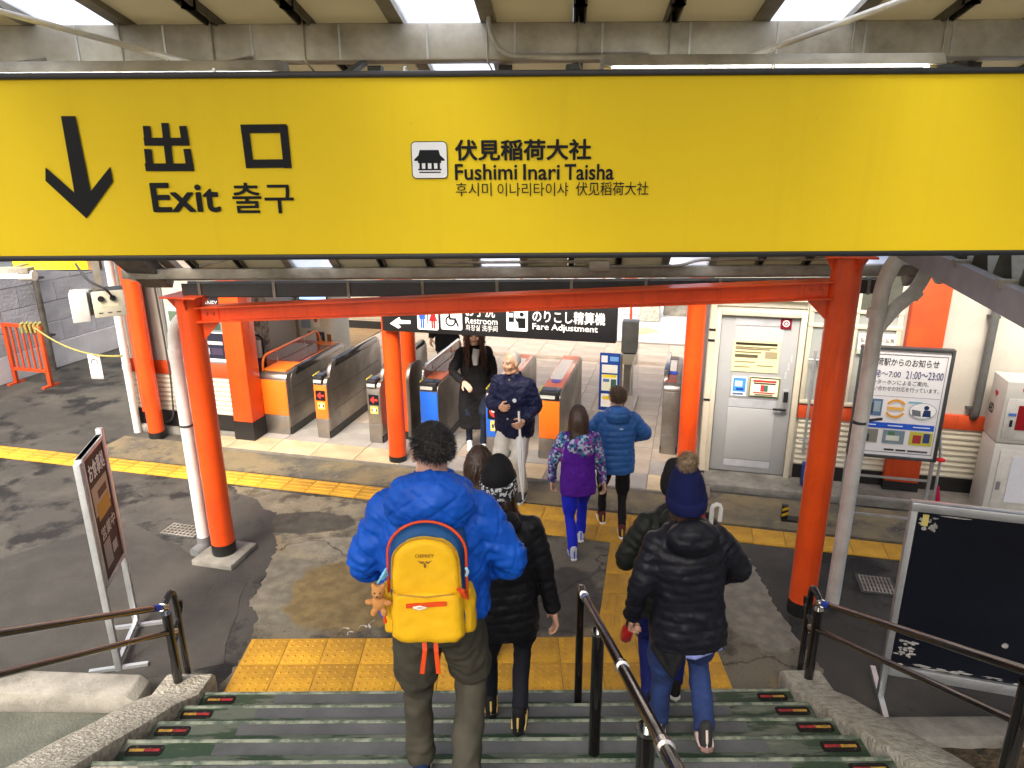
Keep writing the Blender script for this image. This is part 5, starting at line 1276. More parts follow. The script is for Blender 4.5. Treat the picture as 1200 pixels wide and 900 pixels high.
for i in range(25):
    u = i / 24; p = r0.lerp(r1, u); p.z -= .30 * 4 * u * (1 - u) * .5 + 0; pts.append(p - r0)
MB().tube(pts, .013, 8).build("strand", M_rope, rp_)
cx = MB()
for k in range(5): cx.tube([Vector((-.16 + .07 * k, -.05, .04)), Vector((-.15 + .07 * k, .0, .06)), Vector((-.14 + .07 * k, .05, -.06 - .03 * (k % 3))), Vector((-.15 + .07*k, -.05, -.08)), Vector((-.16 + .07 * k, -.05, .04))], .022, 8)
cx.build("coil", M_rope, rp_)
pm = pts[17] + r0
pn = thing("paper_tag", "small white paper notice hanging from the yellow rope", "notice", pm, -.1)
g_ = MB(); n_ = 6
for i in range(n_ + 1):
    for x in (-.09, .09): g_.v.append((x + .03 * (i / n_) ** 2, -.04 * (i / n_) ** 2, -.34 * i / n_))
for i in range(n_): g_.f.append((2*i, 2*i+1, 2*i+3, 2*i+2)); g_.mi.append(0)
o = g_.build("sheet", flat((225, 225, 220)), pn); sm = o.modifiers.new("t", 'SOLIDIFY'); sm.thickness = .002
poly_print(ring(0, -.11, .05, .012, 0, 2*pi) , -.008, M_print_black, pn, "symbol")
# second yellow sign and its lamp
ls_ = thing("exit_sign", "smaller yellow exit sign across the yard with black end panel", "sign", (0, 6.5, 0), 0)
zA = on_y(50, 316, 6.5).z; xe = on_y(104, 305, 6.5).x
MB().box(-6.2, xe, 0, .1, zA, zA + .42).build("panel", M_signy, ls_); MB().box(-6.2, xe + .01, -.01, .11, zA - .012, zA).build("frame_rail", M_blackplastic, ls_)
MB().box(-6.2, on_y(14, 305, 6.5).x, -.004, .0, zA, zA + .42).build("black_panel", M_blackplastic, ls_)
def l2(x0, y0, x1, y1): a = on_y(x0, y1, 6.5); b = on_y(x1, y0, 6.5); return (a.x, a.z, b.x, b.z)
lettering("Exit 출구", l2(54, 297, 79, 306), -.003, M_print_black, ls_, .015); lettering("Fushimi Inari Taisha", l2(17, 296, 52, 301), -.003, M_print_black, ls_); lettering("후시미 伏见稻荷大社", l2(17, 302, 52, 306), -.003, M_print_black, ls_)
lettering("お手洗", l2(-8, 299, 11, 305), -.006, M_print_white, ls_)
poly_print([[(l2(93, 297, 104, 306)[0], l2(93, 297, 104, 306)[1] + .03), (l2(93, 297, 104, 306)[0] + .04, l2(93,297,104,306)[1] + .09), (l2(93,297,104,306)[0] + .09, l2(93,297,104,306)[1]), (l2(93,297,104,306)[0] + .06, l2(93,297,104,306)[1])]], -.003, M_print_black, ls_, "arrow")
for x in (-5.6, xe - .1): MB().bar((x, .05, zA + .42), (x, .05, 4.6), .04, .04).build("hanger", M_galv, ls_)
fx = on_y(42, 323, 6.2); fl = thing("fluorescent_light", "lit fluorescent tube below the smaller yellow sign", "light", (fx.x - .75, 6.2, fx.z), 0)
MB().box(-.8, .72, -.05, .05, .025, .07).build("housing", M_galv, fl); MB().tube([(-.75, 0, .0), (.62, 0, .0)], .02, 12).build("tube", M_lamp, fl); MB().tube([(.62, 0, 0), (.74, 0, 0)], .045, 14).build("end_cap", M_pvc, fl)
for x in (-.5, .5): MB().tube([(x, 0, .06), (x, 0, zA - fx.z + .05), (x, .32, zA - fx.z + .05)], .012, 8).build("hanger", M_galv, fl)
ch_ = thing("camera_housing", "boxy off white camera housing with cable hung by the orange post", "camera", on_y(128, 352, 5.6), radians(28))
MB().box(-.11, .11, -.16, -.145, -.10, .10).build("face_plate", M_cream, ch_, bevel=.008); MB().box(-.105, .105, -.146, .10, -.095, .095).build("body", M_darkgrey, ch_, bevel=.01)
for x in (-.05, .03): MB().tube([(x, -.175, .045), (x, -.155, .045)], .022, 14).build("lens", M_blackplastic, ch_)
prints([(-.06, -.02, .06, .01, (214, 208, 180)), (-.08, -.07, -.05, -.06, (90, 86, 70)), (-.02, -.07, .01, -.06, (90, 86, 70)), (.04, -.07, .07, -.06, (90, 86, 70))], -.1615, ch_)
MB().tube([(-.125, 0, -.10), (-.145, 0, 0), (-.125, 0, .10)], .025, 10).build("clamp_band", M_alu, ch_); MB().box(-.26, -.14, -.12, .10, -.13, .09).build("hood", M_white, ch_, bevel=.006)
MB().tube(fillet([(.03, -.17, .05), (.0, -.22, .12), (-.12, -.1, .18), (-.18, 0, .30)], .06), .009, 8).build("cable", M_blackplastic, ch_); MB().bar((-.05, 0, .09), (-.05, 0, .62), .05, .05).build("bracket", M_galv, ch_)
jb = thing("junction_box", "small brown wooden sign bracket beside the yellow sign", "bracket", on_y(112, 316, 5.7), 0); MB().box(-.04, .04, -.03, .03, 0, .30).build("block", mat("wood_brown", (.30, .17, .07), c2=(.18, .10, .04), scale=12), jb)
# ---------------------------------------------------------------- the plaza beyond the hall
def far_post(label, s, t, h, w, m, grp): 
    o = bthing("fence_post", label, "post", s, t, .03, grp); MB().bar((0, 0, 0), (0, 0, h), w, w).build("shaft", m, o); return o
rf = bthing("red_fence", "red painted tubular fence out on the plaza", "fence", .1, 9.3, .03)
for k in range(5): MB().bar((-2.2 + .62 * k, 0, 0), (-2.2 + .62 * k, 0, 1.0), .05, .05).build("post", M_orange_dull, rf)
for z in (.55, .95): MB().bar((-2.25, 0, z), (.35, 0, z), .035, .035).build("rail", M_orange_dull, rf)
MB().bar((.28, 0, 0), (.28, 0, 1.25), .05, .05).build("post", M_orange_dull, rf); MB().bar((.1, 0, .8), (.75, 0, .78), .03, .03).build("rail", M_greyframe, rf); MB().bar((.30, 0, .85), (.7, .0, 1.4), .03, .03).build("brace", M_orange_dull, rf)
sp = bthing("stone_post", "short pale stone post on the plaza", "post", .78, 9.45, .03)
MB().box(-.22, .22, -.2, .2, 0, .92).build("shaft", M_conrough, sp, bevel=.03); MB().bar((0, -.21, .6), (0, -.21, 1.15), .05, .04).build("red_pole", M_orange_dull, sp)
sw = bthing("stone_wall", "low weathered stone block wall at the plaza edge", "wall", 1.05, 9.95, .03)
for k in range(6): MB().box(.0 + .78 * k, .75 + .78 * k, 0, .4, 0, .95 + .02 * (k % 2)).build("stone", mat("weathered_stone", (.24, .22, .18), rough=.95, c2=(.11, .10, .08), scale=5, bump=.8, bscale=18, detail=8), sw, bevel=.03)
fh = bthing("plaza_house", "white rendered shop front across the plaza", "building", -6.5, 17.5, .03)
MB().box(-6, 16, 0, 5, 0, 6).build("wall", M_white, fh); MB().box(-6.2, 16.2, -.9, .0, 2.6, 2.75).build("awning", M_greyframe, fh)
for k in range(6): MB().box(-4.5 + 3 * k, -2.6 + 3 * k, -.03, .0, .3, 2.3).build("window", mat("shop_glass", (.12, .14, .15), rough=.1, coat=.5), fh)
# ---------------------------------------------------------------- people
def remeshed(mb, voxel, smooth_it=4, factor=.5):
    """melt overlapping volumes into one continuous skin; returns a mesh"""
    me = mb.mesh("blob"); bm = bmesh.new(); bm.from_mesh(me); bmesh.ops.recalc_face_normals(bm, faces=bm.faces); bm.to_mesh(me); bm.free()
    ob = bpy.data.objects.new("blob", me); col.objects.link(ob)
    r = ob.modifiers.new("r", 'REMESH'); r.mode = 'VOXEL'; r.voxel_size = voxel
    if smooth_it:
        s_ = ob.modifiers.new("s", 'SMOOTH'); s_.factor = factor; s_.iterations = smooth_it
    bpy.context.view_layer.update()
    out = bpy.data.meshes.new_from_object(ob.evaluated_get(bpy.context.evaluated_depsgraph_get()))
    bpy.data.objects.remove(ob); bpy.data.meshes.remove(me)
    return out
def get_co(me):
    co = np.zeros(len(me.vertices) * 3); me.vertices.foreach_get("co", co); return co.reshape(-1, 3)
def get_no(me):
    no = np.zeros(len(me.vertices) * 3); me.vertex_normals.foreach_get("vector", no); return no.reshape(-1, 3)
def set_co(me, co): me.vertices.foreach_set("co", co.ravel()); me.update()
def vnoise(co, f, seed=0.0):
    return np.array([noise.noise((x * f + seed, y * f - seed, z * f + 2 * seed)) for x, y, z in co])
def seg_coord(co, bones):
    """nearest bone (by distance over radius) and length along it"""
    best = np.full(len(co), 1e9); idx = np.zeros(len(co), int); along = np.zeros(len(co))
    for k, (a, b, r, off) in enumerate(bones):
        a = np.array(a); b = np.array(b); d = b - a; L = np.linalg.norm(d); d = d / L
        t = np.clip((co - a) @ d, 0, L); dist = np.linalg.norm(co - (a + t[:, None] * d), axis=1) / r
        tt = (co - a) @ d
        m = dist < best; best[m] = dist[m]; idx[m] = k; along[m] = tt[m] + off
    return idx, along
def ik(a, b, l1, l2, hint):
    a, b = Vector(a), Vector(b); d = b - a; L = min(d.length, (l1 + l2) * .999); u = d.normalized()
    x = (l1 * l1 - l2 * l2 + L * L) / (2 * L); h = sqrt(max(0, l1 * l1 - x * x))
    n_ = Vector(hint) - u * Vector(hint).dot(u); n_.normalize()
    return a + u * x + n_ * h, a + u * L
def ering(c, rx, ry, X, Y, n=28, p=2.3):
    out = []
    for j in range(n):
        a = 2 * pi * j / n; ca, sa = cos(a), sin(a)
        out.append(c + X * rx * math.copysign(abs(ca) ** (2 / p), ca) + Y * ry * math.copysign(abs(sa) ** (2 / p), sa))
    return out
def loft(mb, rings):
    n = len(rings[0]); vs_ = [p for r in rings for p in r]
    fs_ = [(i*n + j, i*n + (j+1) % n, (i+1)*n + (j+1) % n, (i+1)*n + j) for i in range(len(rings) - 1) for j in range(n)]
    fs_ += [tuple(reversed(range(n))), tuple((len(rings) - 1) * n + j for j in range(n))]
    return mb.add(vs_, fs_)
def smooth_link(name, me, m, parent):
    me.materials.clear(); o = link(name, me, m, parent); me.polygons.foreach_set("use_smooth", [True] * len(me.polygons)); return o

def fabric(name, c, rough=.75, var=.08, bump=.15, bscale=260, scale=8, coat=0.0, sheen=.0, c2=None):
    return mat(name, c, rough=rough, var=var, bump=bump, bscale=bscale, scale=scale, bdist=.003, sheen=0.0, coat=coat, c2=c2, spec=.22)
M_skin_light = mat("skin_light", (.60, .36, .25), rough=.5, c2=(.52, .29, .19), scale=14, bump=.08, bscale=150)
M_skin_old = mat("skin_tan", (.50, .29, .18), rough=.5, c2=(.40, .21, .12), scale=18, bump=.15, bscale=120)
M_hair_black = mat("hair_black", (.013, .011, .010), rough=.42, c2=(.022, .018, .015), scale=40)
M_hair_brown = mat("hair_dark_brown", (.070, .037, .022), rough=.4, c2=(.040, .021, .013), scale=40)
M_hair_auburn = mat("hair_auburn", (.11, .045, .020), rough=.42, c2=(.06, .024, .012), scale=40)
M_hair_short = mat("hair_short_brown", (.12, .072, .038), rough=.5, c2=(.07, .042, .022), scale=40)
M_hair_white = mat("hair_grey", (.42, .40, .36), rough=.6)

def hand_blobs(w, d, nrm, side, curl, k=1.0, spread=.0):
    """w wrist, d towards the fingers, nrm out of the back of the hand; side +1: thumb on +cross side"""
    mb = MB(); d = Vector(d).normalized(); nrm = Vector(nrm); nrm = (nrm - d * nrm.dot(d)).normalized(); a = d.cross(nrm).normalized() * side
    w = Vector(w)
    mb.cap(w - d * .03 * k, .025 * k, w + d * .015 * k, .026 * k)
    for o in (-.026, -.009, .009, .026): mb.cap(w + d * .015 * k + a * o * .8 * k, .017 * k, w + d * .082 * k + a * o * k, .0125 * k)
    for i, (o, L) in enumerate(((.029, .072), (.010, .080), (-.010, .075), (-.028, .058))):
        p = w + d * .085 * k + a * o * k; dirf = (d + a * o * spread * 6).normalized(); ang = curl * (.75 + .08 * i)
        for j, fr_ in enumerate((.46, .31, .23)):
            R = Matrix.Rotation(-ang * side, 3, a) if True else None
            dirf = (dirf * cos(ang) - nrm_dir(dirf, a, nrm) * sin(ang)).normalized()
            q = p + dirf * L * fr_ * k; r0 = (.0095 - .0008 * j) * k
            mb.cap(p, r0, q, r0 - .0008 * k, 10); p = q; ang = curl
    p = w + d * .022 * k + a * .026 * k - nrm * .006 * k; q = p + (d * .5 + a * .75 - nrm * .35).normalized() * .038 * k
    mb.cap(p, .016 * k, q, .0125 * k); mb.cap(q, .0118 * k, q + (d * .9 + a * .25 - nrm * (.2 + .4 * curl)).normalized() * .034 * k, .0092 * k)
    return mb
def nrm_dir(d, a, nrm):
    n_ = nrm - d * nrm.dot(d) - a * nrm.dot(a)
    return n_.normalized() if n_.length > 1e-4 else d.cross(a).normalized()

class Person:
    def __init__(s, label, loc, rz, h, skin, pelvis=(0, 0, None), lean=.06, twist=0.0, head=(0, 0, 0), feet=None, hands=None, elbows=None, bulk=1.0, curl=(.5, .5), palm=None, group=None, age=1.0, side_lean=0.0):
        s.k = k = h / 1.72; s.root = thing("person", label, "person", loc, rz, group)
        s.skin = skin
        feet = feet or (((-.09, 0, 0), 0, 0), ((.09, 0, 0), 0, 0)); s.feet = feet
        pz = pelvis[2] if pelvis[2] is not None else .915 * k
        s.P = Vector((pelvis[0], pelvis[1], pz))
        R = Matrix.Rotation(-lean, 3, 'X') @ Matrix.Rotation(side_lean, 3, 'Y') @ Matrix.Rotation(twist, 3, 'Z'); s.R = R
        s.T = lambda x, y, z: s.P + R @ (Vector((x, y, z)) * k)
        s.X = R @ Vector((1, 0, 0)); s.Y = R @ Vector((0, 1, 0)); s.Z = R @ Vector((0, 0, 1))
        hw = .165 * bulk ** .4
        s.sh = [s.T(-hw, -.005, .435), s.T(hw, -.005, .435)]
        s.hip = [s.P + Vector((-.088 * k, 0, -.01)), s.P + Vector((.088 * k, 0, -.01))]
        s.ank, s.knee = [], []
        for i in (0, 1):
            (fx, fy, fz), yaw, pit = feet[i]; an = Vector((fx, fy, fz + .085 * k))
            kn, an = ik(s.hip[i], an, .43 * k, .415 * k, (0.12 * (-1 if i == 0 else 1), 1, 0)); s.knee.append(kn); s.ank.append(an)
        hands = hands or ((-.27, .05, .80 * k), (.27, .05, .80 * k)); elbows = elbows or ((-.5, -.8, 0), (.5, -.8, 0))
        s.el, s.wr = [], []
        for i in (0, 1):
            e, w = ik(s.sh[i], hands[i], .285 * k, .25 * k, elbows[i]); s.el.append(e); s.wr.append(w)
        s.HR = R @ Matrix.Rotation(head[0], 3, 'Z') @ Matrix.Rotation(-head[1] + lean * .6, 3, 'X') @ Matrix.Rotation(head[2], 3, 'Y')
        s.H = s.T(0, .03, .665) ; s.neck = s.T(0, -.005, .50)
        s.hk = k ** .6 * 1.0
        s.body(curl, palm)
    def HP(s, x, y, z): return s.H + s.HR @ (Vector((x, y, z)) * s.hk)
    def body(s, curl, palm):
        k = s.k; mb = MB()
        loft(mb, [ering(s.T(0, 0, z), rx * k, ry * k, s.X, s.Y, 20) for z, rx, ry in ((-.08, .14, .10), (.0, .155, .105), (.16, .13, .09), (.32, .15, .10), (.43, .14, .085), (.485, .07, .06))])
        for i in (0, 1):
            mb.cap(s.sh[i], .050 * k, s.el[i], .034 * k); mb.cap(s.el[i], .034 * k, s.wr[i], .026 * k)
            mb.cap(s.hip[i], .068 * k, s.knee[i], .044 * k); mb.cap(s.knee[i], .044 * k, s.ank[i], .028 * k)
            yaw = s.feet[i][1]; f = Vector((sin(yaw), cos(yaw), -.12)); mb.cap(s.ank[i] + Vector((0, 0, -.03)), .034 * k, s.ank[i] + f * .12 * k + Vector((0, 0, -.03)), .026 * k)
        mb.cap(s.T(0, -.01, .44), .062 * k, s.HP(0, -.02, -.05), .056 * s.hk)
        me = remeshed(mb, .014, 3)
        hb_ = MB()
        def E(c, r): hb_.ell(s.HP(*c), tuple(x * s.hk for x in r), 20, 14, s.HR)
        def Cp(a, ra, b, rb): hb_.cap(s.HP(*a), ra * s.hk, s.HP(*b), rb * s.hk, 12)
        E((0, -.012, .022), (.074, .094, .094)); E((0, .022, -.035), (.060, .070, .085)); E((0, .058, -.098), (.030, .026, .022))
        Cp((0, .088, .012), .009, (0, .106, -.026), .0145); Cp((-.014, .090, -.030), .010, (.014, .090, -.030), .010)
        Cp((-.036, .074, .026), .013, (.036, .074, .026), .013)
        for sx in (-1, 1):
            E((sx * .036, .060, -.030), (.028, .028, .030)); E((sx * .076, -.006, -.012), (.010, .022, .033)); Cp((sx * .045, .01, -.085), .022, (sx * .02, .055, -.098), .02)
        Cp((-.019, .082, -.056), .0085, (.019, .082, -.056), .0085); Cp((-.016, .081, -.068), .0085, (.016, .081, -.068), .0085)
        Cp((0, -.02, -.04), .056, (0, -.03, -.13), .057)
        hm = remeshed(hb_, .0055 * s.hk, 2); co = get_co(hm); no = get_no(hm)
        for sx in (-1, 1):
            e = np.array(s.HP(sx * .031, .088, .004)); d2 = ((co - e) ** 2).sum(1); co = co - no * (.009 * np.exp(-d2 / (2 * .012 ** 2)))[:, None]
        m_ = np.array(s.HP(0, .094, -.062)); dl = (co - m_); lz = dl @ np.array(s.HR @ Vector((0, 0, 1))); lx = dl @ np.array(s.HR @ Vector((1, 0, 0))); ly = dl @ np.array(s.HR @ Vector((0, 1, 0)))
        co = co - no * (.004 * np.exp(-(lz / .003) ** 2 - (lx / .022) ** 2 - (ly / .03) ** 2))[:, None]
        set_co(hm, co)
        meshes = [me, hm]
        for i in (0, 1):
            d = (s.wr[i] - s.el[i]).normalized(); nr = Vector(palm[i]) if palm and palm[i] else Vector((-1 if i == 0 else 1, .2, 0))
            sd = 1 if i == 0 else -1
            c1 = d.cross((nr - d * nr.dot(d)).normalized())
            sd = 1 if (c1.y * 1.0 + c1.z * .3) > 0 else -1      # thumb points forward
            meshes.append(remeshed(hand_blobs(s.wr[i] + d * .02 * k, d, nr, sd, curl[i], k ** .7), .0036, 1))
        bm = bmesh.new()
        for m in meshes: bm.from_mesh(m)
        out = bpy.data.meshes.new("body"); bm.to_mesh(out); bm.free()
        s.bodyo = smooth_link("body", out, s.skin, s.root)
    def face(s, brow=None, white=None):
        for sx in (-1, 1):
            MB().ell(s.HP(sx * .031, .0785, .003), (.0125 * s.hk, .0105 * s.hk, .0060 * s.hk), 12, 8, s.HR).build("eye", flat((170, 150, 135)), s.bodyo, smooth=60)
            MB().ell(s.HP(sx * .031, .0865, .003), (.0066 * s.hk, .004 * s.hk, .0056 * s.hk), 10, 8, s.HR).build("iris", flat((28, 20, 16)), s.bodyo, smooth=60)
            MB().cap(s.HP(sx * .018, .093, .027), .0035, s.HP(sx * .046, .082, .029), .0028, 8).build("eyebrow", brow or M_hair_black, s.bodyo, smooth=60)
        MB().cap(s.HP(-.02, .0905, -.060), .004, s.HP(.02, .0905, -.060), .004, 8).build("lips", flat((150, 84, 74)), s.bodyo, smooth=60)
    # ---- clothes
    def jacket(s, m, hem=-.14, bulk=1.0, puff=0.0, sp=.075, quilt=None, hood=0.0, collar=.0, wr_=.012, vox=.0085, sleeve=1.0, flare=1.0, seed=0, name="jacket", cuff=.95, open_=False, sp_arm=None, waist=1.0):
        k = s.k * 1.0; b = bulk; mb = MB()
        prof = [(hem, .185 * flare, .135 * flare), (hem * .5, .188 * flare, .137 * flare), (.02, .182 * waist, .133 * waist), (.14, .172 * waist, .125 * waist), (.28, .188 * (.5 + .5 * waist), .130 * (.5 + .5 * waist)), (.38, .190, .124), (.44, .165, .110), (.485, .105, .088), (.515 + collar, .078, .078), (.53 + collar, .076, .076)]
        loft(mb, [ering(s.T(0, -.005 if z < .4 else .0, z), rx * b * k, ry * b * k, s.X, s.Y) for z, rx, ry in prof])
        for i in (0, 1):
            end = s.wr[i] + (s.el[i] - s.wr[i]) * (1 - sleeve)
            pts = fillet([s.sh[i] - (s.el[i] - s.sh[i]).normalized() * .0, s.el[i], end + (end - s.el[i]).normalized() * .015], .05, 6)
            n = len(pts); rs = []
            for j, p in enumerate(pts):
                u = j / (n - 1); rs.append((.068 * (1 - u) + .048 * u) * b * k * (1.0 if j < n - 1 else .95))
            mb.tube(pts, rs, 16); mb.ell(s.sh[i] + Vector((0, 0, -.005)), .069 * b * k)
            mb.cap(s.sh[i], .064 * b * k, s.T(0, 0, .42), .095 * b * k)
        if hood:
            hk = hood * k
            mb.ell(s.T(0, -.095 - .02 * hood, .500), (.140 * hk, .088 * hk, .112 * hk), 20, 14, s.R @ Matrix.Rotation(.5, 3, 'X'))
            for a in range(-6, 7):
                th = a * pi / 10; c = s.T(.090 * hood * sin(th), -.080 * cos(th) * hood + .035, .495 + .055 * cos(th)); mb.ell(c, .040 * hk)
        me = remeshed(mb, vox, 3); co = get_co(me); no = get_no(me)
        bones = [(s.T(0, 0, -.3), s.T(0, 0, .55), .155 * k * b, 0.0)] + [(s.sh[i], s.el[i], .07 * k * b, .0) for i in (0, 1)] + [(s.el[i], s.wr[i], .06 * k * b, (s.el[i] - s.sh[i]).length) for i in (0, 1)]
        idx, al = seg_coord(co, bones)
        disp = wr_ * .55 * (.35 - np.abs(vnoise(co * np.array([1, 1, 1.5]), 8.5, seed + 11)) * 1.6) + wr_ * (vnoise(co, 9, seed) * .45 + vnoise(co, 21, seed + 5) * .4 + vnoise(co, 44, seed + 6) * .22)
        # folds running across the limbs
        disp += wr_ * .5 * np.sin(al * 95 + 5 * vnoise(co, 7, seed + 9)) * np.clip(vnoise(co, 4, seed + 3) + .1, 0, 1) * (idx > 0)
        if puff > 0:
            spa = np.where(idx > 0, (sp_arm or sp), sp); ph = al + .008 * vnoise(co, 6, seed + 2)
            disp += puff * (np.abs(np.sin(pi * ph / spa)) ** .55 - .75)
            disp += puff * .35 * vnoise(co, 34, seed + 7)
        if quilt:
            Xv, Yv = np.array(s.X), np.array(s.Y); c0 = co - np.array(s.T(0, 0, 0)); ang = np.arctan2(c0 @ Yv, c0 @ Xv) * .17
            w1 = np.where(idx == 0, ang, al * .8); z_ = np.where(idx == 0, al, co @ np.array([.55, .5, .3]))
            d1 = np.abs(((z_ + w1) / quilt) % 1 - .5); d2 = np.abs(((z_ - w1) / quilt) % 1 - .5)
            disp -= .0060 * (np.exp(-(np.minimum(d1, d2) / .055) ** 2))
        set_co(me, co + no * disp[:, None])
        return smooth_link(name, me, m, s.root)
    def coat_skirt(s, m, hem_z, rx=.2, ry=.16, name="coat"):
        pass
    def trousers(s, m, bulk=1.0, wr_=.010, seed=0, top=.10, cuff=1.0, name="trousers", ank=.0):
        k = s.k; b = bulk; mb = MB()
        loft(mb, [ering(s.T(0, 0, z), rx * k * (.9 + .1 * b), ry * k * (.9 + .1 * b), s.X, s.Y) for z, rx, ry in ((-.12, .120, .105), (-.05, .158, .120), (.04, .158, .115), (top, .145, .108))])
        for i in (0, 1):
            pts = fillet([s.hip[i] + Vector((0, 0, -.02)), s.knee[i], s.ank[i] + Vector((0, 0, .005 + ank))], .05, 5); n = len(pts)
            us = [j / (n - 1) for j in range(n)]; mb.tube(pts, [((.098 * (1 - u / .5) + .072 * u / .5) if u < .5 else (.072 * (1 - (u - .5) / .5) + (.060 * cuff) * (u - .5) / .5)) * b * k for u in us], 18)
        me = remeshed(mb, .010, 3); co = get_co(me); no = get_no(me)
        bones = [(s.hip[i], s.knee[i], .08, 0) for i in (0, 1)] + [(s.knee[i], s.ank[i], .06, .43 * k) for i in (0, 1)]
        idx, al = seg_coord(co, bones)
        kn = np.exp(-((al - .43 * k) / .10) ** 2) + np.exp(-((al - .83 * k) / .08) ** 2) + .35
        disp = wr_ * .6 * (.3 - np.abs(vnoise(co * np.array([1, 1, .6]), 9, seed + 12)) * 1.4) + wr_ * (vnoise(co, 8, seed + 1) * .5 + vnoise(co, 18, seed + 4) * .4) + wr_ * .38 * kn * np.sin(al * 66 + 11 * vnoise(co, 6, seed))* np.clip(.3 + vnoise(co, 5, seed + 8), 0, 1)
        set_co(me, co + no * disp[:, None]); return smooth_link(name, me, m, s.root)
    def shoes(s, m, sole=None, accent=None, name="shoe", k2=1.0):
        k = s.k * k2; sole = sole or flat((225, 225, 222))
        for i in (0, 1):
            yaw, pit = s.feet[i][1], s.feet[i][2]
            M = Matrix.Translation(s.ank[i]) @ Matrix.Rotation(-yaw, 4, 'Z') @ Matrix.Rotation(-pit, 4, 'X') @ Matrix.Scale(k, 4)
            def Q(x, y, z): return M @ Vector((x, y, z))
            mb = MB(); mb.cap(Q(0, -.035, -.045), .036 * k, Q(0, .06, -.050), .040 * k); mb.cap(Q(0, .06, -.05), .040 * k, Q(.004, .145, -.056), .032 * k); mb.cap(Q(0, -.028, -.03), .038 * k, Q(0, -.02, .035), .040 * k); mb.cap(Q(0, .0, .02), .036 * k, Q(0, .09, -.035), .034 * k)
            up = smooth_link(name, remeshed(mb, .006, 2), m, s.root)
            poly = [(.0, -.082), (.034, -.06), (.036, .0), (.044, .08), (.040, .14), (.02, .180), (-.01, .182), (-.036, .15), (-.042, .08), (-.034, 0), (-.032, -.06)]
            MB().prism(poly, -.088, -.062, 'z', M).build("sole", sole, up, bevel=.006)
            if accent:
                for sx in (-1, 1):
                    mb = MB()
                    for j in range(2): mb.tube([Q(sx * .037, -.045 + .05 * j, -.065), Q(sx * .041, -.01 + .05 * j, -.04), Q(sx * .036, .02 + .05 * j, -.01)], .0045, 6)
                    mb.build("stripe", accent, up)
                MB().tube([Q(0, -.062, -.06), Q(0, -.066, -.02), Q(0, -.058, .03)], .007, 6).build("heel_tab", accent, up)
    # ---- hair and hats
    def hair(s, m, n, length, long_=False, cap=1.03, region=None, curl=.0, width=.0035, back=0.0, seed=1, vol=1.0, name="hair", part=True, bottom=-.35, lift=.55):
        r_ = random.Random(seed); mb = MB(); c0 = s.HP(0, -.012, .022); hk = s.hk
        rad = Vector((.074, .094, .094)) * hk * cap * vol
        region = region or (lambda d: d.z > -.25 - .35 * (d.y < -.1) and not (d.y > .25 and d.z < .45) and not (abs(d.x) > .75 and d.y > -.1 and d.z < -.05))
        nu, nv = 36, 24; grid = {}
        for i in range(nv + 1):
            ph = -pi/2 + pi * i / nv
            for j in range(nu):
                th = 2 * pi * j / nu; d = Vector((cos(ph) * cos(th), cos(ph) * sin(th), sin(ph)))
                p = c0 + s.HR @ Vector((d.x * rad.x, d.y * rad.y, d.z * rad.z)); p = p + (p - c0) * (.04 * noise.noise(d * 5))
                grid[(i, j)] = (d, p)
        idx = {}
        def vid(i, j):
            if (i, j) not in idx: idx[(i, j)] = len(mb.v); mb.v.append(tuple(grid[(i, j)][1]))
            return idx[(i, j)]
        for i in range(nv):
            for j in range(nu):
                jj = (j + 1) % nu; dm = (grid[(i, j)][0] + grid[(i+1, jj)][0]).normalized()
                if region(dm): mb.f.append((vid(i, j), vid(i, jj), vid(i+1, jj), vid(i+1, j))); mb.mi.append(0)
        Ri = s.HR.transposed()
        for _ in range(n):
            for _t in range(30):
                d = Vector((r_.gauss(0, 1), r_.gauss(0, 1), r_.gauss(0, 1))).normalized()
                if region(d): break
            p = c0 + s.HR @ Vector((d.x * rad.x, d.y * rad.y, d.z * rad.z)) * r_.uniform(.97, 1.03)
            L = length * r_.uniform(.7, 1.1); steps = 9 if long_ else 5; st_ = L / steps
            nr = (s.HR @ d).normalized(); tang = Vector((r_.gauss(0, .35), r_.gauss(0, .35), -.2)) + s.HR @ Vector((d.x * .5, d.y * .6 - .3, -.25))
            dirv = (nr * (lift if not long_ else .25) + tang).normalized(); pts = [p.copy()]
            ph = r_.uniform(0, 6.3)
            for q in range(steps):
                if long_: dirv = (dirv * .5 + Vector((0, 0, -1)) * .6 + Vector((sin(ph + q * 1.7), cos(ph * 1.3 + q * 1.5), 0)) * curl).normalized()
                else: dirv = (dirv + Vector((r_.gauss(0, 1), r_.gauss(0, 1), r_.gauss(0, 1))) * (.22 + curl)).normalized()
                p = p + dirv * st_
                lp = Ri @ (p - c0); e = sqrt((lp.x / rad.x) ** 2 + (lp.y / rad.y) ** 2 + (lp.z / rad.z) ** 2)
                if e < 1.03: p = c0 + (p - c0) * (1.03 / max(e, .2))
                if long_ and lp.y > .03 * hk and abs(lp.x) < .062 * hk and lp.z < .015 * hk: p = p + s.HR @ Vector(((.066 * hk - abs(lp.x)) * (1 if lp.x >= 0 else -1), -.02 * hk, 0))
                if long_ and p.z < s.T(0, 0, .5).z:
                    lt = s.R.transposed() @ (p - s.T(0, 0, .4)); 
                    if abs(lt.x) < .2 * s.k and abs(lt.y) < (.13 + back) * s.k: p = p - s.Y * ((.13 + back) * s.k + lt.y) * .6 if lt.y < 0.03 else p + s.Y * ((.13 + back) * s.k - lt.y) * .6
                pts.append(p.copy())
            sd = dirv.cross(nr); sd = sd.normalized() if sd.length > 1e-3 else Vector((1, 0, 0)); w = width * r_.uniform(.6, 1.3)
            o = len(mb.v)
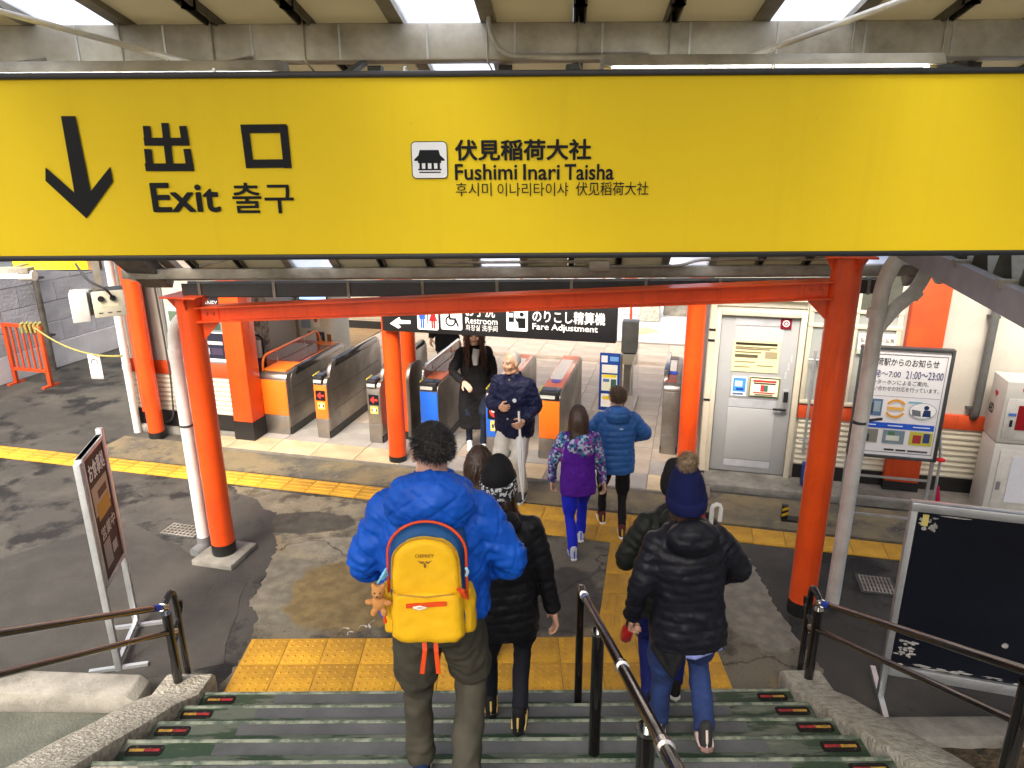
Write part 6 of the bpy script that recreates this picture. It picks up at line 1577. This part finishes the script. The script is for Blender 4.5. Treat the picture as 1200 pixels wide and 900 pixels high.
            for j, q in enumerate(pts):
                ww = w * (1 - .75 * j / (len(pts) - 1)); mb.v += [tuple(q - sd * ww), tuple(q + sd * ww)]
            for j in range(len(pts) - 1): mb.f.append((o + 2*j, o + 2*j + 1, o + 2*j + 3, o + 2*j + 2)); mb.mi.append(0)
        me = mb.mesh("hair"); return smooth_link(name, me, m, s.root)
    def beanie(s, m, h=.155, cuff=True, band=None, name="hat", w=1.08, ch=.034):
        mb = MB(); hk = s.hk; rings = []
        prof = [(-.035, 1.0), (-.03, 1.06), (.02, 1.07), (.045, 1.03), (.075, 1.0), (.11, .91), (h - .03, .70), (h - .008, .36), (h, .10)]
        n = 40
        for z, r in prof:
            rings.append([s.HP((.079 * w * r) * cos(2*pi*j/n) * (1 + .012 * (j % 2)), -.012 + (.100 * w * r) * sin(2*pi*j/n) * (1 + .012 * (j % 2)), z + .028 * (-sin(2*pi*j/n) < 0) * sin(2*pi*j/n)) for j in range(n)])
        loft(mb, rings); o = mb.build(name, m, s.root, smooth=75)
        if cuff:
            cf = MB(); R2 = []
            for z, r in ((-.04, 1.06), (-.03, 1.12), (.0, 1.13), (ch - .006, 1.11), (ch, 1.04)): R2.append([s.HP(.079 * w * r * cos(2*pi*j/n) * (1 + .012 * (j % 2)), -.012 + .100 * w * r * sin(2*pi*j/n) * (1 + .012 * (j % 2)), z + .028 * (sin(2*pi*j/n) > 0) * sin(2*pi*j/n)) for j in range(n)])
            loft(cf, R2); cf.build("cuff", band or m, o, smooth=75)
        return o

# ---- man with yellow backpack
M_bluejk = fabric("royal_blue_quilt", (.006, .085, .46), rough=.5, c2=(.004, .065, .38), bump=.1, sheen=.1)
man = Person("man in royal blue quilted jacket and olive trousers wearing a yellow backpack", (-.335, 2.70, .775), 0, 1.83, M_skin_light, pelvis=(0, .0, .985), lean=.09, head=(.38, -.04, 0),
             feet=(((-.11, .06, 0), -.05, 0), ((.12, -.19, .155), .08, 0)), hands=((-.16, .22, 1.06), (.18, .20, 1.06)), elbows=((-.95, -.8, -.1), (1, -.7, -.1)), bulk=1.15)
man.jacket(M_bluejk, hem=.0, bulk=1.17, quilt=.115, hood=1.25, collar=.05, wr_=.017, seed=1, waist=1.06)
man.trousers(fabric("olive_trousers", (.062, .058, .042), c2=(.046, .043, .031)), bulk=1.06, wr_=.016, seed=2)
man.shoes(fabric("navy_shoe", (.012, .03, .09)))
man.hair(M_hair_black, 4200, .026, curl=.02, width=.0018, seed=3, cap=1.055, lift=.12, region=lambda d: d.z > -.30 and not (d.y > .35 and d.z < .5) and not (abs(d.x) > .72 and d.y > -.12 and d.z < .05))
man.hair(M_hair_black, 700, .010, curl=.3, width=.0012, seed=4, cap=1.0, name="beard", region=lambda d: d.y > .15 and d.z < -.35 and d.z > -.95)

# backpack: blue shell, yellow front pockets, orange trims
def backpack():
    k = 1.0; t = thing("backpack", "yellow and blue backpack with orange straps on the man in blue", "backpack", man.root.location, 0)
    X, Y, Z = man.X, man.Y, man.Z; O = man.T(0, -.140, .100)
    def Q(x, y, z): return O + X * x * 1.03 - Y * y + Z * z * .93          # y: outwards from the back
    M_by = fabric("backpack_yellow", (.74, .43, .010), c2=(.66, .37, .008), bump=.25, bscale=330, rough=.65)
    M_bb2 = fabric("backpack_blue", (.012, .075, .21), bump=.2, bscale=330, rough=.6); M_bo = fabric("backpack_orange", (.66, .07, .012), rough=.5)
    def shell(prof, y0, y1, n, m, name, vox=.007, wr=.006, seed=0):
        mb = MB(); R_ = []
        for f, sc2 in ((0, .93), (.25, 1.0), (.7, .98), (.92, .90), (1, .78)):
            y = y0 + (y1 - y0) * f; cx = 0; cz = sum(p[1] for p in prof) / len(prof)
            R_.append([Q(p[0] * sc2, y, cz + (p[1] - cz) * sc2) for p in prof])
        loft(mb, R_); me = remeshed(mb, vox, 3); co = get_co(me); no = get_no(me)
        set_co(me, co + no * (wr * (vnoise(co, 12, seed) + .5 * vnoise(co, 27, seed + 3)))[:, None]); return smooth_link(name, me, m, t)
    def outline(w0, w1, z0, z1, top=.12):      # bag outline: bottom width w0, top width w1, arched top
        P = [(-w0, z0 + .03), (-w0 + .03, z0), (w0 - .03, z0), (w0, z0 + .03), (w1, z1 - top)]
        P += [(w1 * cos(a), z1 - top + top * sin(a)) for a in [pi * i / 12 for i in range(1, 12)]] + [(-w1, z1 - top)]
        return P
    shell(outline(.155, .145, -.10, .43, .14), -.05, .13, 5, M_bb2, "main_compartment", seed=1)
    shell(outline(.134, .126, .115, .385, .105), .09, .168, 5, M_by, "upper_pocket", seed=2, wr=.005)
    shell(outline(.145, .135, -.095, .165, .03), .06, .185, 5, M_by, "lower_pocket", seed=3, wr=.006)
    for sx in (-1, 1): shell([(sx * .15 + a, b) for a, b in ((-.03, -.09), (.03, -.09), (.032, .05), (.02, .12), (-.03, .13))], .0, .11, 4, M_by, "side_pocket", seed=5 + sx, wr=.006)
    # orange piping over the top, zips, pulls
    pip = [Q(.148 * cos(a), .102, .29 + .145 * sin(a)) for a in [pi * i / 18 for i in range(19)]]; pip = [Q(.150, .10, .08)] + pip + [Q(-.150, .10, .08)]
    MB().tube(pip, .0055, 8).build("piping", M_bo, t)
    pip = [Q(.124 * cos(a), .150, .280 + .105 * sin(a)) for a in [pi * i / 18 for i in range(19)]]; MB().tube([Q(.130, .150, .16)] + pip + [Q(-.130, .150, .16)], .004, 8).build("zip", mat("zip_dark_yellow", (.40, .22, .01)), t)
    MB().tube([Q(-.105, .180, .150), Q(0, .190, .143), Q(.105, .180, .150)], .003, 6).build("pocket_hem", mat("zip_dark_yellow", (.40, .22, .01)), t)
    MB().add([Q(-.072, .194, .095), Q(.078, .194, .105), Q(.078, .194, .122), Q(-.072, .194, .112), Q(-.072, .180, .095), Q(.078, .180, .105), Q(.078, .180, .122), Q(-.072, .180, .112)], [(0,1,2,3),(0,4,5,1),(3,2,6,7),(0,3,7,4),(1,5,6,2)]).build("pocket_zip", M_bo, t)
    MB().tube([Q(-.045, .200, .103), Q(-.02, .203, .110), Q(.004, .200, .103), Q(-.02, .203, .096), Q(-.045, .200, .103)], .0035, 6).build("zip_pull", flat((225, 220, 205)), t)
    for sx in (-1, 1):
        MB().tube([Q(sx * .146, .15, .12), Q(sx * .135, .165, .155), Q(sx * .118, .17, .17)], [.010, .012, .006], 6).build("orange_tab", M_bo, t) if sx > 0 else None
        x = sx * .022; pts = [Q(x, .10, -.09), Q(x + .004, .12, -.15), Q(x + .010 * sx, .12, -.26)]
        mb = MB(); 
        for j in range(2): mb.bar(pts[j], pts[j + 1], .018, .004, up=tuple(-Y))
        mb.build("hanging_strap", M_bo, t)
    # shoulder straps over the jacket
    for sx in (-1, 1):
        pts = fillet([Q(sx * .085, -.02, .40), Q(sx * .115, -.075, .50), man.T(sx * .115, .02, .545), man.T(sx * .13, .145, .42), man.T(sx * .15, .165, .2), Q(sx * .165, -.06, .0)], .06, 4)
        mb = MB(); 
        w = .03; R_ = []
        for p in pts: R_.append(p)
        mb.tube(R_, .022, 8); mb.build("shoulder_strap", M_bb2 if sx > 0 else M_blackplastic, t, smooth=60)
    MB().tube(fillet([Q(-.03, .02, .42), Q(-.03, .05, .47), Q(.03, .05, .47), Q(.03, .02, .42)], .03), .007, 8).build("grab_loop", M_bo, t)
    # emblem and lettering on the upper pocket
    F = Matrix.Translation(Q(0, .1735, .0)) @ Matrix(((X.x, -Y.x * -1, Z.x, 0), (X.y, Y.y, Z.y, 0), (X.z, Y.z, Z.z, 0), (0, 0, 0, 1)))
    ink = mat("print_brown", (.22, .11, .01), rough=.6)
    lettering("OSPREY", (-.036, .288, .036, .302), 0, ink, t, .01, "lettering", F)
    poly_print([[(-.03, .278), (-.012, .262), (-.004, .268), (-.004, .250), (0, .244), (.004, .250), (.004, .268), (.012, .262), (.03, .278), (.012, .270), (.006, .275), (0, .262), (-.006, .275), (-.012, .270)]], 0, ink, t, "emblem", F)
    # blue clip loops
    for k2 in range(3): MB().tube([Q(-.15, .11 + .01 * k2, .20 + .02 * k2), Q(-.185 + .012 * k2, .13, .175 + .02 * k2), Q(-.17, .145, .205), Q(-.15, .11 + .01 * k2, .20 + .02 * k2)], .005, 6).build("clip_loop", flat((120, 190, 225)), t)
    MB().tube([Q(.148, .12, .20), Q(.156, .135, .225), Q(.15, .14, .245)], .006, 6).build("side_clip", flat((170, 215, 235)), t)
    # little plush bear hanging from the clip
    bt = thing("plush_bear", "small tan plush bear keyring hanging from the backpack", "plush toy", man.root.location, 0)
    M_plush = fabric("plush_tan", (.52, .25, .08), rough=.95, c2=(.42, .19, .055), bump=.9, bscale=180, sheen=.6)
    c = Q(-.178, .155, .10); mb = MB(); 
    def e(x, z, r, y=0): mb.ell(c + X * x - Y * y + Z * z, r, 12, 8)
    e(0, 0, (.030, .026, .034)); e(0, .048, .027, .006); e(-.02, .072, .010); e(.02, .072, .010); e(0, .042, .012, .026); e(-.036, .008, (.018, .012, .012), .01); e(.036, .004, (.018, .012, .012), .01); e(-.020, -.036, (.014, .016, .018), .012); e(.020, -.036, (.014, .016, .018), .012)
    bo = smooth_link("bear_body", remeshed(mb, .0035, 1), M_plush, bt)
    for x in (-.010, .010): MB().ell(c + X * x - Y * .030 + Z * .055, .0032, 8, 6).build("eye", M_blackplastic, bt)
    MB().ell(c - Y * .038 + Z * .044, .004, 8, 6).build("nose", M_blackplastic, bt)
    MB().tube([c + Z * .07, Q(-.172, .135, .19)], .003, 6).build("cord", flat((60, 100, 150)), bt); MB().tube([c + X * .02 - Y * .02 - Z * .03, c + X * .024 - Y * .02 - Z * .075], [.004, .007], 6).build("tassel", M_bo, bt)
    return t
backpack()

# ---- woman in black with patterned hat
w2 = Person("woman in black jacket and trousers with black and white patterned hat beside the backpacker", (-.055, 3.54, .31), 0, 1.71, M_skin_light, pelvis=(0, .0, .925), lean=.08, head=(-.15, -.1, 0), side_lean=-.03,
            feet=(((-.09, .16, 0), -.05, 0), ((.085, -.14, .155), .15, 0)), hands=((-.24, .1, .82), (.285, .02, .82)), elbows=((-.6, -.8, 0), (.8, -.5, 0)), curl=(.5, .45))
w2.jacket(fabric("black_puffer", (.011, .011, .013), rough=.42, sheen=.05), hem=-.20, bulk=1.06, puff=.0045, sp=.055, hood=.85, wr_=.008, seed=11)
w2.trousers(fabric("navy_black_trousers", (.010, .012, .018)), bulk=.92, wr_=.009, seed=12, cuff=.85, ank=.03)
w2.shoes(fabric("black_shoe", (.012, .012, .012)), sole=flat((40, 40, 40)), accent=flat((220, 190, 110)))
w2.hair(M_hair_brown, 700, .34, long_=True, curl=.18, seed=13, back=.05, width=.004)
M_hatp = mat("black_white_pattern", (.62, .62, .62), rough=.9, c2=(.012, .012, .013), scale=52, lo=.52, hi=.56, detail=2, bump=.3, bscale=200)
w2.beanie(fabric("black_knit", (.010, .010, .011), bump=.5, bscale=160), band=M_hatp, h=.17, w=1.16, ch=.06)

# ---- woman with brown hair walking ahead
w3 = Person("woman with brown hair in dark jacket walking ahead of the patterned hat", (-.235, 4.72, .012), 0, 1.66, M_skin_light, lean=.05, head=(-.25, -.1, 0), feet=(((-.08, .12, 0), 0, 0), ((.08, -.14, 0), 0, 0)))
w3.jacket(fabric("charcoal_coat", (.03, .028, .027)), hem=-.2, bulk=1.05, seed=15); w3.trousers(fabric("navy_black_trousers", (.010, .012, .018)), seed=16); w3.shoes(fabric("black_shoe", (.012, .012, .012)))
w3.hair(M_hair_brown, 1100, .34, long_=True, curl=.3, seed=17, back=.02, width=.004, vol=1.03)

# ---- old man with umbrella, coming towards the stairs
om = Person("old man with thin white hair in navy blouson and pale trousers holding a closed umbrella", (.02, 7.26, .014), pi - .42, 1.70, M_skin_old, pelvis=(0, 0, .885), lean=.04, head=(-.42, -.02, 0), 
            feet=(((-.11, .02, .0), -.15, 0), ((.06, .12, .0), .1, 0)), hands=((-.21, .22, .99), (.055, .235, 1.10)), elbows=((-.3, -1, -.1), (.8, -.7, -.3)), curl=(1.15, 1.3), palm=((-.9, .2, .2), (.2, 1, .1)), bulk=1.1)
om.face(M_hair_white)
om.jacket(fabric("navy_blouson", (.005, .007, .030), rough=.6), hem=-.15, bulk=1.10, wr_=.016, seed=21, waist=1.14, flare=1.06, collar=.02)
om.trousers(fabric("pale_grey_trousers", (.46, .45, .40), c2=(.38, .37, .32)), bulk=1.0, wr_=.012, seed=22)
om.shoes(fabric("dark_sneaker", (.03, .035, .04)), sole=flat((200, 205, 205)))
om.hair(M_hair_white, 1500, .014, width=.0010, seed=23, cap=1.0, lift=.1, region=lambda d: d.z > -.35 and not (d.y > .35) and not (abs(d.x) > .75 and d.y > -.05 and d.z < .05))
bj = om.T(-.085, .165, .30); MB().tube([bj, bj + om.Y * .006], .022, 16).build("badge", flat((190, 195, 200)), om.root)
for (x, z) in ((.0, .18), (.0, .08), (-.1, .05)): q = om.T(x, .165, z); MB().tube([q, q + om.Y * .008], .010, 10).build("button", flat((170, 170, 170)), om.root)
# collar of light scarf
MB().tube([om.T(-.045, .05, .515), om.T(0, .090, .485), om.T(.045, .05, .515)], .016, 10).build("shirt_collar", flat((110, 106, 96)), om.root)
ub = thing("closed_umbrella", "closed translucent white umbrella held by the old man", "umbrella", om.root.location, om.root.rotation_euler.z)
g0 = om.wr[0] + (om.wr[0] - om.el[0]).normalized() * .085 + Vector((0, 0, -.02)); tip = g0 + Vector((-.06, .05, -.80))
ax_ = (tip - g0).normalized()
MB().tube([g0 - ax_ * .16, g0 + ax_ * .12], .012, 10).build("handle", M_white, ub); MB().tube([g0 + ax_ * .10, tip], .005, 8).build("shaft", M_alu, ub)
def umb_mat():
    m = bpy.data.materials.new("umbrella_film"); m.use_nodes = True; p = m.node_tree.nodes["Principled BSDF"]; p.inputs["Base Color"].default_value = (.82, .84, .84, 1); p.inputs["Alpha"].default_value = .6; p.inputs["Roughness"].default_value = .25; return m
M_film = umb_mat(); mb = MB(); R_ = []
a1 = ax_.cross(Vector((0, 1, 0))).normalized(); a2 = ax_.cross(a1)
for f, r in ((.12, .012), (.18, .036), (.35, .040), (.6, .030), (.85, .016), (.97, .007)):
    R_.append([g0 + ax_ * (.82 * f) + (a1 * cos(2*pi*j/24) + a2 * sin(2*pi*j/24)) * r * (1 if j % 3 else .72) for j in range(24)])
loft(mb, R_); mb.build("folded_canopy", M_film, ub, smooth=50)

# ---- woman in long black coat at the gate
p5 = B(-.86, 1.55, .055)
w5 = Person("woman with long auburn hair in a long black coat between the blue gates", p5, pi + .15, 1.61, M_skin_light, lean=.02, head=(-.1, .0, 0), feet=(((-.08, .10, 0), 0, 0), ((.08, -.05, 0), 0, 0)), hands=((-.22, .05, .80), (.17, .30, .98)), elbows=((-.5, -.8, 0), (.9, -.6, -.2)), curl=(.4, .35), palm=(None, (.3, .2, .9)))
w5.face(M_hair_brown); w5.jacket(fabric("black_wool", (.009, .009, .010), rough=.9), hem=-.60, bulk=1.06, flare=1.12, wr_=.010, seed=31, vox=.010, name="coat"); w5.trousers(fabric("dark_jeans", (.012, .018, .035)), bulk=.9, cuff=.8, seed=32); w5.shoes(fabric("white_shoe", (.6, .6, .6)))
w5.hair(M_hair_auburn, 1500, .42, long_=True, curl=.55, seed=33, back=.03, width=.0045, vol=1.12, region=lambda d: d.z > -.45 and not (d.y > .30 and d.z < .55 and abs(d.x) < .75))
MB().tube([w5.T(-.02, .11, .50), w5.T(.0, .135, .40), w5.T(0, .14, .30)], [.045, .045, .03], 12).build("sweater", fabric("pale_knit", (.45, .44, .42)), w5.root)

# ---- person in black beyond the gates
w6 = Person("person in black coat seen beyond the gates under the hall sign", (-1.02, 11.2, .055), pi + .3, 1.66, M_skin_light, lean=.02, feet=(((-.08, .1, 0), 0, 0), ((.08, -.1, 0), 0, 0)))
w6.face(); w6.jacket(fabric("black_wool", (.009, .009, .010)), hem=-.35, bulk=1.1, seed=35, vox=.012, name="coat"); w6.trousers(fabric("navy_black_trousers", (.010, .012, .018)), seed=36); w6.shoes(fabric("black_shoe", (.012, .012, .012))); w6.hair(M_hair_black, 500, .12, long_=True, seed=37)

# ---- girl in purple
g7 = Person("girl in purple fleece with patterned sleeves and blue leggings", (.605, 6.15, .012), .06, 1.46, M_skin_light, pelvis=(0, 0, .76), lean=.05, head=(.05, -.05, 0), feet=(((-.055, -.18, 0), -.05, 0), ((.06, .12, .015), .1, .15)), hands=((-.235, .05, .70), (.245, .02, .68)), elbows=((-.9, -.6, 0), (.9, -.6, 0)), curl=(.6, .6))
M_purple = fabric("purple_fleece", (.085, .012, .27), rough=.9, c2=(.065, .008, .22)); 
def pattern_mat():
    m = bpy.data.materials.new("purple_teal_pattern"); m.use_nodes = True; nt = m.node_tree; n = nt.nodes; p = n["Principled BSDF"]; p.inputs["Roughness"].default_value = .85
    tc = n.new("ShaderNodeTexCoord"); v = n.new("ShaderNodeTexVoronoi"); v.inputs["Scale"].default_value = 46; nt.links.new(tc.outputs["Object"], v.inputs["Vector"])
    rp = n.new("ShaderNodeValToRGB"); e = rp.color_ramp.elements; e[0].color = (.05, .012, .16, 1); e[1].position = .42; e[1].color = (.35, .42, .55, 1)
    for pos, c in ((.15, (.02, .03, .12, 1)), (.28, (.02, .16, .28, 1)), (.6, (.22, .05, .30, 1)), (.8, (.03, .03, .10, 1))): k = e.new(pos); k.color = c
    rp.color_ramp.interpolation = 'CONSTANT'; nt.links.new(v.outputs["Color"], rp.inputs[0]); nt.links.new(rp.outputs[0], p.inputs["Base Color"]); return m
M_pat = pattern_mat()
jk = g7.jacket(M_purple, hem=-.20, bulk=1.06, wr_=.010, seed=41, hood=0, collar=.0)
jk.data.materials.append(M_pat)
co = get_co(jk.data); idx_, _ = seg_coord(co, [(g7.T(0, 0, -.3), g7.T(0, 0, .50), .15, 0)] + [(g7.sh[i], g7.el[i], .075, 0) for i in (0, 1)] + [(g7.el[i], g7.wr[i], .06, 0) for i in (0, 1)])
jk.data.polygons.foreach_set("material_index", [1 if sum(idx_[v] > 0 for v in p.vertices) * 2 > len(p.vertices) else 0 for p in jk.data.polygons])
mb = MB(); mb.ell(g7.T(.015, -.125, .40), (.135, .045, .085), 20, 14, g7.R @ Matrix.Rotation(-.35, 3, 'Y')); mb.ell(g7.T(.05, -.115, .33), (.09, .045, .07), 18, 12, g7.R); mb.cap(g7.T(-.11, -.06, .44), .035, g7.T(.11, -.06, .46), .035)
smooth_link("hood", remeshed(mb, .007, 3), M_pat, g7.root)
g7.trousers(fabric("bright_blue_leggings", (.010, .020, .50), rough=.7), bulk=.95, wr_=.008, seed=42, cuff=.95, name="leggings"); g7.shoes(fabric("white_sneaker", (.55, .57, .6)), accent=flat((70, 90, 190)))
g7.hair(M_hair_brown, 1100, .26, long_=True, curl=.06, seed=43, back=.0, width=.004, vol=1.04)

# ---- boy in blue puffer
b8 = Person("boy in steel blue puffer jacket and black trousers", (1.00, 6.50, .012), .0, 1.53, M_skin_light, pelvis=(0, 0, .80), lean=.04, head=(.25, -.02, 0), feet=(((-.09, .16, .0), -.1, -.0), ((.07, -.14, 0), .05, 0)), hands=((-.14, .20, .90), (.17, .19, .90)), elbows=((-1, -.5, -.1), (1, -.45, -.1)))
b8.jacket(fabric("steel_blue_puffer", (.030, .115, .34), rough=.4), hem=-.17, bulk=1.14, puff=.008, sp=.062, hood=1.0, wr_=.008, seed=51)
b8.trousers(fabric("black_joggers", (.008, .008, .009)), bulk=.9, cuff=.85, seed=52); b8.shoes(fabric("maroon_shoe", (.10, .02, .03)), accent=flat((200, 190, 60)))
b8.hair(M_hair_short, 2600, .030, curl=.0, width=.0018, seed=53, cap=1.04, lift=.10)
q = b8.T(.03, -.155, .36); prints([(-.016, -.006, .016, .006, (200, 205, 215))], 0, b8.root, "chest_mark", Matrix.Translation(q))

# ---- woman with pompom hat
w9 = Person("woman in black puffer and blue jeans with navy pompom hat", (.905, 3.25, .465), .02, 1.63, M_skin_light, pelvis=(.0, -.02, .885), lean=.07, head=(-.1, -.08, 0), side_lean=-.05, feet=(((-.085, .10, 0), -.05, 0), ((.10, -.16, .17), .1, .35)), hands=((-.27, .06, .82), (.17, .20, .95)), elbows=((-.5, -.9, 0), (1, -.6, -.1)), curl=(.95, .5), bulk=1.0)
w9.jacket(fabric("ink_puffer", (.010, .011, .016), rough=.45, sheen=.05), hem=-.16, bulk=1.09, puff=.0045, sp=.052, hood=1.0, wr_=.012, seed=61, flare=1.04)
w9.trousers(mat("blue_jeans", (.014, .040, .15), rough=.85, c2=(.007, .020, .085), scale=6, bump=.3, bscale=300, bdist=.003), bulk=1.08, wr_=.012, seed=62, cuff=.9, name="jeans")
w9.shoes(fabric("black_mesh_sneaker", (.03, .03, .032)), sole=flat((150, 120, 112)), accent=flat((205, 190, 180)))
w9.hair(M_hair_brown, 400, .10, long_=True, seed=63, region=lambda d: d.z < .1 and d.z > -.5 and d.y < .1)
M_navyknit = fabric("navy_knit", (.006, .010, .065), rough=.95, bump=.9, bscale=120, c2=(.004, .007, .045))
hat9 = w9.beanie(M_navyknit, h=.185, w=1.18)
c = w9.HP(0, -.03, .225); mb = MB(); r_ = random.Random(9); mb.ell(c, .042, 14, 10)
for _ in range(1500):
    d = Vector((r_.gauss(0, 1), r_.gauss(0, 1), r_.gauss(0, 1))).normalized(); e = (d + Vector((r_.gauss(0, .25), r_.gauss(0, .25), r_.gauss(0, .25) - .1))).normalized()
    a = c + d * .036; b = a + e * r_.uniform(.018, .034); sd = e.cross(Vector((r_.random(), r_.random(), r_.random()))).normalized() * .0016
    mb.add([a - sd, a + sd, b], [(0, 1, 2)])
smooth_link("pompom", mb.mesh("pompom"), mat("pompom_fur", (.36, .27, .17), rough=.9, c2=(.13, .085, .05), scale=60), hat9)
MB().tube([w9.T(-.085, .02, .515), w9.T(-.06, -.075, .525), w9.T(0, -.10, .53), w9.T(.06, -.075, .525), w9.T(.085, .02, .515)], .024, 10).build("scarf", fabric("periwinkle_fleece", (.22, .27, .58)), w9.root, smooth=60)
MB().tube([w9.T(-.15, -.08, -.17), w9.T(0, -.145, -.175), w9.T(.16, -.08, -.17)], .016, 10).build("shirt_hem", fabric("periwinkle_fleece", (.22, .27, .58)), w9.root, smooth=60)
dn_ = (w9.wr[0] - w9.el[0]).normalized(); hp = w9.wr[0] + dn_ * .075
bo = thing("drink_bottle", "red bottle with black lid in the hand of the pompom hat woman", "bottle", w9.root.location, w9.root.rotation_euler.z)
ax_ = (dn_ * .9 + Vector((0, .25, -.2))).normalized(); Mb = Matrix.Translation(hp) @ ax_.to_track_quat('-Z', 'Y').to_matrix().to_4x4()
MB().lathe([(.0, -.215), (.026, -.215), (.032, -.20), (.034, -.13), (.033, -.08), (.022, -.045), (.018, -.03)], (0, 0, 0), 22, Mb).build("body", mat("bottle_red", (.58, .012, .016), rough=.28, coat=.4), bo, smooth=50); MB().lathe([(.022, -.032), (.024, -.028), (.024, .015), (.014, .03)], (0, 0, 0), 20, Mb).build("lid", M_blackplastic, bo, smooth=50)
po = thing("hip_pouch", "black fabric pouch hanging at the hip of the pompom hat woman", "bag", w9.root.location, w9.root.rotation_euler.z)
mb = MB(); mb.cap(w9.T(-.07, -.125, -.165), .030, w9.T(-.185, -.06, -.165), .030); mb.cap(w9.T(-.08, -.13, -.18), .026, w9.T(-.115, -.135, -.29), .016); mb.cap(w9.T(-.18, -.07, -.18), .026, w9.T(-.125, -.13, -.27), .018); mb.cap(w9.T(-.125, -.11, -.18), .03, w9.T(-.12, -.13, -.28), .016); smooth_link("bag_body", remeshed(mb, .006, 3), fabric("black_cloth", (.010, .010, .011)), po)

# ---- person ahead of her in dark green
p10 = Person("person in dark green jacket and black hat ahead of the pompom hat", (.985, 3.90, .155), .0, 1.74, M_skin_light, pelvis=(0, 0, .90), lean=.06, head=(.15, -.1, 0), feet=(((-.09, .0, 0), 0, 0), ((.09, .12, .0), 0, 0)), hands=((-.20, .22, 1.0), (.20, .22, 1.0)), elbows=((-.7, -.9, -.2), (.7, -.9, -.2)), bulk=1.05)
p10.jacket(fabric("dark_green_puffer", (.016, .020, .016), rough=.5), hem=-.15, bulk=1.12, puff=.005, sp=.06, hood=.9, wr_=.009, seed=71); p10.trousers(fabric("bright_navy_trousers", (.010, .016, .12)), seed=72); p10.shoes(fabric("black_shoe", (.012, .012, .012)))
p10.beanie(fabric("black_knit", (.010, .010, .011)), h=.15); p10.hair(M_hair_black, 300, .06, long_=True, seed=73, region=lambda d: d.z < .0 and d.z > -.4 and d.y < -.1)
rb = thing("shoulder_bag", "red shoulder strap and bag behind the dark green jacket", "bag", p10.root.location, 0)
MB().tube([p10.T(.10, .10, .42), p10.T(.135, .02, .535), p10.T(.145, -.10, .46), p10.T(.14, -.165, .30)], .022, 8).build("strap", fabric("red_strap", (.55, .02, .03)), rb, smooth=60); mb = MB(); mb.ell(p10.T(.08, -.19, .16), (.12, .06, .16), 16, 12, p10.R); smooth_link("bag_body", remeshed(mb, .008, 2), fabric("red_cloth", (.42, .015, .025)), rb)
wu = thing("hooked_umbrella", "white hooked umbrella handle hanging on the red shoulder strap", "umbrella", p10.root.location, 0)
c = p10.T(.150, -.22, .50); hk_ = [c + Vector((.045 + .0, 0, .05)), c + Vector((.045, 0, .11))] + [c + Vector((.02 + .025 * cos(a), 0, .13 + .025 * sin(a))) for a in [0, .8, 1.6, 2.4, 3.14]] + [c + Vector((-.005, 0, .05)), c + Vector((-.0, 0.01, -.12))]
MB().tube(hk_, .013, 10).build("handle", M_white, wu, smooth=60); MB().tube([c + Vector((0, .01, -.1)), c + Vector((.0, .0, -.2)), c + Vector((.01, .0, -.55))], [.012, .03, .010], 12).build("folded_canopy", M_film, wu, smooth=60)
